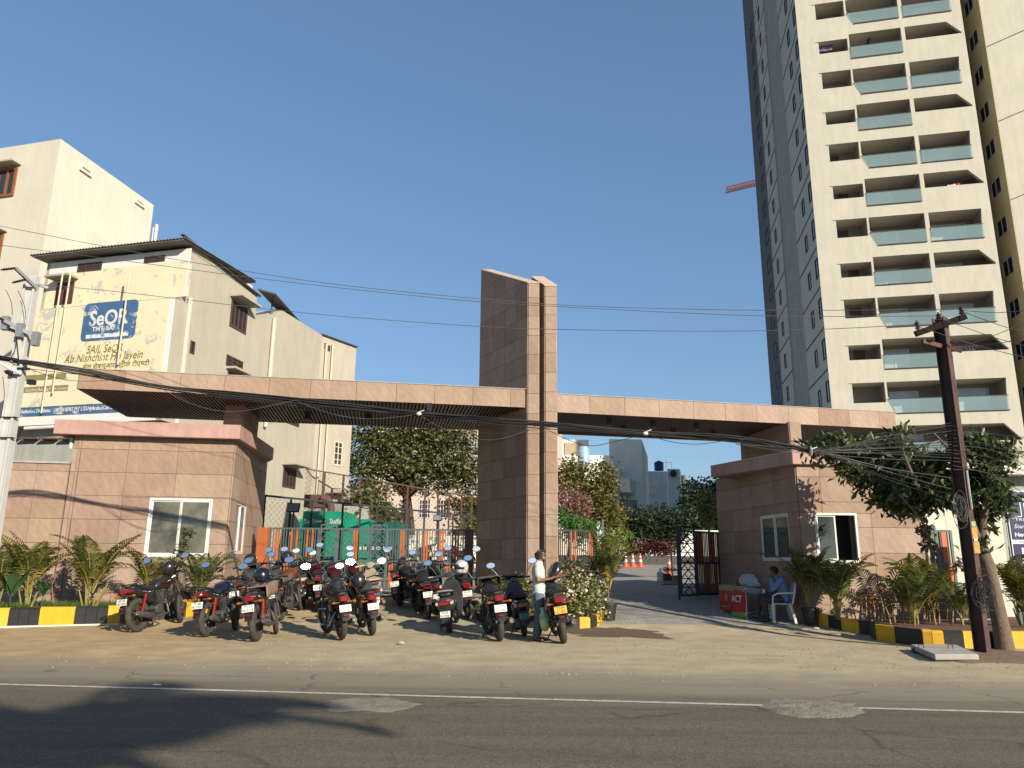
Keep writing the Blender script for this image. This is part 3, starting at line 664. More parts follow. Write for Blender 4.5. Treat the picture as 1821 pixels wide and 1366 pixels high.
# ---------------------------------------------------------------- canopy beams
def beam(name, lab, P, u, q0, q1, depth, zb_t, js_px, root_cat='canopy', flip=False):
    s = srange(P, u, [q0[0], q1[0], q0[1], q1[1]]); ztp = (s[0][1]+s[1][1])/2; zb = (s[2][1]+s[3][1])/2
    a, b = s[0][0], s[1][0]; un = n2(u); o = (un[1], -un[0])
    T = thing(name, lab, root_cat, (P[0]+un[0]*(a+b)/2, P[1]+un[1]*(a+b)/2, zb))
    def pt(s_, d, z): return V((P[0]+un[0]*s_+o[0]*-d, P[1]+un[1]*s_+o[1]*-d, z))
    mb = MB(); mb.prism([pt(a+.02, .0, zb+.05), pt(b-.02, .0, zb+.05), pt(b-.02, depth, zb+.05), pt(a+.02, depth, zb+.05)], (0, 0, ztp-zb-.08)); mb.build('beam_core', mat('brown soffit board', (.10, .062, .05), .8), T, world=True)
    js = [srange(P, u, [p])[0][0] for p in js_px]
    clad(T, P, u, o, a, b, [zb, ztp], js, stone, th=.03)
    # end, back and top faces
    for (x, nn) in ((a, (-un[0], -un[1])), (b, (un[0], un[1]))):
        pp = pt(x, 0, 0); clad(T, (pp.x, pp.y), (-o[0], -o[1]), nn, 0, depth, [zb, ztp], [1.2, 2.4], stone, th=.03)
    pp = pt(0, depth, 0); clad(T, (pp.x, pp.y), u, (-o[0], -o[1]), a, b, [zb, ztp], frange(a+1, b, 1.1), stone, th=.03)
    mb = MB(); mb.prism([pt(a-.04, -.045, ztp), pt(b+.04, -.045, ztp), pt(b+.04, depth+.04, ztp), pt(a-.04, depth+.04, ztp)], (0, 0, .02)); mb.build('coping', conc, T, world=True)
    return T, pt, a, b, zb, ztp
PB = (.3, 20.2); UB = (1, .17)
BL, ptl, a, b, zb, ztp = beam('canopy_beam', 'long left canopy beam clad in sandstone with ribbed dark soffit', PB, UB, ((143, 657), (145, 690)), ((932, 692), (932, 727)), 3.9, 0,
    [(224, 670), (322, 675), (400, 680), (479, 683), (553, 687), (634, 690), (705, 694), (773, 697), (841, 700), (908, 703)])
slatm = mat('brown aluminium slat', (.17, .115, .095), .45, var=.1)
mb = MB(); x = a+.06
while x < b-.06:
    mb.prism([ptl(x, .03, zb+.0), ptl(x+.045, .03, zb), ptl(x+.045, 3.87, zb), ptl(x, 3.87, zb)], (0, 0, .048)); x += .1
mb.build('soffit_slats', slatm, BL, world=True, fix=False, kind='stuff')
def downlights(root, pxs, z):
    for p in pxs:
        q = onZ(p[0], p[1], z); mb = MB(); mb.box((q.x, q.y, z-.0), (.14, .14, .2)); mb.build('downlight', black, root, world=True)
downlights(BL, [(535, 722), (547, 740), (655, 742), (764, 724), (762, 747)], zb-.09)
neck(400, 434, 20.3, 2.2, zc1+.002, zb+.045, GH)
PB2 = (1.2, 20.55); UB2 = (1, .21)
BR, ptr_, a2, b2, zb2, zt2 = beam('canopy_beam', 'long right canopy beam clad in sandstone with plain brown soffit', PB2, UB2, ((990.5, 700), (990.5, 733)), ((1590, 735), (1590, 764)), 3.6, 0,
    [(1048, 703), (1110, 706), (1171, 710), (1232, 713), (1288, 717), (1344, 720), (1400, 724), (1454, 727), (1508, 730), (1561, 733)])
downlights(BR, [(1082, 751), (1161, 755), (1239, 759), (1108, 764), (1197, 770), (1268, 773)], zb2-.08)
neck(1402, 1421, 21.9, 3.2, zr1+.002, zb2+.045, RH)

# ---------------------------------------------------------------- the pylon
PY = thing('gate_pylon', 'tall split sandstone pylon of two slabs with sloping tops between the canopies', 'pylon', (.6, 20.2, .3))
SD = (-.5, .866); zb_ = .02
F1 = onY(938.7, 800, 20.2); G1 = onY(957.5, 800, 20.2)
def pslab(A, wid, L, zf, zbk, zflat=None):
    A = V((A[0], A[1], 0)); uf = V((1, .0, 0)); B = A+uf*wid; sd_ = V((SD[0], SD[1], 0)); k = (zbk-zf)/L
    # core: sloped-top prism built as side polygon extruded across
    mb = MB(); e = .0
    mb.prism([A+V((0, 0, zb_)), A+V((0, 0, zf-.03)), A+sd_*L+V((0, 0, zbk-.03)), A+sd_*L+V((0, 0, zb_))], B-A)
    mb.build('slab_core', mortar, PY, world=True)
    mb = MB(); mb.prism([A+V((-.03, -.04, zf-.03)), B+V((.03, -.04, zf-.03)), B+sd_*(L+.03)+V((.03, 0, zbk-.03)), A+sd_*(L+.03)+V((-.03, 0, zbk-.03))], (0, 0, .035)); mb.build('coping', conc2, PY, world=True)
    st = .56
    zs = [zf-.033-(.42 if wid < .3 else .3)-st*i for i in range(20)]; zs = [z for z in zs if z > zb_+.08]
    zz = [zb_]+zs[::-1]+[zf-.033]
    clad(PY, (A.x, A.y), (1, 0), (0, -1), 0, wid, zz, [], stone, th=.03)
    zz2 = [zb_]+zs[::-1]; z = zs[0]
    while z < zbk: z += st; zz2.append(z)
    clad(PY, (A.x, A.y), SD, (-.866, -.5), 0, L, zz2, [.62, 1.3, 2.0], stone, th=.03, top=(k, zf-.035))
    clad(PY, (B.x, B.y), SD, (.866, .5), 0, L, zz2, [.62, 1.3, 2.0], stone, th=.03, top=(k, zf-.035))
conc2 = mat('pale sandstone coping', (.55, .42, .33), .8, var=.1, scale=3)
zf1 = onY(939, 503, 20.2).z
bk = onP(852, 760, (F1.x, F1.y), SD); L1_ = (bk.x-F1.x)/SD[0]; zbk1 = onP(855, 480, (F1.x, F1.y), SD).z
pslab(F1, G1.x-F1.x, L1_, zf1, zbk1)
F2 = onY(970, 800, 20.25); G2 = onY(990, 800, 20.25); zf2 = onY(989, 508, 20.25).z
b2_ = onP(947, 491, (F2.x, F2.y), SD); L2_ = (b2_.x-F2.x)/SD[0]
pslab(F2, G2.x-F2.x, L2_, zf2, b2_.z)
# recessed web joining both slabs, coloured near black for the slit's shade
mb = MB(); A = V((G1.x-.66, 21.35, 0)); mb.prism([A, A+V((F2.x-G1.x+.16, 0, 0)), A+V((F2.x-G1.x-.04, .4, 0)), A+V((-.2, .4, 0))], (0, 0, zf1-.2)); mb.build('joining_web', mat('slit shade brown', (.05, .032, .028), .9), PY, world=True)

# ---------------------------------------------------------------- gates
def gate(root, A, B, zb, ztp, zm, spacing, oranges, frames, lattices, cols, bot_shift=0, kind='bar', zs_top=None):
    """A,B ground ends (V). oranges/lattices given as distances along"""
    d = B-A; d.z = 0; L = d.length; u = d/L; up = V((0, 0, 1))
    def P(s, z): return V((A.x+u.x*s, A.y+u.y*s, z))
    for z, h in ((ztp, .05), (zm, .05), (zb+.03, .05)):
        mb = MB(); mb.bar(P(0, z), P(L, z), .045, h); mb.build('rail', cols[0], root, world=True)
    n = V((-u.y, u.x, 0))
    cache = {}
    s = spacing
    while s < L:
        if not any(a-.02 < s < b+.02 for a, b in lattices):
            o_top = any(abs(s-q) < spacing*.5 for q in oranges[0]); o_bot = any(abs(s-q) < spacing*.5 for q in oranges[1])
            for (za, zb2_, oo) in ((zm+.025, ztp-.025, o_top), (zb+.055, zm-.025, o_bot)):
                key = (oo, round(zb2_-za, 3))
                if key not in cache:
                    mb = MB(); mb.box((0, 0, (zb2_-za)/2), (.06 if oo else .022, .03, zb2_-za)); cache[key] = mb.mesh('gate_bar', cols[1] if oo else cols[0])
                o = inst('slat' if oo else 'bar', cache[key], root); p = P(s, za)-V(root.location); o.location = p; o.rotation_euler = (0, 0, math.atan2(u.y, u.x))
        s += spacing
    for s in frames:
        mb = MB(); mb.bar(P(s, zb), P(s, ztp+.01), .06, .05); mb.build('stile', cols[0], root, world=True)
    for a, b in lattices:
        zt_ = ztp+.12; lp = MB()
        for (p, q) in ((P(a, zb), P(a, zt_)), (P(b, zb), P(b, zt_)), (P(a, zt_), P(b, zt_))): lp.bar(p+n*-.02, q+n*-.02, .04, .04)
        k = 0; z = zb; hh = .235
        while z < zt_-hh*.5:
            z2 = min(z+hh, zt_); m = (a+b)/2
            lp.bar(P(a, z2)+n*-.02, P(b, z2)+n*-.02, .022, .022)
            lp.bar(P(a, z)+n*-.02, P(m, z2)+n*-.02, .022, .022); lp.bar(P(m, z2)+n*-.02, P(b, z)+n*-.02, .022, .022)
            lp.bar(P(m, z)+n*-.02, P((a+m)/2, z2-hh/2)+n*-.02, .018, .018); lp.bar(P(m, z)+n*-.02, P((b+m)/2, z2-hh/2)+n*-.02, .018, .018)
            z = z2
        lp.build('lattice_panel', steel_grey if cols[0] is steel_grey else cols[0], root, world=True, fix=False)
GYL = 22.9
A = onY(474, 990, GYL); B = onY(829, 990, GYL+.15); A.z = B.z = 0; zg = gz(0, GYL)
def gs(px): return (onY(px, 990, GYL).x-A.x)
LG = thing('sliding_gate', 'long grey barred sliding gate with orange slats and two triangle lattice panels behind the motorbikes', 'gate', (A.x, A.y, zg))
gate(LG, A, B, zg+.05, onY(650, 941, GYL).z, onY(650, 999, GYL).z, .078,
     ([gs(p) for p in (486, 493, 516, 524, 546, 554, 626, 634, 712, 718, 752, 759, 779, 786, 807, 814)], [gs(p) for p in (505, 512, 602, 606, 636, 640, 694, 699, 730, 795, 801)]),
     [.03, gs(565), gs(598), gs(655), gs(687), gs(740), (B-A).length-.03], [(gs(568), gs(595)), (gs(658), gs(685))], (steel_grey, orange))
for (p0, p1, lab) in ((454, 473, 'orange steel gate post beside the left guardhouse'), (829, 841, 'orange steel gate post beside the pylon, coloured dark for shade')):
    a = onY(p0, 990, GYL-.2); b = onY(p1, 990, GYL-.2); mb = MB(); mb.prism([(a.x, a.y, zg-.1), (b.x, a.y, zg-.1), (b.x, a.y+.2, zg-.1), (a.x, a.y+.2, zg-.1)], (0, 0, onY(465, 938, GYL-.2).z-zg+.1))
    tag(mb.build('gate_post', orange if p0 < 600 else mat('orange steel darkened for shade', (.16, .045, .02), .6)), lab, 'gate post')  # post by the pylon: the orange is darkened in colour for shade
# gate leaf right of the pylon
RGY = 23.2
A = onY(993, 990, RGY); B = onY(1060, 990, RGY+.6); A.z = B.z = 0; zg = gz(0, RGY)
RG = thing('fixed_gate_panel', 'short barred gate panel with orange slats right of the pylon', 'gate', (A.x, A.y, zg))
LL = (B-A).length
gate(RG, A, B, zg+.05, onY(1000, 943, RGY).z, onY(1000, 1000, RGY).z, .075, ([.03, LL*.33, LL*.42, LL*.82, LL*.9], [LL*.33, LL*.42]), [.0, LL], [], (steel_dark, mat('red orange steel', (.36, .075, .03), .5)))
mb = MB(); a = onY(1073, 990, 22); mb.box((a.x, a.y, gz(0, 22)+1.05), (.06, .06, 2.1)); tag(mb.build('gate_pole', steel_grey), 'thin grey steel pole beside the potted palm', 'pole')
# open swing gate in the shade by the right guardhouse
A = gnd(1212, 1056); B = gnd(1279, 1056); 
A = V((A.x, 21.0, 0)); A.x = onY(1207, 1000, 21.0).x; B = V((onY(1281, 1000, 22.4).x, 22.4, 0)); zg = gz(0, 21.6)
SG = thing('swing_gate', 'open swing gate of dark bars and orange slats standing in shade beside the right guardhouse', 'gate', (A.x, A.y, zg))
LL = (B-A).length
gate(SG, A, B, zg+.06, onY(1250, 946, 21.7).z, onY(1250, 1001, 21.7).z, .075, ([LL*.47, LL*.55, LL*.75, LL*.83], [LL*.6, LL*.68, LL*.88]), [.0, LL*.4, LL], [(.06, LL*.36)], (steel_dark, orange))
mb = MB(); mb.cyl((A.x-.02, A.y, gz(A.x, A.y)), (A.x-.02, A.y, 2.75), .03); mb.build('gate_end_post', steel_dark, SG, world=True)
a = onY(1281, 990, 22.3); b = onY(1293, 990, 22.3); mb = MB(); mb.prism([(a.x, 22.3, .3), (b.x, 22.3, .3), (b.x, 22.5, .3), (a.x, 22.5, .3)], (0, 0, onY(1285, 946, 22.3).z-.3))
tag(mb.build('gate_post', orange), 'orange steel gate post against the right guardhouse', 'gate post')
# ---------------------------------------------------------------- buildings behind, left
def block(name, lab, c, ua, la, ub, lb, z0, z1, mt, cat='building', group=None):
    """corner c (x,y), two horizontal directions"""
    ua = n2(ua); ub = n2(ub); c = V((c[0], c[1], 0)); a = V((ua[0]*la, ua[1]*la, 0)); b = V((ub[0]*lb, ub[1]*lb, 0))
    T = thing(name, lab, cat, (c.x, c.y, z0), group=group)
    mb = MB(); mb.prism([c+V((0, 0, z0)), c+a+V((0, 0, z0)), c+a+b+V((0, 0, z0)), c+b+V((0, 0, z0))], (0, 0, z1-z0)); mb.build('wall', mt, T, world=True)
    return T
def addblock(T, c, ua, la, ub, lb, z0, z1, mt, name='wall'):
    ua = n2(ua); ub = n2(ub); c = V((c[0], c[1], 0)); a = V((ua[0]*la, ua[1]*la, 0)); b = V((ub[0]*lb, ub[1]*lb, 0))
    mb = MB(); mb.prism([c+V((0, 0, z0)), c+a+V((0, 0, z0)), c+a+b+V((0, 0, z0)), c+b+V((0, 0, z0))], (0, 0, z1-z0)); return mb.build(name, mt, T, world=True)
UA = (.968, -.252); UBk = (.18, .98); nA = (-.252, -.968); nB = (.98, -.18)   # ad wall face dir (rightwards), side face dir
# white building
cw = onY(108, 247, 31); cwp = (cw.x, cw.y); fr_ = onP(275, 352, cwp, UBk)
WB = block('apartment_building', 'tall ivory building with wooden windows at the left edge', cwp, (-UA[0], -UA[1]), 16, UBk, (fr_.x-cw.x)/n2(UBk)[0], 0, cw.z, ivory)
for (x0, y0, x1, y1) in ((-30, 303, 33, 344), (-25, 422, 8, 468)):
    s = srange(cwp, UA, [(x0, y0), (x1, y0-4), (x1, y1), ]); flat_window(WB, cwp, UA, s[0][0], s[1][0], s[2][1]-.1, s[1][1]+.05, nA, wood, winglass, bars=3, fw=.13, proud=.07, shade=.5, shade_mat=beige)
for (x0, y0, x1, y1) in ((142, 286, 162, 308), (240, 347, 256, 366)):
    s = srange(cwp, UBk, [(x0, y0+4), (x1, y1-4), (x0, y1-5)]); flat_window(WB, cwp, UBk, s[0][0], s[1][0], s[2][1], s[0][1], nB, cream, mat('dark louvre glass', (.10, .11, .10), .3), bars=0, fw=.1, proud=.1, hbars=2)
s = srange(cwp, UBk, [(140, 425), (230, 440)])
ao = V((cw.x+UBk[0]*s[0][0]/1.0, cw.y+UBk[1]*s[0][0], 0)); addblock(WB, (ao.x, ao.y), UBk, 7, nB, .8, s[0][1]-1.0, s[0][1]+.3, ivory, 'balcony_parapet')
# rooftop pipe beside it
for dx, h in ((0, 1.8), (-5, 1.5)):
    p = onY(275+dx, 430, 30); mb = MB(); mb.cyl((p.x, p.y, p.z-2.5), (p.x, p.y, onY(275, 400 if dx == 0 else 405, 30).z), .09 if dx == 0 else .04); tag(mb.build('vent_pipe', mat('galvanised pipe', (.45, .46, .46), .4)), 'thick grey vent pipe above the corrugated roof' if dx == 0 else 'thin white vent pipe beside the thicker grey one', 'pipe')
# yellow painted building
adpaint = mat('faded yellow advertising paint', (.84, .76, .52), .8, var=.04, scale=1.5, grime=.05)
def peel(m, base, under, th=.60, sc_=2.2, amt=1):
    t = m.node_tree; N = t.nodes; L = t.links; b = N['Principled BSDF']; src = b.inputs['Base Color'].links[0].from_socket
    tc = N.new('ShaderNodeTexCoord'); n1 = N.new('ShaderNodeTexNoise'); n1.inputs['Scale'].default_value = sc_; n1.inputs['Detail'].default_value = 10; n1.inputs['Roughness'].default_value = .72; n1.inputs['Distortion'].default_value = .6
    L.new(tc.outputs['Object'], n1.inputs[0]); r = N.new('ShaderNodeMapRange'); r.inputs[1].default_value = th; r.inputs[2].default_value = th+.03; r.inputs[4].default_value = amt; L.new(n1.outputs['Fac'], r.inputs[0])
    mx = N.new('ShaderNodeMix'); mx.data_type = 'RGBA'; L.new(r.outputs[0], mx.inputs[0]); L.new(src, mx.inputs[6]); mx.inputs[7].default_value = (*under, 1); L.new(mx.outputs[2], b.inputs['Base Color'])
peel(adpaint, None, (.36, .35, .36), .56, 2.3, .75)
blueP = mat('faded blue sign paint', (.055, .14, .30), .7, var=.15, scale=3); peel(blueP, None, (.42, .42, .38), .565, 1.8)
whiteP = mat('chipped white lettering', (.75, .76, .74), .8, var=.06, scale=3); peel(whiteP, None, (.12, .22, .36), .545, 2.4)
oliveP = mat('olive brown lettering', (.28, .21, .02), .8, var=.15, scale=3); peel(oliveP, None, (.78, .66, .32), .60, 3)
whitewash = mat('white wall border paint', (.82, .81, .76), .8, var=.05); peel(whitewash, None, (.6, .55, .42), .62, 3)
cy = onY(335, 430, 25.4); cyp = (cy.x, cy.y)
ub = UBk; fl = srange(cyp, UA, [(86, 462)])[0][0]
e1 = srange(cyp, UBk, [(458, 520)])[0][0]
YB = block('painted_building', 'four storey building with a faded yellow advertisement wall and grey corrugated roof', cyp, (-UA[0], -UA[1]), -fl, UBk, e1, 0, cy.z-.25, beige)
def aslab(px0, px1, zlo, zhi, mt, name, d0=.0, d1=.02, P=None, u=UA):
    P = P or cyp; s = srange(P, u, [(px0[0], px0[1]), (px1[0], px1[1])]); un = n2(u); nn = nA
    a, b = s[0][0], s[1][0]
    def pt(s_, z): return V((P[0]+un[0]*s_+nn[0]*d0, P[1]+un[1]*s_+nn[1]*d0, z))
    mb = MB(); mb.prism([pt(a, zlo), pt(b, zlo), pt(b, zhi), pt(a, zhi)], (nn[0]*(d1-d0), nn[1]*(d1-d0), 0)); return mb.build(name, mt, YB, world=True)
zmid = srange(cyp, UA, [(312, 529)])[0][1]
ztop_y = cy.z-.3
aslab((86, 500), (338, 500), zmid, ztop_y-.45, adpaint, 'painted_wall_panel', 0, .02)
aslab((86, 500), (334.5, 500), ztop_y-.45, ztop_y+.02, whitewash, 'wall_border', 0, .022)
aslab((330, 500), (334.5, 500), zmid, ztop_y-.45, whitewash, 'wall_border', .021, .024)
# projecting lower block carrying the advertisement
PJ = .45; pj = (cyp[0]+nA[0]*PJ, cyp[1]+nA[1]*PJ)
sj = srange(pj, UA, [(312, 529), (306, 600)])
zlow = srange(pj, UA, [(200, 733)])[0][1]; zmidp = srange(pj, UA, [(312, 529)])[0][1]; sR = sj[0][0]; sLft = fl-.3
cpj = (pj[0]+n2(UA)[0]*sR, pj[1]+n2(UA)[1]*sR)
addblock(YB, cpj, (-UA[0], -UA[1]), sR-sLft, UBk, PJ+.4, zlow-.35, zmidp, beige, 'lower_block')
def pslab_(s0, s1, z0, z1, mt, name, d=.02):
    un = n2(UA)
    def pt(s_, z, q): return V((pj[0]+un[0]*s_+nA[0]*q, pj[1]+un[1]*s_+nA[1]*q, z))
    mb = MB(); mb.prism([pt(s0, z0, .0), pt(s1, z0, .0), pt(s1, z1, 0), pt(s0, z1, 0)], (nA[0]*d, nA[1]*d, 0)); return mb.build(name, mt, YB, world=True)
def q(px, py): return srange(pj, UA, [(px, py)])[0]
pslab_(sLft, sR-.22, zlow+.32, zmidp-.02, adpaint, 'painted_wall_panel'); pslab_(sR-.22, sR, zlow-.3, zmidp-.02, whitewash, 'wall_border', .022)
bl0 = q(60, 722); pslab_(sLft, sR-.23, zlow-.02, zlow+.3, blueP, 'blue_band'); pslab_(sLft, sR-.23, zlow-.35, zlow-.03, whitewash, 'wall_border')
# blue rounded sign
un = V((*n2(UA), 0))
def P3(s, z, d=.0): return V((pj[0]+un.x*s+nA[0]*d, pj[1]+un.y*s+nA[1]*d, z))
a, b = q(148, 575)[0], q(243, 575)[0]; z1_ = q(196, 537)[1]; z0_ = q(190, 605)[1]
pts = []; r = .18
for (cx_, cz_, st) in ((b-r, z1_-r, 0), (a+r, z1_-r, 90), (a+r, z0_+r, 180), (b-r, z0_+r, 270)):
    for k in range(5): t = R_(st+k*22.5); pts.append(P3(cx_+r*math.cos(t), cz_+r*math.sin(t), .021))
mb = MB(); mb.prism(pts, (nA[0]*.006, nA[1]*.006, 0)); mb.build('blue_painted_panel', blueP, YB, world=True)
W_ = b-a; Hh = z1_-z0_
def let(s, px0, size, mt, wpx=None, py=0, sh=0, bold=0, zz=None, ss=None):
    s0, z = (q(*px0) if ss is None else (ss, zz)); width = None
    if wpx: width = q(*wpx)[0]-s0
    letter(s, size, mt, P3(s0, z, .028), (un.x, un.y), YB, width, shear=sh, bold=bold)
letter('SeQR', Hh*.55, whiteP, P3(a+W_*.12, z0_+Hh*.40, .028), (un.x, un.y), YB, W_*.72, bold=.018)
letter('TMT-BARS', Hh*.16, whiteP, P3(a+W_*.2, z0_+Hh*.25, .028), (un.x, un.y), YB, W_*.5, bold=.006)
mb = MB(); mb.prism([P3(a+W_*.1, z0_+Hh*.07, .027), P3(b-W_*.12, z0_+Hh*.07, .027), P3(b-W_*.12, z0_+Hh*.17, .027), P3(a+W_*.1, z0_+Hh*.17, .027)], (nA[0]*.004, nA[1]*.004, 0)); mb.build('white_strip', whiteP, YB, world=True)
mb = MB()   # small house-shaped emblem above the name
ex, ez = a+W_*.2, z0_+Hh*.83
mb.bar(P3(ex-.14, ez-.02, .03), P3(ex, ez+.14, .03), .04, .01); mb.bar(P3(ex, ez+.14, .03), P3(ex+.14, ez-.02, .03), .04, .01); mb.bar(P3(ex-.08, ez-.1, .03), P3(ex, ez+.02, .03), .035, .01); mb.bar(P3(ex, ez+.02, .03), P3(ex+.08, ez-.1, .03), .035, .01)
mb.build('painted_emblem', whiteP, YB, world=True)
let('SAIL SeQR', (154, 629), .42, oliveP, (218, 624), sh=.2)
let('Ab Nishchint Ho Jayein', (115, 646), .42, oliveP, (254, 640), sh=.2)
let('सेल सेक्यूआर स्टील टीएमटी', (148, 657), .24, oliveP, (266, 655))
pslab_(q(40, 672)[0], q(118, 672)[0], q(80, 676)[1], q(80, 666)[1], mat('olive band paint', (.27, .23, .09), .8), 'olive_band', .026)
pslab_(q(44, 690)[0], q(122, 690)[0], q(80, 697)[1], q(80, 687)[1], mat('olive band paint', (0, 0, 0)), 'olive_band', .026)
pale = mat('pale cream lettering', (.75, .7, .5), .8)
letter('Excellent Bonding With Cement', .17, pale, P3(q(47, 696)[0], q(80, 695.5)[1], .03), (un.x, un.y), YB, q(120, 690)[0]-q(47, 690)[0])
letter('Authorised Distributor :SOMANI ISPAT PVT LTD.Hyderabad,Cell:98490', .2, whiteP, P3(q(40, 722)[0], zlow+.1, .028), (un.x, un.y), YB, q(212, 715)[0]-q(40, 722)[0], shear=.1, bold=.004)
# base of the ad block and lower recess below
# windows of the ad wall
def ywin(px, P, u, nn, frame, bars=1, **k):
    x0, y0, x1, y1 = px; s = srange(P, u, [(x0, y0), (x1, y0), (x0, y1)])
    return flat_window(YB, P, u, s[0][0], s[1][0], s[2][1], s[0][1], nn, frame, k.pop('glass', winglass), bars=bars, **k)
brownf = mat('dark brown timber', (.09, .045, .03), .6, var=.2, scale=8)
cya = (cyp[0]+nA[0]*.02, cyp[1]+nA[1]*.02)
ywin((140, 470, 182, 484), cya, UA, nA, brownf, bars=2, fw=.05, hbars=2)
ywin((258, 458, 294, 468), cya, UA, nA, brownf, bars=1, fw=.04, hbars=2)
ywin((103, 504, 133, 542), cya, UA, nA, brownf, bars=1, fw=.08, glass=mat('maroon curtain behind glass', (.16, .04, .05), .5, var=.5, scale=9), shade=.5, shade_mat=mat('weathered timber shade', (.40, .37, .32), .9))
# side face windows
ywin((412, 532, 442, 582), cyp, UBk, nB, brownf, bars=3, fw=.1, shade=.55, shade_mat=beige)
ywin((403, 630, 433, 650), cyp, UBk, nB, brownf, bars=2, fw=.05, hbars=2)
ywin((339, 605, 347, 628), cyp, UBk, nB, brownf, bars=0, fw=.05)
ywin((405, 660, 432, 700), cyp, UBk, nB, brownf, bars=2, fw=.08, shade=.4, shade_mat=beige)
# corrugated roof sheet
RF = MB(); lo = ztop_y+.05; un_ = n2(UA); ubn = n2(UBk)
def rp(s, t, z): return V((cyp[0]+un_[0]*s+ubn[0]*t, cyp[1]+un_[1]*s+ubn[1]*t, z))
x = fl-.35; st = .14
while x < .25:
    RF.prism([rp(x, -.55, lo+.13), rp(x+st*.5, -.55, lo+.19), rp(x+st, -.55, lo+.13), rp(x+st*.5, -.55, lo+.16)], (ubn[0]*5, ubn[1]*5, .25)); x += st
RF.prism([rp(fl-.3, -.5, lo+.09), rp(.2, -.5, lo+.09), rp(.2, -.5, lo+.14), rp(fl-.3, -.5, lo+.14)], (ubn[0]*5, ubn[1]*5, .25))
RF.build('corrugated_roof', mat('grey fibre cement sheet', (.22, .215, .20), .8, var=.2, scale=5), YB, world=True, fix=False)
# parapet rising along side
mb = MB(); mb.prism([rp(.0, .2, ztop_y), rp(.0, e1, ztop_y), rp(.0, e1, cy.z-.2), rp(.0, .2, cy.z+.12)], (-.2, .05, 0)); mb.build('parapet', beige, YB, world=True)
mb = MB(); mb.bar(rp(.08, -.5, cy.z+.05), rp(.08, e1+.1, cy.z-.28), .12, .05); mb.build('roof_edge_flashing', mat('dark metal flashing', (.05, .045, .04), .6), YB, world=True)
sh = onP(440, 478, cyp, UBk)
addblock(YB, (sh.x-1.6, sh.y-1.5), UBk, 4.5, (-.98, .18), 3, cy.z-1, cy.z+.9, cream, 'stair_room')
# sloping dark sheet canopy at the rear end
e_ = rp(.0, e1, 0); a_ = onP(458, 515, cyp, UBk); b_ = onY(512, 553, e_.y+2.5)
mb = MB(); mb.prism([V((a_.x, a_.y, a_.z)), V((b_.x, a_.y+.6, b_.z+.1)), V((b_.x, b_.y+2, b_.z+.1)), V((a_.x, b_.y+2, a_.z))], (0, 0, .06)); mb.build('sheet_canopy', mat('dark grey metal sheet', (.05, .052, .055), .5), YB, world=True)
mb = MB(); p = V((b_.x-.4, a_.y+1.5, 0)); mb.cyl((p.x, p.y, b_.z-2.2), (p.x, p.y, b_.z+.2), .05); mb.build('canopy_post', mat('navy steel', (.03, .05, .10), .5), YB, world=True)
# rear lower wing
z2 = onP(460, 578, cyp, UBk)
e2 = srange(cyp, UBk, [(572, 600)])[0][0]; zc2 = onP(572, 596, cyp, UBk).z; zc3 = onP(470, 582, cyp, UBk).z
c2 = rp(0, e1, 0); mb = MB(); mb.prism([rp(0, e1, 0), rp(0, e2, 0), rp(0, e2, zc2), rp(0, e1+2.2, zc2-.1), rp(0, e1, zc3)], (-8, 1.5, 0)); mb.build('rear_wing', beige, YB, world=True)
cr2 = rp(0, e2, 0); rr = onP(633, 634, (cr2.x, cr2.y), (.5, .866)); sR2 = (V((rr.x, rr.y, 0))-V((cr2.x, cr2.y, 0))).length
addblock(YB, (cr2.x, cr2.y), (.5, .866), sR2, (-.98, .18), 8, 0, zc2, beige, 'rear_wing')
mb = MB(); mb.bar(V((cr2.x, cr2.y, zc2+.03)), V((rr.x, rr.y, zc2+.03)), .2, .06); mb.build('roof_edge_flashing', mat('dark metal flashing', (0, 0, 0)), YB, world=True)
cr2p = (cr2.x, cr2.y)
ywin((594, 783, 610, 828), cr2p, (.5, .866), (.866, -.5), mat('cream frame', (.6, .55, .42), .6), bars=1, fw=.09, hbars=3)
for px in ((577, 610), (583, 614)): ywin((px[0], px[1], px[0]+4, px[1]+10), cr2p, (.5, .866), (.866, -.5), brownf, bars=0, fw=.03)
ywin((504, 830, 527, 866), cyp, UBk, nB, brownf, bars=3, fw=.08, shade=.7, shade_mat=beige)
ywin((510, 730, 533, 752), cyp, UBk, nB, brownf, bars=1, fw=.06)
# drain pipes
pvc = mat('cream pvc pipe', (.62, .56, .42), .5)
def pipe(px, ya, yb, P, u, nn, r=.06):
    s = srange(P, u, [(px[0], ya), (px[1], yb)]); un_2 = n2(u); m_ = (s[0][0]+s[1][0])/2
    x, y = P[0]+un_2[0]*m_+nn[0]*.1, P[1]+un_2[1]*m_+nn[1]*.1
    mb = MB(); mb.cyl((x, y, s[0][1]), (x, y, s[1][1]), r, 8); mb.build('drain_pipe', pvc, YB, world=True)
pipe((330, 312), 528, 770, cyp, UBk, nB, .09); pipe((483, 470), 565, 760, cyp, UBk, nB, .09)
pipe((577, 560), 612, 900, cr2p, (.5, .866), (.866, -.5), .05); pipe((588, 572), 612, 900, cr2p, (.5, .866), (.866, -.5), .05)
for (pa, pb, ya, yb) in ((109, 78, 484, 735), (124, 96, 486, 700)):
    s = srange((pj[0]+nA[0]*.1, pj[1]+nA[1]*.1), UA, [(pa, ya), (pb, yb)]); mm_ = (s[0][0]+s[1][0])/2
    mb = MB(); mb.cyl(P3(mm_, s[0][1], .12), P3(mm_, s[1][1], .12), .03, 6); mb.build('drain_pipe', pvc, YB, world=True)
s = q(234, 480), q(217, 650)
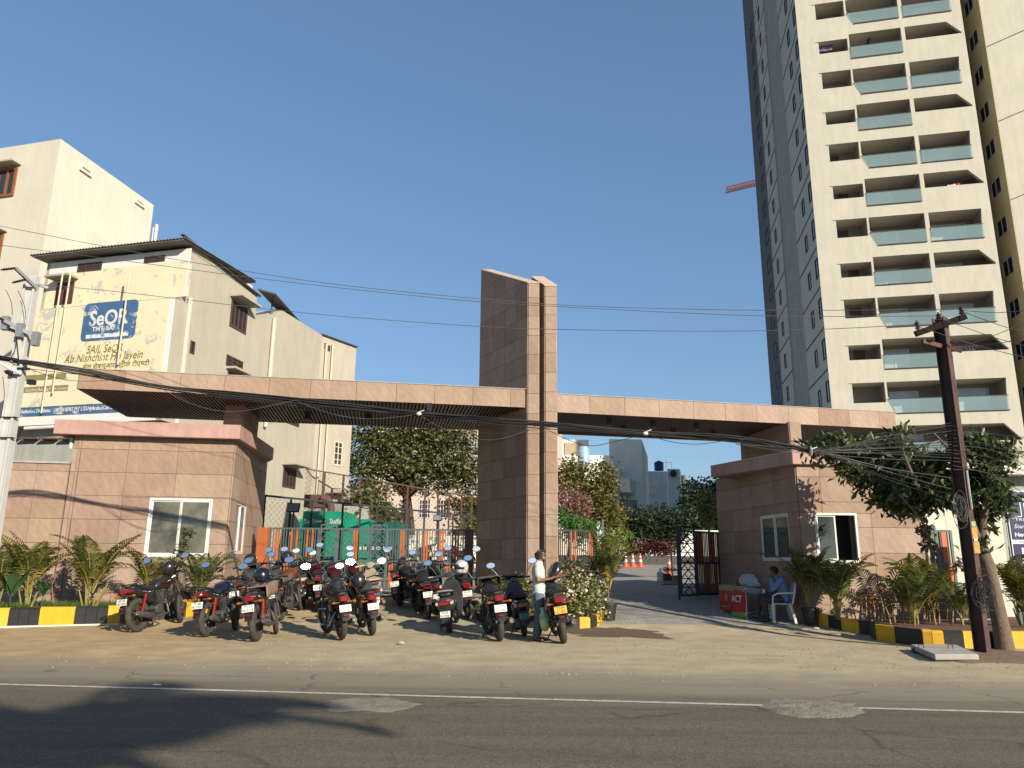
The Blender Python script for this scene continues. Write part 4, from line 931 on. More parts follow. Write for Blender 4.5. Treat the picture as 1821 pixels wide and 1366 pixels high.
mb = MB(); mb.cyl(P3(s[0][0]*.5+s[1][0]*.5, s[0][1], .14), P3(s[0][0]*.5+s[1][0]*.5, s[1][1], .14), .03, 6); mb.build('drain_pipe', pvc, YB, world=True)
# grey yard wall with sheet coping behind the boundary wall
gw0 = onY(18, 770, 23.5); gw1 = onY(136, 800, 23.5)
YW = block('yard_wall', 'grey plaster yard wall with ragged sheet coping left of the left guardhouse', (gw0.x-6, 23.5), (1, 0), gw1.x-gw0.x+7.5, (0, 1), .3, 0, onY(80, 783, 23.5).z, greypl, 'wall')
mb = MB()
for k in range(12): mb.box((gw0.x-3+k*.62, 23.4, onY(80, 783, 23.5).z+.03), (.5, .3, .05), rz=.1)
mb.build('sheet_coping', rust, YW, world=True)
# beam shading the wall below the ad: pale soffit pipe
mb = MB(); p = onY(44, 762, 24); p2_ = onY(140, 757, 24); mb.cyl(p, p2_, .06); tag(mb.build('drain_pipe', mat('white pvc pipe', (0, 0, 0))), 'horizontal grey pipe below the advertisement wall', 'pipe')

# ---------------------------------------------------------------- behind the gate: mesh fences, generators, walls
def chainlink(root, P, u, s0, s1, z0f, z1f, st=.16, w_=.006, mt=None):
    un_ = n2(u); mb = MB(); L = s1-s0
    def pt(s, z): return V((P[0]+un_[0]*s, P[1]+un_[1]*s, z))
    hmax = max(z1f(s0)-z0f(s0), z1f(s1)-z0f(s1)); k = -hmax
    n = int((L+hmax)/st)+1
    for sgn in (1, -1):
        for i in range(n):
            a = s0-(hmax if sgn > 0 else 0)+i*st; pa, pb = (a, 0), (a+sgn*hmax, hmax)
            if sgn < 0: pa, pb = (a, 0), (a-hmax, hmax)
            # clip along s
            def at(t): return pa[0]+(pb[0]-pa[0])*t
            t0, t1 = 0., 1.; dd = pb[0]-pa[0]
            for lim, sg in ((s0, 1), (s1, -1)):
                ta = (lim-pa[0])/dd
                if (dd > 0) == (sg > 0): t0 = max(t0, ta)
                else: t1 = min(t1, ta)
            if t0 >= t1: continue
            A_ = pt(at(t0), z0f(at(t0))+t0*(z1f(at(t0))-z0f(at(t0)))); B_ = pt(at(t1), z0f(at(t1))+t1*(z1f(at(t1))-z0f(at(t1))))
            o = V((0, 0, w_)); mb.quad(A_-o, B_-o, B_+o, A_+o)
    return mb.build('wire_mesh', mt or rust, root, world=True, fix=False, kind='stuff')
# front black fence on dwarf wall
fa = onY(466, 881, 27); fb = onY(842, 918, 36); fp = (fa.x, fa.y); fu = (fb.x-fa.x, fb.y-fa.y); FL = math.hypot(*fu)
BF = thing('mesh_fence', 'black framed wire mesh fence in front of the green generators', 'fence', (fa.x, fa.y, gz(0, 26)))
zt_f = lambda s: fa.z+(fb.z-fa.z)*s/FL
mb = MB(); mb.bar(fa, fb, .06, .07); mb.build('rail', steel_dark, BF, world=True)
for px in (470, 517, 555, 577, 610, 641, 671, 704, 728, 755, 781, 806, 825):
    s = srange(fp, fu, [(px, 900)])[0][0]; un_ = n2(fu); x, y = fp[0]+un_[0]*s, fp[1]+un_[1]*s
    mb = MB(); mb.box((x, y, (zt_f(s)+gz(x, y))/2), (.07, .07, zt_f(s)-gz(x, y))); mb.build('post', steel_dark, BF, world=True)
chainlink(BF, fp, fu, .0, FL, lambda s: zt_f(s)-2.2, zt_f, st=.22, w_=.005, mt=steel_dark)
# taller rusty fence behind
ra = onY(463, 820, 35); rb = onY(842, 884, 40.5); rpp = (ra.x, ra.y); ru = (rb.x-ra.x, rb.y-ra.y); RL = math.hypot(*ru)
RFN = thing('mesh_fence', 'tall rusty wire mesh sports fence in front of the big tree', 'fence', (ra.x, ra.y, gz(0, 35)))
zt_r = lambda s: ra.z+(rb.z-ra.z)*s/RL
mb = MB(); mb.bar(ra, rb, .05, .06); mb.build('rail', rust, RFN, world=True)
for px in (463, 498, 540, 577, 611, 640, 688, 726, 757, 780, 800, 822, 840):
    s = srange(rpp, ru, [(px, 850)])[0][0]; un_ = n2(ru); x, y = rpp[0]+un_[0]*s, rpp[1]+un_[1]*s
    mb = MB(); mb.box((x, y, (zt_r(s)+1)/2), (.09, .09, zt_r(s)-1)); mb.build('post', rust, RFN, world=True)
chainlink(RFN, rpp, ru, 0, RL, lambda s: zt_r(s)-2.8, zt_r, st=.24, w_=.006)
# green generator canopies
green = mat('emerald green generator enclosure', (.0, .27, .16), .45, var=.08, scale=1.5)
green2 = mat('dark teal generator enclosure', (.0, .12, .10), .45, var=.1, scale=1.5)
def gen(px0, px1, ytop, Y, D, mt, lab, upper=None, stripe=None):
    a = onY(px0, ytop, Y); b = onY(px1, ytop, Y); zb = gz(0, Y)
    G = thing('generator', lab, 'generator', ((a.x+b.x)/2, Y, zb), group='green generators behind the gate')
    addblock(G, (a.x, Y), (1, 0), b.x-a.x, (0, 1), D, zb+.15, a.z, mt, 'enclosure')
    addblock(G, (a.x+.1, Y+.1), (1, 0), b.x-a.x-.2, (0, 1), D-.2, zb, zb+.15, black, 'base_frame')
    n = max(2, int((b.x-a.x)/.9)); w_ = (b.x-a.x)/n
    for k in range(n):
        mb = MB(); mb.box((a.x+w_*(k+.5), Y-.015, (zb+.25+a.z-.1)/2), (w_-.05, .03, a.z-zb-.4)); mb.build('door', mt, G, world=True, bevel=.006)
        mb = MB(); mb.box((a.x+w_*(k+.82), Y-.045, (zb+a.z)/2), (.04, .03, .14)); mb.build('door_handle', black, G, world=True)
    return G, a, b
G1_, a1, b1_ = gen(533, 610, 923, 32, 2.6, green, 'large bright green generator enclosure with white lettering and raised exhaust hood')
u0 = onY(539, 909, 32.2); u1 = onY(613, 909, 32.2); addblock(G1_, (u0.x, 32.2), (1, 0), u1.x-u0.x, (0, 1), 2.4, a1.z, u0.z, green, 'exhaust_hood')
wl = mat('white lettering', (.7, .72, .7), .5)
for k, px in enumerate((541, 586)):
    p = onY(px, 931, 31.95); letter('Sudhir', .28, wl, p, (1, 0), G1_, .58, bold=.004)
p = onY(563, 930, 31.95); mb = MB(); mb.box(p+V((.2, -.01, .06)), (.4, .02, .09)); mb.build('white_label', wl, G1_, world=True)
mb = MB(); pts = [onY(572, 886, 33), onY(582, 888, 33), onY(588, 897, 33), onY(589, 910, 33)]; mb.tube(pts, .16, 10); mb.build('exhaust_pipe', rust, G1_, world=True)
mb = MB(); c_ = onY(565, 892, 33.5); mb.box(c_, (1.0, .8, .55)); mb.build('exhaust_silencer', mat('brown rust sheet', (.09, .045, .03), .8), G1_, world=True)
G2_, a2_, b2_ = gen(612, 657, 923, 32.6, 2.6, green, 'middle green generator enclosure with low hinged doors')
G3_, a3_, b3_ = gen(658, 713, 928, 33, 2.4, green2, 'dark teal generator enclosure at the right end of the row')
for (px, G, Y) in ((640, G2_, 32.55), (666, G3_, 32.95)):
    p = onY(px, 975, Y); 
    for k in range(4): mb = MB(); mb.box((p.x+k*.22, Y-.01, p.z), (.17, .02, .13)); mb.build('white_label', wl, G, world=True)
# yard walls and shed roof behind generators
greyw = mat('mid grey rendered wall', (.26, .255, .24), .9, var=.1)
p0 = onY(466, 892, 36.5); p1 = onY(552, 905, 36.5); W1 = block('yard_wall', 'grey rendered wall behind the wire fence left of the generators', (p0.x-4, 36.5), (1, 0), p1.x-p0.x+5.5, (0, 1), .3, 0, onY(500, 893, 36.5).z, greyw, 'wall')
p0 = onY(460, 931, 36); p1 = onY(515, 935, 36); addblock(W1, (p0.x-3, 36), (1, 0), p1.x-p0.x+4, (0, 1), .4, 0, onY(500, 933, 36).z, cream, 'plinth_wall')
p0 = onY(552, 898, 37); p1 = onY(655, 905, 37); SHD = block('shed', 'pale concrete shed with sloping parapet behind the green generators', (p0.x, 37), (1, 0), p1.x-p0.x, (0, 1), 3, 0, onY(600, 900, 37).z, conc, 'shed')
p0 = onY(545, 868, 38); p1 = onY(626, 880, 38); addblock(SHD, (p0.x, 38), (1, 0), p1.x-p0.x, (0, 1), 2.5, onY(600, 900, 37).z-.5, onY(590, 868, 38).z, conc, 'upper_block')
addblock(SHD, (p0.x-.2, 37.6), (1, 0), 2.2, (0, 1), .4, onY(560, 880, 38).z, onY(560, 877, 38).z, rust, 'sheet_awning')
p0 = onY(712, 952, 38); p1 = onY(842, 952, 38); W2 = block('yard_wall', 'cream compound wall behind the right half of the sliding gate', (p0.x-2, 38), (1, 0), p1.x-p0.x+3, (0, 1), .3, 0, p0.z, cream, 'wall')
# floodlights on the fence
def flood(px, py, Y, lab, s=.4):
    p = onY(px, py, Y); T = thing('floodlight', lab, 'floodlight', tuple(p)); mb = MB(); mb.box(p, (s, .08, s*.75), rx=-.35); mb.build('housing', black, T, world=True)
    mb = MB(); mb.box(p+V((0, -.045, .0)), (s*.85, .02, s*.6), rx=-.35); mb.build('lens', paleglass, T, world=True)
    mb = MB(); mb.bar(p+V((0, .05, 0)), p+V((0, .05, -1.1)), .04); mb.build('bracket', black, T, world=True)
flood(522, 903, 25.8, 'black floodlight on the wire fence left of the generators', .42)
flood(778, 921, 33, 'small white faced floodlight on the wire fence near the pylon', .36)
# pale building behind the tree
pkw = mat('pale pink plaster', (.66, .55, .47), .85, var=.06, scale=.5, grime=.12)
a = onY(690, 735, 62); b = onY(852, 735, 62)
PBD = block('apartment_building', 'pale pink apartment block with grilled windows behind the big tree', (a.x-1, 62), (1, 0), b.x-a.x+8, (0, 1), 12, 0, onY(850, 742, 62).z+1.5, pkw)
for px in (712, 745, 778, 820, 838):
    for py in (795, 832, 865, 905):
        s0 = onY(px, py, 62); mb_ = flat_window(PBD, (s0.x, 62), (1, 0), 0, .95, s0.z-.75, s0.z+.75, (0, -1), white_frame, winglass, bars=3, fw=.06, hbars=3)
# ---------------------------------------------------------------- buildings seen through the gate on the right
gryb = mat('grey green rendered wall', (.80, .85, .80), .9, var=.07, scale=.4, grime=.2)
a = onY(1083, 781, 74); b = onY(1141, 781, 74)
GB = block('apartment_building', 'tall grey rendered block with projecting balcony in the shade beyond the driveway', (a.x, 74), (1, 0), b.x-a.x, (.22, .97), 13, 0, a.z, gryb)
a2b = onY(1088, 827, 73); addblock(GB, (onY(1060, 827, 72).x, 72), (1, 0), onY(1101, 827, 72).x-onY(1060, 827, 72).x, (0, 1), 2, 0, onY(1095, 827, 72).z, gryb, 'lower_wing')
p = onY(1101, 852, 72); p2_ = onY(1118, 852, 72); zt_b, zb_b = onY(1110, 852, 72).z, onY(1110, 876, 72).z
addblock(GB, (p.x, 71.5), (1, 0), p2_.x-p.x, (.35, .93), 7, zb_b, zt_b, gryb, 'balcony'); 
p = onY(1101, 906, 72); addblock(GB, (p.x, 71.5), (1, 0), 1.4, (.35, .93), 7, 0, onY(1110, 906, 72).z, gryb, 'balcony')
flat_window(GB, (onY(1104, 900, 73.9).x, 73.98), (1, 0), 0, 1.6, onY(1110, 906, 74).z, onY(1110, 890, 74).z, (0, -1), brownf, winglass, bars=4)
# left lit roof terrace with tank
a = onY(985, 830, 66); b = onY(1080, 830, 66)
TB = block('apartment_building', 'cream low block with roof terrace beside the pylon', (a.x-3, 66), (1, 0), b.x-a.x+1.8, (0, 1), 9, 0, onY(1020, 829, 66).z, cream)
a = onY(985, 809, 70); b = onY(1085, 809, 70); addblock(TB, (a.x-2, 70), (1, 0), b.x-a.x+2, (0, 1), 6, 0, a.z, gryb, 'upper_storey')
a = onY(990, 780, 73); b = onY(1036, 780, 73); addblock(TB, (a.x-3, 73), (1, 0), b.x-a.x+3.6, (0, 1), 5, 0, onY(1020, 782, 73).z, mat('blue grey plaster', (.62, .68, .70), .9), 'stair_tower')
p = onY(1007, 800, 72.9); mb = MB(); mb.box((p.x+.6, 72.93, p.z), (1.5, .1, 1.4)); mb.build('service_door', mat('buff door', (.42, .33, .24), .8), TB, world=True)
p = onY(1038, 828, 67.5); T = thing('water_tank', 'pale blue wrapped water tank on the cream roof terrace', 'water tank', (p.x, p.y, p.z)); mb = MB()
mb.tube([p+V((0, 0, z)) for z in (0, .6, .75, 1.2, 1.35, 1.7)], [.55, .58, .52, .58, .52, .45], 14); mb.build('tank_shell', mat('pale blue plastic', (.30, .45, .68), .5), T, world=True, smooth=30)
# far greyer block with dark blue tank
a = onY(1147, 838, 88); b = onY(1186, 838, 88); bgm = mat('blue grey stained concrete', (.78, .84, .88), .9, var=.14, scale=.35, grime=.3)
FB = block('apartment_building', 'stained grey block with patched square panels and a dark blue roof tank behind', (a.x, 88), (1, 0), b.x-a.x, (.25, .97), 14, 0, a.z, bgm)
a = onY(1186, 834, 90); b = onY(1208, 834, 90); addblock(FB, (a.x+.05, 90), (1, 0), b.x-a.x, (.25, .97), 14, 0, a.z, bgm, 'side_wing')
a = onY(1209, 845, 95); b = onY(1219, 845, 95); addblock(FB, (a.x+.02, 95), (1, 0), b.x-a.x, (.25, .97), 14, 0, a.z, mat('dark grey plaster', (.2, .21, .21), .9), 'side_wing')
for (y0, y1) in ((853, 878), (895, 915)):
    p = onY(1150, y0, 87.9); p2_ = onY(1169, y1, 87.9); mb = MB(); mb.box(((p.x+p2_.x)/2, 87.96, (p.z+p2_.z)/2), (p2_.x-p.x, .1, p.z-p2_.z)); mb.build('patched_panel', mat('patched plaster', (.9, .86, .78), .9, var=.2, scale=1.2), FB, world=True)
p = onY(1172, 837, 89); T = thing('water_tank', 'dark blue cylindrical water tank on the stained grey block', 'water tank', (p.x, p.y, p.z)); mb = MB(); mb.tube([p+V((0, 0, z)) for z in (0, .9, 1.0, 1.05, 1.15)], [.55, .56, .5, .3, .25], 14); mb.build('tank_shell', mat('dark blue plastic', (.01, .03, .16), .5), T, world=True, smooth=30)
p = onY(1198, 842, 89.5); mb = MB(); mb.ball(p, (.45, .25, .45), 12, 6); tag(mb.build('satellite_dish', black, smooth=40), 'round dark satellite dish on the stained grey block', 'satellite dish')
p = onY(1185, 836, 89)
mb = MB(); mb.bar(p, p+V((0, 0, 1.2)), .03); mb.bar(p+V((-.5, 0, .9)), p+V((.6, 0, .9)), .03); mb.bar(p+V((.6, 0, .2)), p+V((.6, 0, 1.0)), .03); tag(mb.build('roof_antenna', black), 'thin roof antenna beside the dark blue tank', 'antenna')
# ground planting wall and driveway end wall
a = onY(1060, 987, 46); b = onY(1205, 987, 46); gz0 = gz(0, 46)
PW = block('planter_wall', 'low dark planter wall at the far end of the driveway', (a.x-4, 46), (1, 0), b.x-a.x+8, (0, 1), .4, 0, onY(1100, 988, 46).z, mat('dark granite', (.06, .058, .055), .7), 'wall')
W3 = block('yard_wall', 'grey shaded compound wall behind the shrubs beyond the driveway', (onY(1090, 940, 60).x, 60), (1, 0), 12, (0, 1), .3, 0, onY(1120, 942, 60).z, gryb, 'wall')

# ---------------------------------------------------------------- the tower
ct = onY(1479, 725, 52); ctp = (ct.x, ct.y); UT = (1, -.223); nT = (-.2177, -.976); UTS = (.18, .98); nTS = (-.98, .18)
twm = mat('cream tower render', (.60, .568, .475), .85, var=.04, scale=.5, bump=.15, bscale=6, grime=.16)
TW = thing('residential_tower', 'cream high rise tower with glass balconies and grey side bands', 'tower', (ct.x, ct.y, 0))
un_ = V((*n2(UT), 0)); un2 = V((*n2(UTS), 0))
def T3(s, z, d=0): return V((ct.x+un_.x*s-nT[0]*d, ct.y+un_.y*s-nT[1]*d, z))   # d inward
S = lambda px, py: srange(ctp, UT, [(px, py)])[0]
sm0, sm1 = S(1510, 700)[0], S(1574.5, 700)[0]; md0, md1 = S(1580, 715)[0], S(1684, 700)[0]; rt0, rt1 = S(1692, 700)[0], S(1793, 700)[0]; sE = S(1810, 690)[0]
zb10 = S(1512, 717.6)[1]; zt10 = S(1512, 682)[1]
zA = S(1478+2, 159.6)[1]; 
FP = (srange(ctp, UT, [(1456, 159.6)])[0][1]-zb10)/8.
hs_tall = zt10-zb10
NF_ = 20; z_base = zb10-FP*3   # floors k: sill of small window at zb10+k*FP
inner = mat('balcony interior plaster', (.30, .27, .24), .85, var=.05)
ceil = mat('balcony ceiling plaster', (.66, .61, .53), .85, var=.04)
bglass = glassmat('blue green balcony glass', (.30, .42, .43), .05, .33)
railm = mat('dark handrail', (.03, .03, .03), .4)
front = MB(); front2 = MB()
def wallq(a, b, z0, z1): front.prism([T3(a, z0), T3(b, z0), T3(b, z1), T3(a, z1)], (-nT[0]*.25, -nT[1]*.25, 0))
doorg = mat('curtain and sky pale door glass', (.48, .53, .54), .1, var=.3, scale=.7, spec=1)  # pale colour stands for light curtains and sky reflected in the panes
for k in range(-3, NF_):
    zs0 = zb10+k*FP; ev = (k % 2 == 0); vis = -2 <= k <= 11
    zbot, ztop = zs0-.95, zs0-.95+FP     # slab to slab zone
    hsml = hs_tall if ev else hs_tall*.76
    if not vis:
        wallq(0, sE, zbot, ztop); continue
    ctopz = zt10+k*FP                      # top of openings
    mfl = zs0-.78 if ev else zs0-.72        # bottom of mid opening
    # columns
    wallq(0, sm0, zbot, ztop); wallq(sm1, md0, zbot, ztop); wallq(md1, rt0, zbot, ztop)
    wallq(sm0, sm1, zbot, zs0); wallq(sm0, sm1, zs0+hsml, ztop)
    wallq(md0, md1, zbot, mfl); wallq(md0, md1, ctopz, ztop)
    rr1 = rt1 if ev else min(rt1+.95, sE-.2)
    wallq(rr1, sE, zbot, ztop)
    rb = mfl if ev else mfl+1.0
    wallq(rt0, rr1, zbot, rb); wallq(rt0, rr1, ctopz+(0 if ev else .0), ztop)
    if ev:
        front.prism([T3(md0, mfl), T3(md0+.45, mfl), T3(md0, mfl+1.2)], (-nT[0]*.25, -nT[1]*.25, 0))
        front.prism([T3(rt1, mfl), T3(rt1-.18, mfl), T3(rt1, mfl+2.2)], (-nT[0]*.25, -nT[1]*.25, 0))
    else:
        front.prism([T3(rr1, ctopz), T3(rr1-.95, ctopz), T3(rr1, rb+.1)], (-nT[0]*.25, -nT[1]*.25, 0))
    # rooms
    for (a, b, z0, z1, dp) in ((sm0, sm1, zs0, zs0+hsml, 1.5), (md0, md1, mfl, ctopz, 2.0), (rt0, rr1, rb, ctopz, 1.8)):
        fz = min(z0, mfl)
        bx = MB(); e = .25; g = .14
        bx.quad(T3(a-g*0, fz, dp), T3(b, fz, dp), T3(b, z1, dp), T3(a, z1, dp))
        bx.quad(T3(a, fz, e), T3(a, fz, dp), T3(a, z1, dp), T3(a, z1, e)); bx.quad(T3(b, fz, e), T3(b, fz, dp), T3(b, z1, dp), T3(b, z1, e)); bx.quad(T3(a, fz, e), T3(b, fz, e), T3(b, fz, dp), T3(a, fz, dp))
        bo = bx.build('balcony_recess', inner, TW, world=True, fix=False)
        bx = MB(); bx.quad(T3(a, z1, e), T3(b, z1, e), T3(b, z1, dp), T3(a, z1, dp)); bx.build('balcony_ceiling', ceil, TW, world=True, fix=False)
        if b-a > 3:
            dw = 2.0 if not (ev and a == rt0) else 2.4; x0 = a+.25+rnd.random()*.35; hd = min(2.2, z1-fz-.3)
            fr = MB(); 
            for (xa, xb, za, zb3) in ((x0, x0+.07, fz, fz+hd), (x0+dw-.07, x0+dw, fz, fz+hd), (x0+.07, x0+dw-.07, fz+hd-.07, fz+hd), (x0+dw/2-.04, x0+dw/2+.04, fz, fz+hd-.07)):
                fr.prism([T3(xa, za, dp-.01), T3(xb, za, dp-.01), T3(xb, zb3, dp-.01), T3(xa, zb3, dp-.01)], (nT[0]*.05, nT[1]*.05, 0))
            d_ = fr.build('sliding_door', white_frame, TW, world=True)
            fr = MB(); fr.prism([T3(x0+.07, fz, dp-.005), T3(x0+dw-.07, fz, dp-.005), T3(x0+dw-.07, fz+hd-.07, dp-.005), T3(x0+.07, fz+hd-.07, dp-.005)], (nT[0]*.02, nT[1]*.02, 0)); fr.build('pane', doorg, d_, world=True)
        elif rnd.random() < .6:
            x0 = a+.3+rnd.random()*.8; fr = MB(); fr.prism([T3(x0, fz, dp-.01), T3(x0+.8, fz, dp-.01), T3(x0+.8, fz+2.0, dp-.01), T3(x0, fz+2.0, dp-.01)], (nT[0]*.03, nT[1]*.03, 0)); fr.build('service_door', mat('brown door', (.10, .055, .035), .6), TW, world=True)
    # glass rails
    for (a, b, ok) in ((md0+.01, md1-.01, True), (rt0+.01, rt1-.03, ev)):
        if not ok: continue
        fr = MB(); o = .05; z1 = mfl+.98
        poly = [T3(a+(.45 if (ev and a < rt0) else 0), mfl-.03, -o), T3(b, mfl-.03, -o), T3(b, z1, -o), T3(a, z1, -o)]
        fr.prism(poly, (nT[0]*.02, nT[1]*.02, 0)); gl = fr.build('glass_railing', bglass, TW, world=True)
        fr = MB(); fr.bar(T3(a, z1+.02, -o-.01), T3(b, z1+.02, -o-.01), .05, .05); fr.bar(T3(a+(.45 if (ev and a < rt0) else 0), mfl-.03, -o-.01), T3(b, mfl-.03, -o-.01), .04, .05); fr.build('handrail', railm, gl, world=True)
front.build('front_wall', twm, TW, world=True, fix=False)
ztopT = zb10+FP*NF_-.95
# body behind the recesses
mb = MB(); mb.prism([T3(0.02, z_base, 2.2), T3(sE, z_base, 2.2), T3(sE, ztopT, 2.2), T3(0.02, ztopT, 2.2)], (un2.x*16, un2.y*16, 0)); mb.build('tower_body', greypl, TW, world=True)
wallq_ = MB(); wallq_.prism([T3(0, 0), T3(sE, 0), T3(sE, z_base-.95), T3(0, z_base-.95)], (-nT[0]*2.3, -nT[1]*2.3, 0)); wallq_.build('front_wall', twm, TW, world=True)
# end caps between front and body
mb = MB(); mb.prism([T3(0.001, 0, .26), T3(0.001, ztopT, .26), T3(0.001, ztopT, 2.3), T3(0.001, 0, 2.3)], (un_.x*.2, un_.y*.2, 0)); mb.build('side_wall', mat('light grey tower render', (.52, .53, .47), .9, var=.04, grime=.1), TW, world=True)
lg = mat('light grey tower render', (0, 0, 0)); dg_ = mat('charcoal tower render', (.115, .115, .118), .9, var=.06, grime=.1)
jl = mat('dark joint line', (.10, .095, .085), .9)
ss = [0]+[srange(ctp, UTS, [(px, 700)])[0][0] for px in (1440, 1412, 1392, 1368)]
bands = [(ss[0], ss[1], lg, .0), (ss[1], ss[2], dg_, -.25), (ss[2], ss[3], lg, .0), (ss[3], ss[4]+.6, dg_, -.25)]
def S3(t, z, d=0): return V((ct.x+un2.x*t+nTS[0]*d, ct.y+un2.y*t+nTS[1]*d, z))
for bi, (a, b, m_, d) in enumerate(bands):
    mb = MB(); mb.prism([S3(a, 0, d), S3(b, 0, d), S3(b, ztopT, d), S3(a, ztopT, d)], (-nTS[0]*1.5, -nTS[1]*1.5, 0)); mb.build('side_band', m_, TW, world=True)
    for k in range(-1, 16):
        z = zb10+k*FP-.6
        if m_ is lg:
            mb = MB(); mb.prism([S3(a, z, d), S3(b, z, d), S3(b, z+.12, d), S3(a, z+.12, d)], (nTS[0]*.03, nTS[1]*.03, 0)); mb.build('floor_joint', jl, TW, world=True)
            flat_window(TW, (ct.x+nTS[0]*d, ct.y+nTS[1]*d), UTS, a+(b-a)*.42, a+(b-a)*.42+.8, z+1.0, z+2.3, nTS, white_frame if 0 else jl, winglass, bars=0, fw=.06, proud=.06)
            if bi == 0: flat_window(TW, (ct.x+nTS[0]*d, ct.y+nTS[1]*d), UTS, .15, .95, z+.9, z+2.4, nTS, jl, winglass, bars=0, fw=.06, proud=.06)
        elif k % 1 == 0:
            flat_window(TW, (ct.x+nTS[0]*d, ct.y+nTS[1]*d), UTS, a+(b-a)*.35, a+(b-a)*.35+1.5, z+.5, z+2.1, nTS, jl, winglass, bars=1, fw=.06, proud=.06)
# wing on the right: cream front flush with the facade beyond a narrow gap, ochre side wall running back
sW = S(1849, 690)[0]; pw = T3(sW, 0); de = ray(1806, 690); det_ = de.x*un2.y-de.y*un2.x; tt = (pw.x*un2.y-pw.y*un2.x)/det_; Ly = (V((de.x*tt, de.y*tt, 0))-V((pw.x, pw.y, 0))).length
yl = mat('ochre tower render', (.80, .66, .36), .9, var=.04, grime=.05)
mb = MB(); mb.prism([pw+V((.02, 0, 0)), pw+un_*11, pw+un_*11+V((0, 0, ztopT)), pw+V((.02, 0, ztopT))], (un2.x*14, un2.y*14, 0)); mb.build('side_wing', twm, TW, world=True)
mb = MB(); mb.prism([pw, pw+un2*13.9, pw+un2*13.9+V((0, 0, ztopT)), pw+V((0, 0, ztopT))], (-.03, 0, 0)); mb.build('return_wall', yl, TW, world=True)
for k in range(-1, 14):
    z = zb10+k*FP
    flat_window(TW, (pw.x-.03, pw.y), (un2.x, un2.y), Ly*.25, Ly*.72, z-.1, z+1.2, nTS, white_frame, winglass, bars=1, fw=.06, proud=.05)
for k in range(9):   # slanting grooves on the wing front
    z = 8+k*6.3; A_ = pw+V((.04, 0, z)); u3 = un_; nn = V((nT[0], nT[1], 0))
    mb = MB(); mb.bar(A_+nn*.005, A_+u3*11+V((0, 0, 4.2))+nn*.005, .10, .04); mb.build('facade_groove', jl, TW, world=True)
# laundry and ceiling fan on balconies
def cloth(px, py, d, w_, h, m_, lab):
    s, z = S(px, py); mb = MB(); n = 6; vs = []; 
    for i in range(n+1):
        for j in range(3): vs.append(T3(s+w_*i/n, z-h*j/2, d+.05*math.sin(i*1.7+j)))
    mb.add(vs, [(i*3+j, (i+1)*3+j, (i+1)*3+j+1, i*3+j+1) for i in range(n) for j in range(2)]); tag(mb.build('hanging_cloth', m_, fix=False), lab, 'laundry')
cloth(1672, 327, .6, .9, .75, mat('striped white cloth', (.5, .5, .5), .8, var=.5, scale=12), 'grey patterned cloth drying on an upper tower balcony')
cloth(1690, 322, .6, .8, .7, mat('white cloth', (.75, .75, .75), .8), 'white cloth drying between grey and red ones on the tower')
cloth(1702, 319, .6, .5, .65, mat('red cloth', (.5, .02, .03), .8), 'red cloth drying on an upper tower balcony')
cloth(1457, 73, .5, 1.0, .6, mat('purple cloth', (.22, .14, .3), .8, var=.3, scale=10), 'purple cloth hung in a small high opening of the tower')
s, z = S(1548, 66); T = thing('ceiling_fan', 'brown ceiling fan under a high balcony ceiling of the tower', 'fan', tuple(T3(s, z+.1, 1.0)))
c_ = T3(s, z+.1, 1.0)
mb = MB(); mb.cyl(c_+V((0, 0, -.08)), c_+V((0, 0, .08)), .14); mb.cyl(c_, c_+V((0, 0, .7)), .02); mb.build('motor', brownf, T, world=True)
for k in range(3):
    a = k*2.094+.3; dv = V((math.cos(a), math.sin(a), 0)); mb = MB(); mb.bar(c_+dv*.14, c_+dv*.8, .18, .015); mb.build('blade', brownf, T, world=True)
# crane far behind
p = onY(1292, 341, 240); p2_ = onY(1345, 328, 232); T = thing('tower_crane', 'far red lattice crane jib just left of the tower', 'crane', (p2_.x+12, p2_.y, 0)); mb = MB(); rd = mat('pale red steel', (.42, .16, .12), .6)
p2_ = p+(p2_-p)*1.9
n = 22
for k in range(n):
    a = p+(p2_-p)*k/n; b = p+(p2_-p)*(k+1)/n
    for o in (V((0, .9, 0)), V((0, -.9, 0))): mb.bar(a+o, b+o, .28); mb.bar(a+o, (a+b)/2+V((0, 0, 1.7)), .16); mb.bar((a+b)/2+V((0, 0, 1.7)), b+o, .16)
    mb.bar(a+V((0, 0, 1.7)), b+V((0, 0, 1.7)), .25)
mb.build('jib', rd, T, world=True, fix=False)
mb = MB(); mb.bar(p2_, V((p2_.x, p2_.y, 0)), 1.6); mb.build('mast', rd, T, world=True)

# ---------------------------------------------------------------- cream annexe, wicket gate and billboard at the right
AN = thing('annexe_wall', 'cream annexe wall with pillars behind the iron electricity pole', 'wall', (11, 19.5, 0))
YA = 18.9
def ax(px, Y=YA): return onY(px, 1000, Y).x
def an(px0, px1, z0, z1, mt, name, Y=YA, D=.35): 
    a, b = ax(px0, Y), ax(px1, Y); mb = MB(); mb.box(((a+b)/2, Y+D/2, (z0+z1)/2), (b-a, D, z1-z0)); return mb.build(name, mt, AN, world=True)
ztopA = onY(1700, 845, YA).z
zd = onY(1670, 943, YA-.0).z
an(1618, 1690, zd, ztopA, cream, 'lintel_wall'); an(1610, 1652, 0, zd-.01, cream, 'pier'); an(1690.5, 1716, 0, ztopA, ivory, 'pier', D=.5); an(1716.5, 1756, 0, ztopA, greypl, 'wall_panel', Y=YA+.25); an(1756.5, 1792, 0, ztopA, ivory, 'pier', D=.5); an(1792.5, 2000, 0, ztopA, greypl, 'wall_panel', Y=YA+.25)
mb = MB(); a, b = ax(1600), ax(2000); mb.box(((a+b)/2, YA+1.3, ztopA+.12), (b-a, 3, .22)); mb.build('roof_slab', cream, AN, world=True)
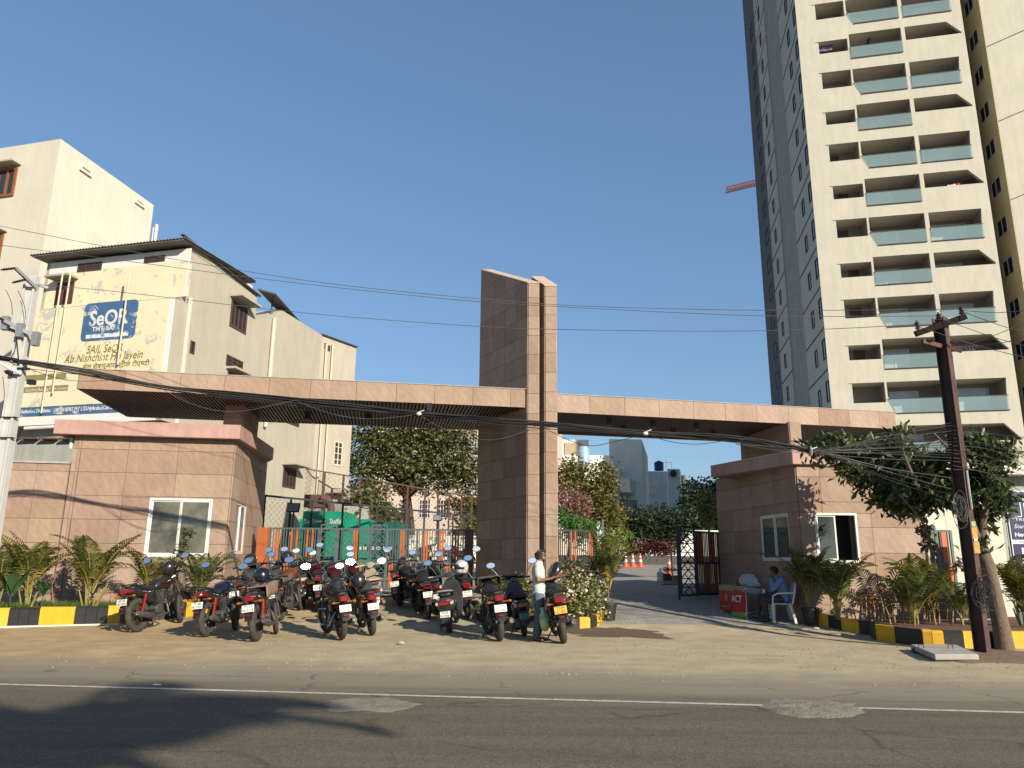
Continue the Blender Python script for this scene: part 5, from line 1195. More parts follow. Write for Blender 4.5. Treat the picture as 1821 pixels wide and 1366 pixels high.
WG = thing('wicket_gate', 'narrow grey and orange barred gate with red lattice edge at the right planter', 'gate', (ax(1655), YA-.1, 0))
A = V((ax(1654), YA-.12, 0)); B = V((ax(1691), YA-.12, 0)); LL = B.x-A.x
gate(WG, A, B, .35, zd-.02, onY(1680, 1003, YA-.1).z, .062, ([LL*.55, LL*.62, LL*.7], [LL*.7, LL*.8]), [0, LL*.28, LL], [(.02, LL*.25)], (mat('green grey steel', (.09, .14, .13), .5), mat('bright orange steel', (.60, .14, .04), .5)))
addst = addblock(AN, (ax(1640), YA-1.1), (1, 0), ax(1712)-ax(1640), (0, 1), 1.0, .2, .42, conc, 'doorstep')
addblock(AN, (ax(1650), YA-.75), (1, 0), ax(1706)-ax(1650), (0, 1), .65, .42, .58, conc, 'doorstep')
# billboard
YBd = 16.6
p0 = onY(1787, 875, YBd); zt0 = p0.z+.02; zb0_ = onY(1812, 1048, YBd).z; xL = onY(1785+13, 962, YBd).x
BB = thing('billboard', 'navy and white apartment advertising billboard cut by the right edge', 'billboard', (xL, YBd, 0)); 
def bq(x0, x1, z0, z1, m_, name, d=0): mb = MB(); mb.box(((x0+x1)/2, YBd-d, (z0+z1)/2), (x1-x0, .02, z1-z0)); return mb.build(name, m_, BB, world=True)
navy = mat('navy printed vinyl', (.012, .022, .10), .35, var=.08); wv = mat('white printed vinyl', (.75, .77, .8), .4, var=.02)
HB = zt0-zb0_; WBb = 1.5
bq(xL-.04, xL+WBb, zb0_-.03, zt0+.03, mat('galvanised pipe', (0, 0, 0)), 'backing_frame', -.03); bq(xL, xL+WBb, zb0_, zt0, wv, 'printed_sheet', 0)
bq(xL+.03, xL+WBb, zb0_+HB*.50, zt0-.02, navy, 'navy_panel', .012); bq(xL+.03, xL+WBb, zb0_+HB*.12, zb0_+HB*.455, navy, 'navy_panel', .012)
bf = YBd-.025
def bt(s, x, z, size, wd=None, mt=wv, sh=0, bold=0): letter(s, size, mt, (x, bf, z), (1, 0), BB, wd, shear=sh, bold=bold, off=.002)
z_ = lambda f: zb0_+HB*f
mb = MB(); lx = xL+.16
for (x, za, zb3) in ((lx+.13, z_(.735), z_(.90)), (lx+.21, z_(.735), z_(.955)), (lx+.29, z_(.735), z_(.90))): mb.box((x, bf, (za+zb3)/2), (.02, .01, zb3-za))
mb.box((lx+.06, bf, z_(.735)), (.16, .01, .02)); mb.box((lx+.37, bf, z_(.735)), (.16, .01, .02)); mb.build('tower_emblem', wv, BB, world=True)
bt('TRIDENT', lx-.03, z_(.69), .085, .56); bt('Start Your', lx-.08, z_(.615), .12, .62, sh=.3); bt('New Chapter', lx-.08, z_(.53), .12, .78, bold=.003)
bt('Luxurious Flats', lx+.02, z_(.472), .05, .5, mt=mat('grey print', (.3, .33, .4), .5)); bt('G+22', lx+.2, z_(.39), .07, bold=.002); bt('FLOORS', lx+.2, z_(.36), .05); bt('100%', lx+.2, z_(.285), .07, bold=.002); bt('VAASTU', lx+.2, z_(.255), .05)
bt('Enquire Now', lx, z_(.04), .06, .4, mt=navy)
mb = MB(); mb.box((lx+.06, bf, z_(.385)), (.07, .01, .13)); mb.build('building_icon', wv, BB, world=True); mb = MB(); mb.ball((lx+.06, bf, z_(.275)), (.06, .006, .08), 12, 6); mb.build('drop_icon', wv, BB, world=True)
for x in (xL+.02, xL+1.3): mb = MB(); mb.box((x, YBd+.08, zb0_/2+.3), (.06, .06, zb0_+1.2)); mb.build('post', steel_grey, BB, world=True)
# ---------------------------------------------------------------- motorbikes
rubber = mat('dusty tyre rubber', (.055, .048, .04), .85, var=.3, scale=14, bump=.2)
alloy = mat('dusty dark alloy', (.09, .085, .078), .45, metal=.5, var=.25, scale=10)
engm = mat('grimy engine metal', (.12, .11, .10), .5, metal=.6, var=.4, scale=14, bump=.2)
chrome = mat('chrome', (.55, .55, .54), .2, metal=1, var=.1)
bpaint = mat('dusty black paint', (.014, .014, .015), .28, coat=.45, scale=4, col2=(.030, .027, .023))
seatm = mat('black vinyl seat', (.022, .021, .021), .6, var=.2, bump=.15, bscale=60)
redlens = mat('red lamp lens', (.24, .008, .010), .15, spec=.8, coat=.5, var=.15, scale=20)
amber = mat('amber lamp lens', (.40, .12, .02), .2, var=.1)
clearl = mat('clear lamp lens', (.55, .55, .53), .15, var=.1)
mirror = mat('mirror glass', (.80, .80, .80), .22, metal=1, var=.01)
platew = mat('white number plate', (.72, .72, .68), .5, var=.05); platey = mat('yellow number plate', (.8, .45, .03), .5, var=.05); plateg = mat('green number plate', (.04, .33, .22), .5, var=.05)
inkb = mat('black plate lettering', (.02, .02, .02), .6)
redsh = mat('red shock absorber spring', (.42, .03, .02), .4, var=.1); whitem = mat('white enamel', (.7, .7, .68), .35, var=.05)
TXT = {}
MC = {}
def cached(key, fn, mats, smooth=35, bevel=0):
    if key not in MC:
        mb = MB(); fn(mb); MC[key] = mb.mesh(key[0] if isinstance(key, tuple) else key, mats, smooth, bevel)
    return MC[key]
def plate(root, loc, rx, txt, pm, sz=(.20, .115)):
    def f(mb): mb.box((0, 0, 0), (.008, sz[0], sz[1]))
    o = inst('number_plate', cached(('number_plate', pm.name, sz), f, pm, None), root); o.location = loc; o.rotation_euler = (0, rx, 0)
    for i, s in enumerate(txt):
        k = (s, sz)
        if k not in TXT:
            me = text_mesh(s, sz[1]*.5, .001); me.materials.clear(); me.materials.append(inkb)
            xs = [v.co.x for v in me.vertices]; W_ = max(xs)-min(xs); q = min(1, sz[0]*.86/W_)
            T = M(((0, 0, -1, -.0055), (-q, 0, 0, W_*q/2+min(xs)), (0, 1, 0, 0), (0, 0, 0, 1))); me.transform(T); TXT[k] = me
        p = inst('plate_lettering', TXT[k], o); p.location = (0, 0, .01 if (i == 0 and len(txt) > 1) else (-.045 if len(txt) > 1 else -.02))
        if len(txt) > 1: p.location.z = .008 if i == 0 else -.047
def wheel(root, loc, R=.30, r=.05, style='alloy', ang=0):
    def rim(mb):
        mb.ring((0, 0, 0), R-.062 if R > .27 else R-.07, .018, 28, 6, sq=1.5)
        mb.cyl((0, -.07, 0), (0, .07, 0), .05, 12)
        if style == 'alloy':
            for k in range(5):
                a = k*2*math.pi/5; mb.bar((.04*math.cos(a), 0, .04*math.sin(a)), ((R-.07)*math.cos(a+.15), 0, (R-.07)*math.sin(a+.15)), .03, .035)
        elif style == 'spoke':
            for k in range(18):
                a = k*2*math.pi/18; mb.bar((.04*math.cos(a+.4), .04*(-1)**k, .04*math.sin(a+.4)), ((R-.07)*math.cos(a), 0, (R-.07)*math.sin(a)), .006)
        else: mb.cyl((0, -.05, 0), (0, .05, 0), R-.08, 16)
    def tyre(mb): mb.ring((0, 0, 0), R-r, r, 36, 10, sq=.95)
    w_ = inst('wheel', cached(('wheel', R, style), rim, alloy), root); w_.location = loc; w_.rotation_euler = (0, ang, 0)
    inst('tyre', cached(('tyre', R, r), tyre, rubber), w_); return w_
def mirrors(root, x, z, sides=(1, -1), up=.22, out=.16, turn=0):
    for s in sides:
        def f(mb): mb.tube([(0, 0, 0), (.01, s*out*.5, up*.6), (.0, s*out, up)], .007, 6); mb.T = M.Translation((0, s*out, up+.05)) @ M.Rotation(.22, 4, 'Y') @ M.Translation((0, -s*out, -up-.05)); mb.loft([(-.025, s*out, up+.05, .092, .062), (.01, s*out, up+.05, .088, .058), (.03, s*out, up+.05, .03, .02)], 14)
        m_ = inst('mirror', cached(('mirror', s, up, out), f, black), root); m_.location = (x, s*.26, z)
        def g(mb): mb.T = M.Translation((0, s*out, up+.05)) @ M.Rotation(.22, 4, 'Y') @ M.Translation((0, -s*out, -up-.05)); mb.loft([(-.03, s*out, up+.05, .084, .053), (-.0255, s*out, up+.05, .084, .053)], 16)
        q = inst('mirror_glass', cached(('mirror_glass', s, up, out), g, mirror, None), m_)
def moto(label, rear, front, body=None, tank=None, txt=('TS 08', 'FD 2314'), pm=None, shock=None, lean=-.13, tail='wedge', rack=False, mirr=(1, -1), spoke=False, steer=.25, seat_only=False, exh=-1, stripe=None, parent_group='motorbikes and scooters parked in front of the gate', scale=1.1, detail=True, head=True):
    body = body or bpaint; tank = tank or body; pm = pm or platew; shock = shock or black
    a = rear if isinstance(rear, V) else gnd(*rear); b = front if isinstance(front, V) else gnd(*front)
    d = b-a; d.z = 0; d.normalize(); f_ = a+d*1.27; dz = gz(f_.x, f_.y)-a.z
    T = thing('motorbike', label, 'motorbike', tuple(a), math.atan2(d.y, d.x), parent_group, rx=lean); T.rotation_euler[1] = -math.atan2(dz, 1.27); T.rotation_euler[0] = lean+rnd.uniform(-.035, .03); T.scale = (scale*rnd.uniform(.97, 1.04),)*3
    st = 'spoke' if spoke else 'alloy'
    wheel(T, (0, 0, .305), .305, .058, st, rnd.random()*3); 
    w2_ = wheel(T, (1.27, 0, .30), .30, .045, st, rnd.random()*3); w2_.rotation_euler = (0, 0, steer)
    P = lambda n, key, fn, m_, sm=35, bv=0: inst(n, cached((n, key), fn, m_, sm, bv), T)
    mk = body.name
    def fork(mb):
        for s in (1, -1): mb.tube([(1.27, s*.085, .30), (1.10, s*.085, .72), (1.02, s*.085, .92)], [.022, .020, .018], 8)
        mb.box((1.03, 0, .90), (.06, .22, .03)); mb.box((1.07, 0, .78), (.05, .2, .03))
    P('front_fork', 0, fork, engm)
    def ffend(mb):
        n = 9; vs = []
        for i in range(n+1):
            t = R_(15+i*130/n); 
            for y in (-.06, -.035, .035, .06): vs.append((1.27+.35*math.cos(t), y, .30+(.35 if abs(y) < .05 else .325)*math.sin(t)))
        mb.add(vs, [(i*4+j, (i+1)*4+j, (i+1)*4+j+1, i*4+j+1) for i in range(n) for j in range(3)])
    P('front_mudguard', mk, ffend, body)
    def bars(mb):
        mb.tube([(.84, .36, 1.0), (.94, .24, 1.02), (1.0, .08, .98), (1.0, -.08, .98), (.94, -.24, 1.02), (.84, -.36, 1.0)], .012, 8)
        for s in (1, -1): mb.cyl((.83, s*.38, .998), (.90, s*.29, 1.01), .018, 8); mb.bar((.9, s*.24, 1.03), (.93, s*.37, 1.02), .012)
    P('handlebar', 0, bars, black)
    if head:
        def hl(mb): mb.loft([(.98, 0, .88, .05, .06), (1.04, 0, .90, .10, .12), (1.12, 0, .88, .10, .11), (1.17, 0, .86, .07, .085)], 14, p=2.4); mb.loft([(1.0, 0, 1.0, .06, .03), (1.08, 0, 1.0, .075, .05), (1.14, 0, .97, .04, .02)], 10)
        P('headlamp_cowl', mk, hl, body)
    def tankf(mb): mb.loft([(.42, 0, .74, .06, .05), (.48, 0, .78, .115, .09), (.62, 0, .82, .145, .12), (.80, 0, .84, .15, .125), (.92, 0, .84, .11, .10), (.98, 0, .84, .05, .05)], 16, p=2.6)
    tk = P('fuel_tank', tank.name, tankf, tank)
    if stripe:
        def sf(mb):
            for s in (1, -1): mb.loft([(.52, s*.128, .80, .012, .02), (.65, s*.146, .83, .008, .035), (.85, s*.146, .86, .008, .03), (.9, s*.12, .88, .01, .01)], 8)
        inst('tank_stripe', cached(('tank_stripe', stripe.name), sf, stripe), tk)
    def seatf(mb): mb.loft([(-.22, 0, .80, .05, .02), (-.18, 0, .80, .10, .04), (.0, 0, .80, .125, .045), (.2, 0, .765, .12, .045), (.38, 0, .755, .10, .05), (.48, 0, .77, .07, .04)], 14, p=2.8)
    P('seat', 0, seatf, seatm)
    def tailf(mb): mb.loft([(-.34, 0, .74, .055, .035), (-.28, 0, .74, .085, .055), (-.1, 0, .72, .115, .075), (.15, 0, .68, .12, .085), (.38, 0, .66, .105, .10), (.46, 0, .66, .07, .06)], 14, p=2.8)
    P('tail_cowl', mk, tailf, body)
    if tail == 'wedge':
        def tl(mb): mb.loft([(-.375, 0, .735, .05, .028), (-.36, 0, .738, .07, .04), (-.29, 0, .74, .088, .05), (-.2, 0, .73, .10, .035)], 12, p=2.4)
    else:
        def tl(mb): mb.loft([(-.38, 0, .72, .05, .04), (-.36, 0, .72, .075, .055), (-.28, 0, .72, .08, .055)], 14, p=3)
    P('tail_lamp', tail, tl, redlens)
    def rf(mb):
        n = 8; vs = []
        for i in range(n+1):
            t = R_(60+i*85/n); rr = .37
            for y in (-.075, -.055, .055, .075): vs.append((rr*math.cos(t)*1.0, y, .305+(rr if abs(y) < .06 else rr-.03)*math.sin(t)))
        mb.add(vs, [(i*4+j, (i+1)*4+j, (i+1)*4+j+1, i*4+j+1) for i in range(n) for j in range(3)])
        mb.prism([(-.30, -.07, .62), (-.30, .07, .62), (-.44, .06, .36), (-.44, -.06, .36)], (.015, 0, .01))
    P('rear_mudguard', 0, rf, black)
    plate(T, (-.405, 0, .56), .25, txt, pm)
    def refl(mb): mb.box((-.43, 0, .45), (.012, .07, .03))
    P('rear_reflector', 0, refl, redlens, None)
    for s in (1, -1):
        def ind(mb): mb.cyl((-.30, s*.06, .66), (-.31, s*.15, .66), .009, 6); mb.ball((-.31, s*.175, .66), (.035, .04, .022), 8, 6)
        P('indicator', s, ind, amber if rnd.random() < .6 else clearl)
    def shk(mb):
        for s in (1, -1):
            mb.cyl((-.02, s*.12, .36), (.10, s*.12, .66), .014, 8)
            for k in range(9): t = k/9; mb.ring((-.02+.12*(.2+t*.8), s*.12, .36+.30*(.2+t*.8)), .024, .008, 10, 5, 'z')
    P('shock_absorber', shock.name, shk, shock)
    def swing(mb):
        for s in (1, -1): mb.bar((0, s*.10, .305), (.48, s*.09, .36), .03, .045)
        mb.box((.2, .115, .34), (.5, .02, .10))
    P('swingarm', 0, swing, black)
    def eng(mb):
        mb.loft([(-.13, .42, .30, .06, .08), (-.10, .48, .33, .12, .11), (.10, .48, .33, .12, .11), (.13, .45, .32, .07, .08)], 12, axis='y', p=3)
        for k in range(7): mb.box((.60, 0, .42+k*.028), (.16, .17-.006*abs(k-3), .010), ry=-.25)
        mb.box((.60, 0, .50), (.11, .12, .20), ry=-.25); mb.box((.63, 0, .62), (.10, .13, .06), ry=-.25); mb.tube([(.55, 0, .66), (.45, 0, .62), (.38, 0, .58)], .03, 8)
    P('engine', 0, eng, engm)
    def frame(mb):
        mb.tube([(1.0, 0, .86), (.82, 0, .62), (.74, 0, .32), (.62, 0, .22), (.35, 0, .24)], .018, 8)
        for s in (1, -1): mb.tube([(.42, s*.08, .68), (.1, s*.1, .66), (-.25, s*.08, .70)], .013, 6); mb.tube([(.42, s*.09, .66), (.38, s*.1, .3)], .014, 6)
        mb.bar((.34, -.24, .28), (.34, .24, .28), .022); mb.bar((.12, -.2, .36), (.12, .2, .36), .02)
    P('frame', 0, frame, black)
    def side(mb):
        for s in (1, -1): mb.loft([(.14, s*.10, .58, .02, .05), (.2, s*.115, .58, .02, .09), (.36, s*.115, .58, .02, .10), (.42, s*.10, .6, .015, .05)], 8, p=3)
    P('side_panel', mk, side, body)
    e = exh
    def ex(mb): mb.tube([(.66, e*.04, .50), (.76, e*.08, .42), (.72, e*.13, .26), (.5, e*.15, .22), (.3, e*.16, .24)], .02, 8); mb.tube([(.3, e*.16, .24), (.22, e*.165, .25), (.18, e*.17, .255), (-.20, e*.185, .33), (-.24, e*.187, .338)], [.022, .045, .055, .055, .042], 12)
    P('exhaust', e, ex, engm)
    def ext(mb): mb.ring((0, 0, 0), .026, .012, 14, 6, 'x')
    q = P('exhaust_tip', 0, ext, chrome); q.location = (-.245, e*.187, .339)
    def grab(mb): mb.tube([(.02, .13, .80), (-.18, .14, .84), (-.29, .08, .86), (-.29, -.08, .86), (-.18, -.14, .84), (.02, -.13, .80)], .011, 6)
    P('grab_rail', 0, grab, chrome if rack else black)
    def stand(mb): mb.tube([(.42, .1, .26), (.40, .24, .05-.0)], .011, 6)
    P('side_stand', 0, stand, black)
    if rack:
        def rk(mb):
            mb.tube([(.75, .1, .5), (.85, .23, .5), (.88, .24, .32), (.8, .2, .22), (.7, .08, .25)], .012, 6); mb.tube([(.75, -.1, .5), (.85, -.23, .5), (.88, -.24, .32), (.8, -.2, .22), (.7, -.08, .25)], .012, 6)
            mb.tube([(-.2, .13, .5), (-.25, .2, .42), (.05, .2, .25), (.15, .16, .45)], .01, 6)
        P('crash_guard', 0, rk, chrome)
    mirrors(T, .92, 1.02, mirr)
    return T
def scooter(label, rear, front, body, seat=None, txt=('TS 07', 'GK 8155'), pm=None, lean=-.13, rail=None, mirr=(1, -1), trim=None, parent_group='motorbikes and scooters parked in front of the gate', steer=.2):
    a = gnd(*rear); b = gnd(*front); seat = seat or seatm; pm = pm or platew; rail = rail or black; trim = trim or body
    d = b-a; d.z = 0; d.normalize(); f_ = a+d*1.23; dz = gz(f_.x, f_.y)-a.z
    T = thing('scooter', label, 'scooter', tuple(a), math.atan2(d.y, d.x), parent_group, rx=lean); T.rotation_euler[1] = -math.atan2(dz, 1.23); T.scale = (1.08,)*3
    wheel(T, (0, 0, .225), .225, .05, 'disc'); w_ = wheel(T, (1.22, 0, .225), .225, .048, 'disc'); w_.rotation_euler = (0, 0, steer)
    P = lambda n, key, fn, m_, sm=35, bv=0: inst(n, cached(('s'+n if 0 else n, 's', key), fn, m_, sm, bv), T)
    mk = body.name
    def bd(mb): mb.loft([(-.36, 0, .62, .06, .05), (-.32, 0, .60, .12, .10), (-.15, 0, .56, .17, .15), (.1, 0, .50, .185, .17), (.32, 0, .46, .16, .18), (.42, 0, .42, .12, .17), (.46, 0, .4, .08, .1)], 16, p=2.7)
    P('rear_body', mk, bd, body)
    def st(mb): mb.loft([(-.28, 0, .75, .06, .02), (-.24, 0, .75, .12, .045), (0, 0, .74, .145, .05), (.2, 0, .71, .14, .055), (.42, 0, .70, .10, .04), (.47, 0, .69, .05, .02)], 14, p=2.8)
    P('seat', seat.name, st, seat)
    def fl(mb): mb.box((.66, 0, .27), (.46, .34, .06))
    P('floorboard', mk, fl, body, None, .012)
    def ap(mb): mb.loft([(.26, .92, 0, .05, .16), (.45, 1.0, 0, .06, .21), (.65, 1.02, 0, .07, .22), (.8, .98, 0, .07, .17), (.92, .95, 0, .05, .10)], 14, axis='z', p=2.6)
    def ap2(mb):
        # leg shield with its own width across y
        secs = [(.24, .90, .03, .17), (.40, .97, .045, .21), (.62, .99, .055, .22), (.80, .96, .055, .17), (.93, .93, .04, .09)]
        vs = []; n = 16
        for z, x, rx, ry in secs:
            for j in range(n): t = 2*math.pi*j/n; vs.append((x+rx*math.cos(t)+.04*(1-math.sin(t)**2), ry*math.copysign(abs(math.sin(t))**.8, math.sin(t)), z))
        mb.add(vs, [(i*n+j, i*n+(j+1) % n, (i+1)*n+(j+1) % n, (i+1)*n+j) for i in range(4) for j in range(n)]+[tuple(range(n)), tuple(range(4*n, 5*n))])
    P('leg_shield', trim.name, ap2, trim)
    def ff(mb): mb.loft([(.98, 0, .30, .05, .04), (1.05, 0, .40, .09, .07), (1.2, 0, .44, .10, .06), (1.36, 0, .38, .08, .06), (1.44, 0, .30, .05, .04)], 12)
    P('front_mudguard', mk, ff, body)
    def fk(mb):
        for s in (1, -1): mb.cyl((1.22, s*.08, .225), (1.05, s*.06, .6), .02, 8)
    P('front_fork', 0, fk, black)
    def hb(mb): mb.loft([(.84, 0, .99, .06, .04), (.90, 0, 1.01, .11, .065), (.98, 0, 1.0, .10, .07), (1.04, 0, .97, .06, .05)], 12); mb.tube([(.86, .34, 1.0), (.92, .15, 1.01), (.92, -.15, 1.01), (.86, -.34, 1.0)], .02, 8)
    P('handlebar_cowl', trim.name, hb, trim)
    def tl(mb): mb.loft([(-.385, 0, .60, .10, .03), (-.365, 0, .60, .125, .045), (-.30, 0, .60, .14, .05)], 14, p=3)
    P('tail_lamp', 0, tl, redlens)
    for s in (1, -1):
        def ind(mb): mb.loft([(-.365, s*.14, .60, .025, .03), (-.29, s*.155, .60, .02, .035)], 10)
        P('indicator', s, ind, clearl)
    def mg(mb): mb.prism([(-.30, -.10, .50), (-.30, .10, .50), (-.37, .075, .24), (-.37, -.075, .24)], (.03, 0, .01)); mb.box((-.32, 0, .38), (.02, .1, .2))
    P('rear_mudguard', 0, mg, black)
    plate(T, (-.36, 0, .40), .18, txt, pm, (.19, .11))
    def gr(mb): mb.tube([(-.02, .15, .76), (-.2, .17, .80), (-.34, .10, .83), (-.34, -.10, .83), (-.2, -.17, .80), (-.02, -.15, .76)], .014, 8)
    P('grab_rail', rail.name, gr, rail)
    def en(mb): mb.box((.1, .12, .27), (.46, .12, .16)); mb.cyl((-.0, .07, .225), (-.0, .17, .225), .10, 12)
    P('engine', 0, en, engm, 35, .01)
    def ex(mb): mb.tube([(.2, -.13, .22), (.1, -.16, .26), (-.22, -.18, .33), (-.25, -.18, .335)], [.03, .055, .055, .03], 12)
    P('exhaust', 0, ex, engm)
    def sd(mb): mb.tube([(.3, .12, .24), (.3, .22, .02)], .01, 6)
    P('side_stand', 0, sd, black)
    mirrors(T, .90, 1.03, mirr)
    return T
def helmet(label, p, rz=0, tilt=0, m_=None, visor=None, s=1.0):
    m_ = m_ or bpaint
    T = thing('helmet', label, 'helmet', tuple(p), rz, 'helmets hung on the parked motorbikes'); T.rotation_euler = (tilt, tilt*.5, rz); T.scale = (s,)*3
    def sh(mb): mb.loft([(-.12, 0, 0, .09, .10), (-.09, 0, 0, .115, .118), (-.03, 0, 0, .13, .125), (.03, 0, 0, .128, .12), (.08, 0, 0, .105, .10), (.115, 0, .0, .06, .055), (.125, 0, 0, .02, .02)], 18, axis='z')
    def sh2(mb):
        n = 18; secs = [(-.13, .085, .09), (-.10, .125, .108), (-.03, .142, .122), (.03, .138, .12), (.08, .112, .10), (.115, .065, .06), (.128, .02, .02)]
        vs = [(rx*math.cos(2*math.pi*j/n), ry*math.sin(2*math.pi*j/n), z) for z, rx, ry in secs for j in range(n)]
        mb.add(vs, [(i*n+j, i*n+(j+1) % n, (i+1)*n+(j+1) % n, (i+1)*n+j) for i in range(6) for j in range(n)]+[tuple(range(n)), tuple(range(6*n, 7*n))])
    inst('shell', cached(('shell', m_.name), sh2, m_, 50), T)
    def vz(mb):
        vs = []; n = 10
        for z, k in ((-.045, 1.012), (.0, 1.03), (.045, .985)):
            for j in range(n+1): t = R_(-75+150*j/n); vs.append((.142*k*math.cos(t), .126*k*math.sin(t), z))
        mb.add(vs, [(i*(n+1)+j, i*(n+1)+j+1, (i+1)*(n+1)+j+1, (i+1)*(n+1)+j) for i in range(2) for j in range(n)])
    inst('visor', cached(('visor', 0), vz, visor or mat('smoked visor', (.01, .01, .012), .08, spec=1), 50), T)
    return T
navyb = mat('dark navy paint', (.006, .010, .026), .2, coat=.5, var=.2); redb = mat('dark red paint', (.12, .006, .008), .2, coat=.5, var=.15); greyb = mat('charcoal grey paint', (.045, .05, .05), .3, var=.2, coat=.3)
creamb = mat('cream scooter paint', (.50, .44, .32), .35, var=.1); mintb = mat('grey green scooter paint', (.16, .20, .19), .35, var=.15); beigeb = mat('beige scooter paint', (.36, .31, .22), .4, var=.15)
brownseat = mat('brown vinyl seat', (.13, .05, .025), .5, var=.15); maroon = mat('maroon paint', (.06, .005, .008), .3)
B1 = moto('black motorbike with red shock absorber, leftmost of the parked row beside the kerb', (245, 1124), (313, 1110), shock=redsh, stripe=maroon, txt=('AP 28', 'DK 7694'), steer=.5)
B2 = moto('black motorbike second from the left with dark blue side panels', (368, 1133), (440, 1112), body=bpaint, tank=navyb, shock=redsh, txt=('TS 08', 'FB 5767'))
B3 = moto('black motorbike with a brown jacket over its tank and red shocks', (457, 1141), (510, 1120), shock=redsh, tail='round', txt=('TS 13', 'EB 5518'), steer=.3)
B4 = moto('dusty black motorbike with chrome guards and a shiny black helmet on it', (608, 1138), (563, 1113), rack=True, tail='round', txt=('TS 10', 'EM 4452'), spoke=False)
B5 = moto('black motorbike with red tail frame and big chrome muffler, plate TS07', (662, 1130), (634, 1101), tank=greyb, body=redb, tail='round', txt=('TS 07', 'FN 1904'), rack=False)
B6 = moto('black motorbike standing alone near the middle of the row by the gate', (742, 1088), (702, 1070), tail='round', txt=('TS 07', 'BM 1234'), mirr=())
B7 = scooter('black and grey scooter with a grey grab rail in the middle of the row', (800, 1126), (818, 1098), greyb, rail=mat('grey grab rail', (.32, .30, .27), .4), txt=('TS 07', 'JE 0966'))
B8 = moto('black motorbike with knotted scarf on its handlebar left of the blue scooter', (889, 1141), (856, 1112), tail='round', txt=('TS 07', 'HU 4282'), mirr=(1,), pm=platew)
B9 = scooter('dark navy scooter with a green number plate beside the standing man', (933, 1132), (912, 1104), navyb, pm=plateg, txt=('TS 07', 'HW 4133'))
B10 = moto('black motorbike with yellow number plate and tyre-like helmet right of the standing man', (1003, 1145), (980, 1113), tail='round', pm=platey, txt=('TS 09', 'UC 2871'), mirr=())
B11 = moto('motorbike parked behind the second one, seen between its mirrors', (432, 1100), (470, 1078), body=greyb, tank=greyb, txt=('TS 09', 'EK 3321'))
B12 = moto('motorbike behind the brown jacket with long bare mirrors and orange panel', (500, 1104), (545, 1080), tank=mat('orange paint', (.20, .04, .015), .3), txt=('TS 12', 'EA 8141'))
B13 = scooter('cream scooter half hidden in the second row with a white tail panel', (540, 1080), (548, 1058), creamb, txt=('TS 15', 'EF 6107'), trim=greyb)
B14 = moto('black motorbike with red brake reflector behind the shiny helmet', (603, 1094), (590, 1066), tail='wedge', txt=('TS 09', 'EZ 5152'), body=bpaint, tank=maroon)
B15 = scooter('beige and grey green scooter with a brown seat in the second row', (668, 1097), (658, 1068), mintb, seat=brownseat, trim=beigeb, txt=('TS 07', 'EG 7'), rail=creamb)
B16 = moto('dark motorbike close to the gate left of the lone black one', (712, 1078), (728, 1062), body=bpaint, tank=redb, txt=('TS 11', 'ED 7781'), mirr=())
B17 = scooter('black scooter with cream tail trim near the gate behind the grey scooter', (776, 1090), (772, 1064), bpaint, rail=creamb, txt=('TS 08', 'JK 5534'))
B18 = moto('black motorbike with orange straps behind the grey scooter by the dark gate post', (832, 1100), (815, 1072), txt=('AP 09', 'CR 6621'), tail='round', tank=bpaint, rack=True)
B19 = moto('maroon motorbike in the second row behind the scooters', (640, 1082), (620, 1060), tank=maroon, txt=('TS 08', 'ER 9080'), mirr=())
B20 = moto('grey motorbike wedged in the second row behind the brown jacket', (478, 1098), (512, 1074), tank=greyb, txt=('TS 13', 'EC 2207'), mirr=())
B21 = moto('black motorbike in the back row left of the orange gate slats', (566, 1086), (560, 1062), txt=('TS 08', 'GL 4410'), tank=maroon, mirr=(1,))
B23 = moto('black motorbike squeezed between the lone black one and the grey scooter', (762, 1100), (748, 1074), tail='round', txt=('TS 09', 'FA 3090'), tank=bpaint, mirr=())
# loads and helmets resting on them
def onbike(B, x, y, z):
    return rootmat(B) @ V((x, y, z))
helmet('matt black helmet hooked on the handlebar of the leftmost motorbike', onbike(B1, .92, -.05, 1.10), 1.2, .3, s=1.15)
helmet('shiny black helmet on the seat of the dusty motorbike with chrome guards', onbike(B4, .12, .02, .93), 4.2, .1, s=1.15)
helmet('glossy black helmet on the red tailed motorbike with the big muffler', onbike(B5, .45, .12, 1.0), 3.6, .15, s=1.1)
helmet('black helmet on the grey motorbike of the second row beside the guardhouse', onbike(B11, .9, 0, 1.14), 3.2, .2, s=1.1)
helmet('black helmet hung high on a mirror in front of the orange gate post', onbike(B12, .95, 0.1, 1.2), 3.9, .1, s=1.1)
helmet('navy and orange helmet lying on the motorbike with the brown jacket', onbike(B3, .95, 0.1, 1.1), 3.7, .3, m_=navyb, s=1.1)
helmet('white full face helmet on the motorbike beside the dark gate post', onbike(B18, .35, 0, 1.02), 3.9, .0, m_=mat('off white helmet shell', (.62, .56, .48), .35, var=.05), s=1.25)
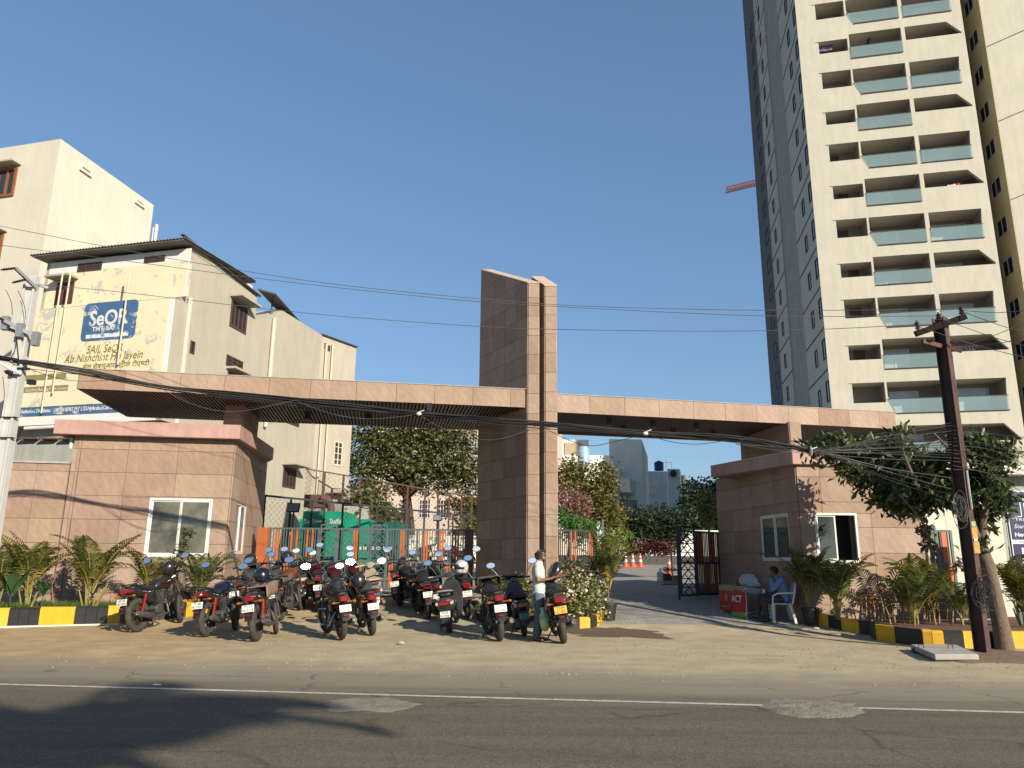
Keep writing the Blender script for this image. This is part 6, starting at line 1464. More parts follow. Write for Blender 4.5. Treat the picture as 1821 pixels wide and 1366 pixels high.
# brown jacket draped over B3
def drape(B, label, m_, x0, x1, hw, ztop, drop, name='jacket', cat='jacket', seed=0):
    me = bpy.data.meshes.new(name); vs = []; fs = []; n, k = 12, 12
    for i in range(n+1):
        for j in range(k+1):
            x = x0+(x1-x0)*i/n; y = (j/k*2-1); z = ztop(x)+.02-drop*max(0, abs(y)-.5)**1.2*2.2
            yy = math.copysign(min(abs(y)*2, 1.05+.1*mn.noise(V((x*5, y*3, seed)))), y)*hw
            vs.append((x+.03*mn.noise(V((x*8, y*6, seed+4))), yy, z+.028*mn.noise(V((x*9, y*7, seed+2)))+.015))
    fs = [(i*(k+1)+j, (i+1)*(k+1)+j, (i+1)*(k+1)+j+1, i*(k+1)+j+1) for i in range(n) for j in range(k)]
    me.from_pydata(vs, [], fs); me.materials.append(m_); me.polygons.foreach_set('use_smooth', [True]*len(fs))
    o = bpy.data.objects.new(name, me); COL.objects.link(o); o.matrix_world = rootmat(B)
    md = o.modifiers.new('thickness', 'SOLIDIFY'); md.thickness = .012; tag(o, label, cat); return o
drape(B3, 'crumpled brown jacket thrown over the tank of a parked motorbike', mat('brown cotton cloth', (.26, .165, .12), .9, var=.2, scale=8, bump=.3), .2, 1.0, .16, lambda x: .86+.1*max(0, (x-.3)), .22)
drape(B12, 'dusty grey seat cover draped over a motorbike in the second row', mat('dusty grey cover', (.11, .10, .09), .9, var=.25, scale=8), -.15, .5, .15, lambda x: .83, .12, 'seat_cover', 'cover', 3)
drape(B11, 'grey jacket bundled on the handlebar of the second row motorbike', mat('charcoal cloth', (.05, .05, .052), .9, var=.25, scale=8), .6, 1.0, .2, lambda x: 1.0, .1, 'jacket', 'jacket', 5)
drape(B8, 'grey knitted scarf bundled over the handlebar of the motorbike left of the blue scooter', mat('grey knitted wool', (.10, .09, .085), .95, var=.5, scale=20, bump=.5), .65, 1.05, .2, lambda x: 1.0, .14, 'scarf', 'scarf', 7)
drape(B9, 'dark blue cloth over the handlebar of the navy scooter', navyb, .75, 1.05, .2, lambda x: 1.04, .1, 'cloth_cover', 'cover', 9)
# round black seat-pad like helmet bag on B10 and plastic carrier bag
p = onbike(B10, .95, -.12, 1.12); mb = MB(); mb.T = M.Translation(p) @ M.Rotation(.5, 4, 'Z') @ M.Rotation(.45, 4, 'Y'); mb.loft([(-.07, 0, 0, .10, .17), (-.05, 0, 0, .13, .2), (.0, 0, 0, .14, .21), (.05, 0, 0, .13, .2), (.08, 0, 0, .09, .15)], 22)
for r in (.1, .14): mb.ring((-.065, 0, 0), r, .006, 22, 5, 'x')
tag(mb.build('storage_box', bpaint, smooth=50), 'large round black delivery tub on the handlebar of the yellow plated motorbike', 'tub')
def bag(B, lab, m1, m2):
    T = thing('carrier_bag', lab, 'bag', tuple(onbike(B, .25, .22, .30)))
    mb = MB(); mb.T = rootmat(B) @ M.Translation((.2, .25, .40)); n = 14; secs = [(-.18, .03, .04), (-.14, .07, .09), (-.03, .085, .12), (.08, .07, .10), (.15, .03, .04), (.2, .05, .06)]
    vs = [(ry*math.cos(2*math.pi*j/n)*(1+.25*mn.noise(V((j, z*30, 1)))), rx*math.sin(2*math.pi*j/n), z) for z, rx, ry in secs for j in range(n)]
    mb.add(vs, [(i*n+j, i*n+(j+1) % n, (i+1)*n+(j+1) % n, (i+1)*n+j) for i in range(5) for j in range(n)]); mb.build('sack', m1, T, world=True, smooth=60)
bagm = mat('white plastic with green print', (.70, .72, .68), .4, var=.1, col2=(.15, .5, .06), scale=9)
bag(B10, 'white and green plastic carrier bag hanging beside the standing man', bagm, None)
# motorbikes far behind the sliding gate
GR2 = 'motorbikes parked inside the compound'
for i, (px, Yb, ang) in enumerate(((738, 33, 1.2), (752, 33.5, 1.3), (782, 34, 1.3), (800, 34, 1.35), (822, 34.5, 1.25), (700, 33, 1.2))):
    a = onY(px, 1000, Yb); a.z = gz(a.x, a.y); b = a+V((math.cos(ang), math.sin(ang), 0)); b.z = gz(b.x, b.y)
    moto('distant dark motorbike parked inside the compound behind the gate bars', a, b, tank=redb if i % 2 else bpaint, parent_group=GR2, txt=())
# ---------------------------------------------------------------- vegetation
def leaves_mesh(name, C, size, mt, wid=.42, droop=.0, jitter=.35, seed=1, fold=True, flat=0.0):
    r = np.random.RandomState(seed); n = len(C); C = np.array(C)
    d = r.normal(size=(n, 3)); d[:, 2] = d[:, 2]*(.5 if not droop else .3)-droop; d /= np.linalg.norm(d, axis=1)[:, None]
    q = r.normal(size=(n, 3)); q[:, 2] += flat; s = np.cross(d, q); s /= np.linalg.norm(s, axis=1)[:, None]+1e-9
    L = size*(1+jitter*(r.rand(n)*2-1)); 
    nn = np.cross(d, s)*(L*.10)[:, None]
    A = C-d*(L/2)[:, None]; B = C+d*(L/2)[:, None]; S = s*(L*wid/2)[:, None]
    vs = np.stack([A, C+S+nn, B, C-S+nn], 1).reshape(-1, 3)
    me = bpy.data.meshes.new(name); me.vertices.add(n*4); me.vertices.foreach_set('co', vs.ravel())
    i = np.arange(n)*4; f = np.stack([i, i+1, i+2, i, i+2, i+3], 1).reshape(-1)
    me.loops.add(n*6); me.loops.foreach_set('vertex_index', f); me.polygons.add(n*2); me.polygons.foreach_set('loop_start', np.arange(n*2)*3)
    me.update(calc_edges=True); me.validate(); me.materials.append(mt); return me
def cluster_pts(cl, n, seed=1, tuft=.22, per=14):
    """cl: list of (center V, (rx,ry,rz)); leaves gathered in tufts, denser to the outside"""
    r = np.random.RandomState(seed); w_ = np.array([c[1][0]*c[1][2] for c in cl]); w_ = w_/w_.sum(); out = []
    for ci, (c, rad) in enumerate(cl):
        m = int(n*w_[ci]/per)+1
        v = r.normal(size=(m, 3)); v /= np.linalg.norm(v, axis=1)[:, None]; v *= (r.rand(m)**.45)[:, None]
        P = np.array(c)+v*np.array(rad)*(.9+.25*r.rand(m))[:, None]
        for p in P: out.append(p+r.normal(size=(per, 3))*tuft*np.array((1, 1, .75)))
    return np.concatenate(out)
barkm = mat('grey brown bark', (.16, .115, .08), .9, var=.3, scale=9, bump=.6, bscale=25)
barkd = mat('dark bark', (.07, .052, .04), .9, var=.3, scale=9, bump=.5)
def limb(T, pts, rad, mt=None, name='limb'):
    mb = MB(); mb.tube(pts, rad, 9); return mb.build(name, mt or barkm, T, world=True, smooth=50)
def tree(name, label, base, trunk_top, cl, n, size, leafm, tr=.15, seed=1, tuft=.25, limbs=True, bark=None, wid=.5, droop=0, cat='tree', group=None, per=14):
    T = thing(name, label, cat, tuple(base), group=group); base = V(base); top = V(trunk_top)
    mid = (base+top)/2+V((.1*mn.noise(base*3)*2, 0, 0)); limb(T, [base-V((0, 0, .1)), mid, top], [tr*1.2, tr, tr*.75], bark or barkd, 'trunk')
    if limbs:
        for i, (c, rad) in enumerate(cl[:9]):
            c = V(c); limb(T, [top-V((0, 0, .1)), top+(c-top)*.5+V((0, 0, .15*(c-top).length)), c], [tr*.6, tr*.35, tr*.12], bark or barkd)
    P = cluster_pts(cl, n, seed, tuft, per); me = leaves_mesh('foliage', P, size, leafm, wid, droop, seed=seed); inst('crown', me, T, True, kind='stuff'); return T
lf_dark = leafmat('dusty dark green leaves', (.022, .038, .010), (.085, .095, .030), trans=.2)
lf_mid = leafmat('mid green leaves', (.03, .065, .012), (.10, .16, .03), trans=.3)
lf_rust = leafmat('green and rust leaves', (.05, .07, .02), (.15, .13, .03), trans=.25, c3=(.26, .10, .04))
lf_pink = leafmat('pinkish brown bougainvillea', (.13, .07, .05), (.26, .13, .11), trans=.25)
lf_shade = leafmat('shade dark green leaves', (.010, .022, .010), (.03, .055, .018), trans=.15)  # leaf green set darker in colour for plants standing in shade
lf_yel = leafmat('yellow green leaves', (.10, .15, .02), (.22, .27, .05), trans=.35)
def E(px, py, Y, rx, ry=None, rz=None):
    c = onY(px, py, Y); return (c, (rx, ry or rx, rz or rx))
# big tree behind the generators
cl = [E(655, 790, 41, 1.5), E(700, 770, 42, 2.0), E(760, 775, 42, 2.0), E(810, 790, 42, 1.7), E(840, 830, 41.5, 1.2), E(650, 840, 41, 1.2), E(700, 830, 41, 1.7), E(760, 840, 41.5, 1.8, rz=1.3), E(805, 850, 41.5, 1.3), E(640, 870, 41, .8), E(820, 900, 41, .9)]
tree('broadleaf_tree', 'large dusty green tree behind the wire fences left of the pylon', (onY(727, 960, 42).x, 42, gz(0, 42)), onY(723, 880, 42), cl, 13000, .25, leafmat('dusty olive leaves', (.03, .04, .012), (.12, .12, .042), trans=.2), tr=.32, tuft=.34, seed=3, per=16)
cl = [E(650, 900, 38, 1.1), E(665, 940, 38, 1.0), E(640, 920, 39, 1.0), E(700, 930, 40, .8)]
tree('bushy_tree', 'olive bushy tree low behind the dark teal generator', (onY(660, 960, 38).x, 38, 1), onY(660, 930, 38), cl, 3800, .26, leafmat('olive leaves', (.05, .06, .02), (.13, .13, .05)), tr=.12, seed=4)
cl = [E(835, 940, 43, .8), E(845, 905, 43, .7), E(820, 965, 43, .6)]
tree('bushy_tree', 'small green tree hard against the left side of the pylon', (onY(838, 980, 43).x, 43, 1.2), onY(838, 950, 43), cl, 1800, .26, lf_mid, tr=.1, seed=5)
# reddish tree and bougainvillea right of the pylon
cl = [E(1020, 835, 48, .9), E(1010, 860, 48, 1.0), E(1045, 870, 48, 1.2), E(1075, 840, 48, .7), E(1080, 865, 48, .8), E(1070, 900, 48, 1.2), E(1085, 920, 48, .9), E(1040, 910, 48, 1.2)]
tree('rusty_leaved_tree', 'rusty green tree right of the pylon in front of the cream low block', (onY(1060, 985, 48).x, 48, 1.2), onY(1055, 930, 48), cl, 8000, .24, lf_rust, tr=.14, seed=6, tuft=.28)
cl = [E(1008, 900, 46, 1.0), E(1035, 895, 46, .8), E(1000, 880, 46, .7), E(1020, 920, 46, .8)]
tree('bougainvillea', 'pinkish brown bougainvillea close to the right side of the pylon', (onY(1010, 985, 46).x, 46, 1.2), onY(1010, 930, 46), cl, 3000, .16, lf_pink, tr=.06, seed=7, cat='shrub')
cl = [E(1000, 925, 44, .7), E(1020, 940, 44, .8), E(1040, 945, 44, .7)]
tree('green_shrub', 'bright green shrub under the bougainvillea behind the short gate panel', (onY(1015, 985, 44).x, 44, 1.1), onY(1015, 960, 44), cl, 1800, .2, leafmat('fresh green leaves', (.03, .09, .015), (.08, .2, .04)), tr=.05, seed=8, cat='shrub')
shr = [((1098, 965), 46.5, [(1098, 962, .9), (1080, 975, .8)], lf_yel, 'yellow green shrub left of the traffic cones', 1200), ((1120, 950), 52, [(1110, 955, 1.2), (1135, 940, 1.4), (1120, 920, .9)], lf_shade, 'dark shrub mass above the planter wall behind the left cones', 3500),
       ((1165, 945), 53, [(1160, 930, 1.5), (1150, 950, 1.4), (1180, 955, 1.4)], lf_shade, 'dark spreading shrub in the middle of the far planter', 4200), ((1200, 945), 52, [(1200, 950, 1.2), (1210, 920, 1.0), (1190, 935, 1.2)], lf_shade, 'dark shrub at the right end of the far planter', 3000),
       ((1140, 978), 46.6, [(1130, 978, .55), (1150, 978, .55), (1170, 976, .5), (1185, 978, .5)], leafmat('dark red leaves', (.035, .012, .01), (.10, .02, .015)), 'low dark red hedge plants on the planter wall', 2200)]
for i, (b, Y, cs, m_, lab, n) in enumerate(shr):
    cl = [E(x, y, Y, r, rz=r*.8) for x, y, r in cs]; bz = onY(b[0], 990, Y); tree('shrub', lab, (bz.x, Y, 1.1), (bz.x, Y, 1.9), cl, n, .22 if Y > 50 else .15, m_, tr=.06, seed=20+i, cat='shrub')
cl = [(onY(1180, y, 54)+V((0, 0, 0)), (r, r, .5)) for y, r in ((940, .5), (925, .42), (912, .3), (902, .15))]
tree('cypress', 'dark narrow cypress in front of the stained grey block', (onY(1180, 985, 54).x, 54, 1.2), onY(1180, 950, 54), cl, 1400, .14, lf_shade, tr=.07, seed=31, tuft=.1, limbs=False)
cl = [E(1240, 880, 62, 1.3), E(1265, 895, 62, 1.8), E(1285, 880, 62, 1.5), E(1250, 925, 62, 2.0), E(1280, 935, 62, 1.8), E(1232, 915, 62, 1.0)]
tree('broadleaf_tree', 'dark blue green tree beside the right guardhouse beyond the swing gate', (onY(1262, 985, 62).x, 62, 1.2), onY(1262, 950, 62), cl, 9000, .34, lf_shade, tr=.25, seed=9, tuft=.35)
cl = [E(1260, 885, 29, .3), E(1258, 905, 29, .36), E(1262, 925, 29, .3)]
tree('young_tree', 'slim young tree with pale leaves just behind the swing gate', (onY(1262, 1000, 29).x, 29, .75), onY(1260, 935, 29), cl, 700, .16, leafmat('olive green leaves', (.06, .075, .02), (.16, .17, .06)), tr=.05, seed=10, tuft=.12, bark=barkm)

# ---- right foreground tree
bt_ = gnd(1788, 1156); YT = bt_.y
lf_tree = leafmat('long drooping dusty leaves', (.028, .045, .016), (.10, .125, .048), rough=.42, trans=.22)
RT = thing('leafy_tree', 'leaning tree with long drooping leaves over the right guardhouse beside the iron pole', 'tree', tuple(bt_))
limb(RT, [bt_+V((0, 0, -.15)), onY(1779, 1110, YT), onY(1768, 1060, YT), onY(1757, 1010, YT), onY(1748, 985, YT)], [.17, .14, .13, .13, .12], name='trunk')
limb(RT, [onY(1749, 990, YT), onY(1738, 945, YT+.1), onY(1722, 915, YT+.3), onY(1690, 900, YT+.5), onY(1640, 880, YT+1.0), onY(1585, 862, YT+1.5), onY(1520, 838, YT+1.8), onY(1470, 800, YT+1.9)], [.09, .085, .08, .08, .075, .06, .04, .02])
limb(RT, [onY(1749, 990, YT), onY(1747, 950, YT), onY(1752, 900, YT), onY(1765, 850, YT), onY(1760, 790, YT)], [.09, .07, .06, .04, .02])
limb(RT, [onY(1740, 960, YT), onY(1718, 900, YT-.2), onY(1705, 860, YT-.2), onY(1690, 800, YT), onY(1660, 770, YT)], [.06, .05, .04, .03, .015])
limb(RT, [onY(1640, 880, YT+.6), onY(1620, 840, YT+.4), onY(1600, 790, YT+.3), onY(1598, 765, YT+.3)], [.05, .035, .025, .01])
cpx = [(1462, 797, 28, .3), (1490, 795, 28, .3), (1515, 810, 36, .3), (1548, 812, 42, .4), (1560, 850, 36, .2), (1590, 850, 44, .4), (1622, 868, 44, .3), (1655, 860, 44, .3), (1600, 800, 28, .2), (1598, 768, 12, .2), (1640, 825, 26, .5), (1668, 815, 24, .4), (1685, 860, 36, .5), (1715, 800, 22, .1), (1735, 790, 26, .0), (1758, 818, 38, .0), (1780, 805, 22, .0), (1765, 865, 34, .1), (1775, 890, 24, .0), (1748, 905, 26, .2), (1720, 860, 28, .4), (1560, 885, 16, .3), (1600, 900, 26, .4), (1635, 905, 24, .2), (1520, 838, 20, .2), (1745, 940, 16, .1), (1740, 972, 12, 0)]
cl = []
for x, y, r, dy in cpx:
    dy = dy+max(0, min(1.6, (1680-x)/70)); c = onY(x, y, YT+dy); rr = r*1.1/FPX*(YT+dy); cl.append((c, (rr, rr*.95, rr*.9)))
Pn = cluster_pts(cl, 7200, 12, .11, 7); inst('crown', leaves_mesh('foliage', Pn, .185, lf_tree, .38, .9, seed=12), RT, True, kind='stuff')
cl = [(onY(1643, 945, YT), (.14, .14, .12)), (onY(1648, 965, YT), (.15, .12, .22)), (onY(1710, 1005, YT), (.1, .1, .12))]
inst('withered_leaves', leaves_mesh('withered', cluster_pts(cl, 130, 5, .05, 6), .14, leafmat('withered leaves', (.06, .045, .03), (.15, .10, .05)), .4, .9, seed=2), RT, True, kind='stuff')
limb(RT, [onY(1600, 880, YT+.4), onY(1640, 925, YT+.1), onY(1646, 950, YT)], [.02, .012, .008])

# ---- areca palms
frondm = leafmat('areca palm leaflets', (.045, .06, .012), (.155, .145, .04), rough=.4, trans=.3, c3=(.34, .25, .08))
frond_dark = leafmat('darker palm leaflets', (.028, .048, .013), (.10, .115, .032), rough=.4, trans=.25, c3=(.16, .17, .05))
stemm = mat('yellow green palm stem', (.28, .24, .06), .5, var=.25, scale=10); ptrunk = mat('dry palm trunk fibre', (.20, .14, .08), .9, var=.3, bump=.4)
def frond_mesh(arch, n=25, ll=.30, lw=.0125, mt=None, seed=0):
    r = random.Random(seed); mb = MB(); pts = []
    q = V((0, 0, 0))
    for i in range(n+1):
        t = i/n; a = arch*t*t; pts.append(q.copy()); q += V((math.sin(a), 0, math.cos(a)))/n
    mb.m = 1; mb.tube([pts[i] for i in range(0, n+1, 3)]+[pts[n]], [.012*(1-i/9)+.002 for i in range(len(range(0, n+1, 3))+1)], 4, False); mb.m = 0
    for i in range(5, n+1):
        t = i/n; d = (pts[i]-pts[i-1]).normalized(); up = V((-d.z, 0, d.x)); l = ll*math.sin(math.pi*min(1, .18+t*.80))*(.85+.3*r.random())+.04
        for s in (1, -1):
            o = (V((0, s, 0))*.8+d*.62-up*(-.18)+V((0, 0, .08*r.uniform(-1, 1)))).normalized(); m_ = pts[i]+o*l*.5; e = pts[i]+o*l+V((0, 0, -l*.32)); w_ = d*lw*.9
            mb.add([pts[i]-w_*.4, pts[i]+w_*.4, m_+w_+V((0, 0, .01)), e, m_-w_], [(0, 1, 2, 4), (4, 2, 3)])
    return mb.mesh('frond', [mt, stemm], None, fix=False)
FR = [frond_mesh(a, mt=frondm, seed=i, ll=l) for i, (a, l) in enumerate(((.8, .24), (1.3, .25), (1.8, .22)))]
FRD = [frond_mesh(a, mt=frond_dark, seed=i+5, ll=l) for i, (a, l) in enumerate(((.9, .25), (1.4, .26), (1.9, .23)))]
def palm(label, base, h=1.5, nf=14, nst=5, spread=.12, fr=None, group='areca palms in the planters', seed=0, trunk=0, pot=None, lean=0, cat='palm', name='areca_palm', tilt=(.15, 1.0)):
    r = random.Random(seed); base = V(base); fr = fr or FR; T = thing(name, label, cat, tuple(base), group=group)
    for i in range(nst):
        a = r.random()*6.3; b = V((math.cos(a), math.sin(a), 0))*spread*r.random(); e = b*2.2+V((0, 0, h*.30*(.7+.5*r.random())))
        mb = MB(); mb.tube([b, (b+e)/2, e], [.022, .018, .012], 6); mb.build('stem', stemm if not trunk else ptrunk, T, smooth=40)
    for i in range(nf):
        a = 2*math.pi*(i*.618+r.random()*.15); L = h*(.62+.38*r.random()); tl = r.uniform(*tilt); z0 = h*(.10+.16*r.random())+trunk
        o = inst('frond', fr[i % 3], T); o.matrix_basis = M.Translation((math.cos(a)*.05, math.sin(a)*.05, z0)) @ M.Rotation(a, 4, 'Z') @ M.Rotation(tl*.62, 4, 'Y') @ M.Scale(L, 4)
    return T
zp = .38
def LP(px, Y, z=zp): p = onY(px, 1070, Y); return (p.x, Y, z)
palm('areca palm with one tall frond at the left edge of the left planter', LP(48, 17.3), 1.75, 15, 6, seed=1, tilt=(.1, .95))
palm('areca palm with yellow stems in the left planter under a tufted sapling', LP(158, 17.4), 1.65, 17, 8, seed=2, spread=.18, tilt=(.1, .9))
palm('small areca palm below the left part of the wide window', LP(265, 18.0), 1.35, 12, 4, seed=3, tilt=(.1, .8))
palm('small dense areca palm below the right part of the wide window', LP(352, 18.0), 1.35, 14, 5, seed=4, fr=FRD, tilt=(.1, .8))
palm('leafy areca palm cut by the left edge of the photo', LP(-8, 17.1), 1.4, 12, 5, seed=5, fr=FRD)
def tuft_plant(label, base, pts, tufts, n, size, name='sapling', m_=None, seed=1):
    T = thing(name, label, 'sapling', tuple(base)); limb(T, pts, [.016, .013, .01][:len(pts)] if len(pts) < 4 else .012, mat('thin brown stem', (.25, .17, .08), .8), 'stem')
    inst('foliage', leaves_mesh('foliage', cluster_pts(tufts, n, seed, .05, 8), size, m_ or lf_mid, .4, .3, seed=seed), T, True, kind='stuff'); return T
b = V(LP(160, 17.5)); tuft_plant('thin sapling with a round leafy tuft above the second palm', b, [b, onY(158, 1020, 17.5), onY(143, 975, 17.5)], [(onY(145, 967, 17.5), (.15, .15, .09))], 130, .12, seed=2)
b = V(LP(302, 17.6)); tuft_plant('tall thin sapling with several leaf tufts in front of the wide window', b, [b, onY(306, 1040, 17.6), onY(318, 985, 17.6), onY(334, 945, 17.6)], [(onY(334, 948, 17.6), (.17, .14, .10)), (onY(326, 968, 17.6), (.12, .12, .10)), (onY(320, 985, 17.6), (.15, .13, .10)), (onY(312, 1005, 17.6), (.10, .1, .06))], 260, .10, seed=3, m_=lf_dark)
b = V(LP(97, 17.5)); tuft_plant('leaning dry stick plant between the two left palms', b, [b, onY(92, 1040, 17.5), onY(106, 1012, 17.5)], [(onY(104, 1015, 17.5), (.04, .04, .03))], 8, .06, seed=4)
def bigleaf(label, base, n, L, seed=0):
    r = random.Random(seed); T = thing('broad_leaved_plant', label, 'plant', tuple(base)); m_ = leafmat('broad dark green leaf', (.025, .07, .03), (.05, .11, .04), trans=.2)
    for i in range(n):
        a = r.uniform(0, 6.28); mb = MB(); vs = []; k = 6; l = L*(.7+.5*r.random())
        for j in range(k+1):
            t = j/k; w_ = .16*math.sin(math.pi*(.06+.94*t))**.8*l; vs += [(t*l*.45, -w_, .25+l*t*.9-.15*t*t), (t*l*.45-.03, 0, .25+l*t*.9-.15*t*t), (t*l*.45, w_, .25+l*t*.9-.15*t*t)]
        mb.add(vs, [(j*3+q, j*3+3+q, j*3+4+q, j*3+1+q) for j in range(k) for q in (0, 1)]); mb.tube([(0, 0, 0), (0, 0, .27)], .01, 5)
        o = mb.build('leaf', m_, T, fix=False); o.rotation_euler = (0, 0, a)
bigleaf('broad dark leaves of a heliconia at the left edge of the planter', LP(18, 17.0), 9, .8, 3)
bigleaf('low broad leaved plant between the palms of the left planter', LP(75, 17.3), 6, .45, 5)
# grass in the left planter
def grass(name, P, n, h, mt, w_=.012, seed=1):
    r = np.random.RandomState(seed); P = P[r.randint(len(P), size=n)] if len(P) != n else P; n = len(P)
    d = r.normal(size=(n, 2))*.35*h; hh = h*(.5+r.rand(n)); s = r.normal(size=(n, 2)); s = s/np.linalg.norm(s, axis=1)[:, None]*w_/2
    A = P.copy(); A[:, :2] -= s; B = P.copy(); B[:, :2] += s; C = P.copy(); C[:, :2] += d; C[:, 2] += hh
    vs = np.stack([A, B, C], 1).reshape(-1, 3); me = bpy.data.meshes.new(name); me.from_pydata(vs.tolist(), [], np.arange(n*3).reshape(-1, 3).tolist()); me.materials.append(mt); return me
r = np.random.RandomState(3); n = 9000
pa, pb = onY(-20, 1070, 17.2), onY(330, 1070, 17.9)
P = np.zeros((n, 3)); t = r.rand(n); P[:, 0] = pa.x+(pb.x-pa.x)*t; P[:, 1] = 16.75+1.0*t+r.rand(n)*1.3; P[:, 2] = zp
keep = np.array([mn.noise(V((p[0]*1.3, p[1]*1.5, 0))) > -.15 for p in P]); P = P[keep]
o = inst('grass', grass('grass', P, len(P), .10, leafmat('short green grass', (.03, .06, .015), (.09, .14, .03)))); o['kind'] = 'stuff'; o['label'] = 'short grass growing in the left planter bed'; o['category'] = 'grass'

# ---- bushes round the pylon
flw = leafmat('cream blossom petals', (.62, .52, .36), (.75, .66, .50), trans=.3)
def bush(label, cl, n, size, m_, seed, flowers=0, name='flowering_bush', group=None, fl_mat=None, wid=.45, tuft=.09):
    c0 = V(cl[0][0]); T = thing(name, label, 'bush', (c0.x, c0.y, .28), group=group)
    for i, (c, rad) in enumerate(cl): limb(T, [V((c0.x+.1*mn.noise(V(c)*9), c0.y, .25)), (V(c)+c0)/2-V((0, 0, .2)), V(c)], [.02, .014, .006], barkm, 'branch')
    P = cluster_pts(cl, n, seed, tuft, 8); inst('foliage', leaves_mesh('foliage', P, size, m_, wid, .25, seed=seed), T, True, kind='stuff')
    if flowers:
        q = cluster_pts(cl, flowers, seed+50, .07, 5); inst('blossom', leaves_mesh('blossom', q, .07, fl_mat or flw, .9, 0, seed=seed+1), T, True, kind='stuff')
lf_bush = leafmat('yellowish green bush leaves', (.04, .065, .015), (.14, .16, .04), trans=.3, c3=(.28, .24, .09))
YB_ = 17.9
cl = [E(1040, 1075, YB_-.3, .42), E(1018, 1055, YB_, .40), E(1050, 1050, YB_, .33), E(1035, 1025, YB_+.2, .35), E(1052, 1085, YB_-.2, .30), E(1030, 1095, YB_-.5, .25), E(1010, 1010, YB_+.4, .22), E(1058, 1005, YB_+.4, .22), E(1000, 1080, YB_, .25)]
bush('large cream flowering bush right of the pylon spilling over the kerb', cl, 4200, .085, lf_bush, 41, 1250)
cl = [E(885, 1055, YB_+.6, .28), E(872, 1075, YB_+.3, .22), E(900, 1075, YB_+.4, .22), E(880, 1040, YB_+.6, .15)]
bush('green leafy bush behind the scarf covered motorbike at the pylon foot', cl, 1300, .085, lf_bush, 42, 0, name='leafy_bush')
cl = [E(930, 1050, YB_+.6, .26), E(920, 1035, YB_+.7, .18), E(938, 1078, YB_+.4, .22)]
bush('yellowish green bush between the navy scooter and the standing man', cl, 1100, .085, lf_bush, 43, 60, name='leafy_bush')
# ---- potted palms
potm = mat('black plastic pot', (.02, .02, .021), .5, var=.1)
def pot(label, base, r=.2, h=.4):
    T = thing('plant_pot', label, 'pot', tuple(base)); mb = MB(); mb.tube([(0, 0, 0), (0, 0, h*.85), (0, 0, h*.86), (0, 0, h)], [r*.75, r*.97, r*1.06, r*1.06], 20); mb.build('pot_wall', potm, T, smooth=35)
    mb = MB(); mb.cyl((0, 0, h), (0, 0, h+.012), r*.93, 18); mb.build('potting_soil', soil, T)
p = gnd(1082, 1104); pot('black plastic pot of the palm at the driveway entrance', p, .2, .40); palm('tall potted palm with pale yellow fronds at the driveway entrance', (p.x, p.y, p.z+.40), 1.35, 15, 3, .05, seed=11, trunk=.15, tilt=(.0, .75), group='potted palms')
p = gnd(1443, 1112); pot('black plastic pot at the corner of the right guardhouse', p, .19, .38); palm('potted palm at the corner of the right guardhouse', (p.x, p.y, p.z+.38), 1.45, 16, 6, .07, seed=12, fr=FRD, tilt=(.05, .7), group='potted palms')
zr = .27
def RP(px, Y): q = onY(px, 1110, Y); return (q.x, Y, zr)
palm('dense dark palm second from the corner of the right guardhouse', RP(1492, 17.2), 1.5, 18, 6, .1, seed=13, fr=FRD, tilt=(.1, .8))
palm('grey green bushy palm in the middle of the right planter', RP(1625, 15.9), 1.15, 20, 3, .06, seed=14, fr=FRD, tilt=(.1, 1.1))
palm('palm with one long bare frond behind the bushy palm of the right planter', RP(1655, 17.0), 1.55, 14, 4, .1, seed=15, tilt=(.1, 1.0))
palm('short palm left of the iron electricity pole', RP(1715, 15.9), 1.0, 14, 3, .06, seed=16, fr=FRD)
palm('yellow fronded palm behind the leaning tree trunk', RP(1822, 16.0), 1.35, 16, 4, .1, seed=17)
palm('low palm at the far right edge of the right planter', RP(1845, 15.7), 1.1, 12, 3, .1, seed=18)
crot = [leafmat('purple brown leaves', (.10, .04, .04), (.20, .09, .08)), leafmat('orange yellow leaves', (.15, .11, .02), (.30, .14, .03)), lf_mid]
r_ = random.Random(5)
for i in range(34):
    px = 1530+i*6.6+r_.uniform(-3, 3); Y = 16.1+(i % 4)*.45 if px > 1580 else 16.9+(i % 3)*.4
    if abs(px-1748) < 6: continue
    b = V(RP(px, Y)); h = .35+.3*r_.random(); tp = b+V((r_.uniform(-.08, .08), 0, h))
    kind = ('purple tipped', 'orange tipped', 'green tipped')[i % 3]
    T = thing('croton_plant', f'short {kind} croton stick plant in the right planter bed', 'plant', tuple(b), group=f'{kind} croton plants in the right planter')
    limb(T, [b, (b+tp)/2+V((.02, 0, 0)), tp], [.02, .013, .008], mat('pale woody stem', (.34, .23, .12), .8, var=.2), 'stem')
    inst('foliage', leaves_mesh('foliage', cluster_pts([(tp, (.07, .07, .09))], 34, i, .03, 6), .075, crot[i % 3], .4, .4, seed=i), T, True, kind='stuff')
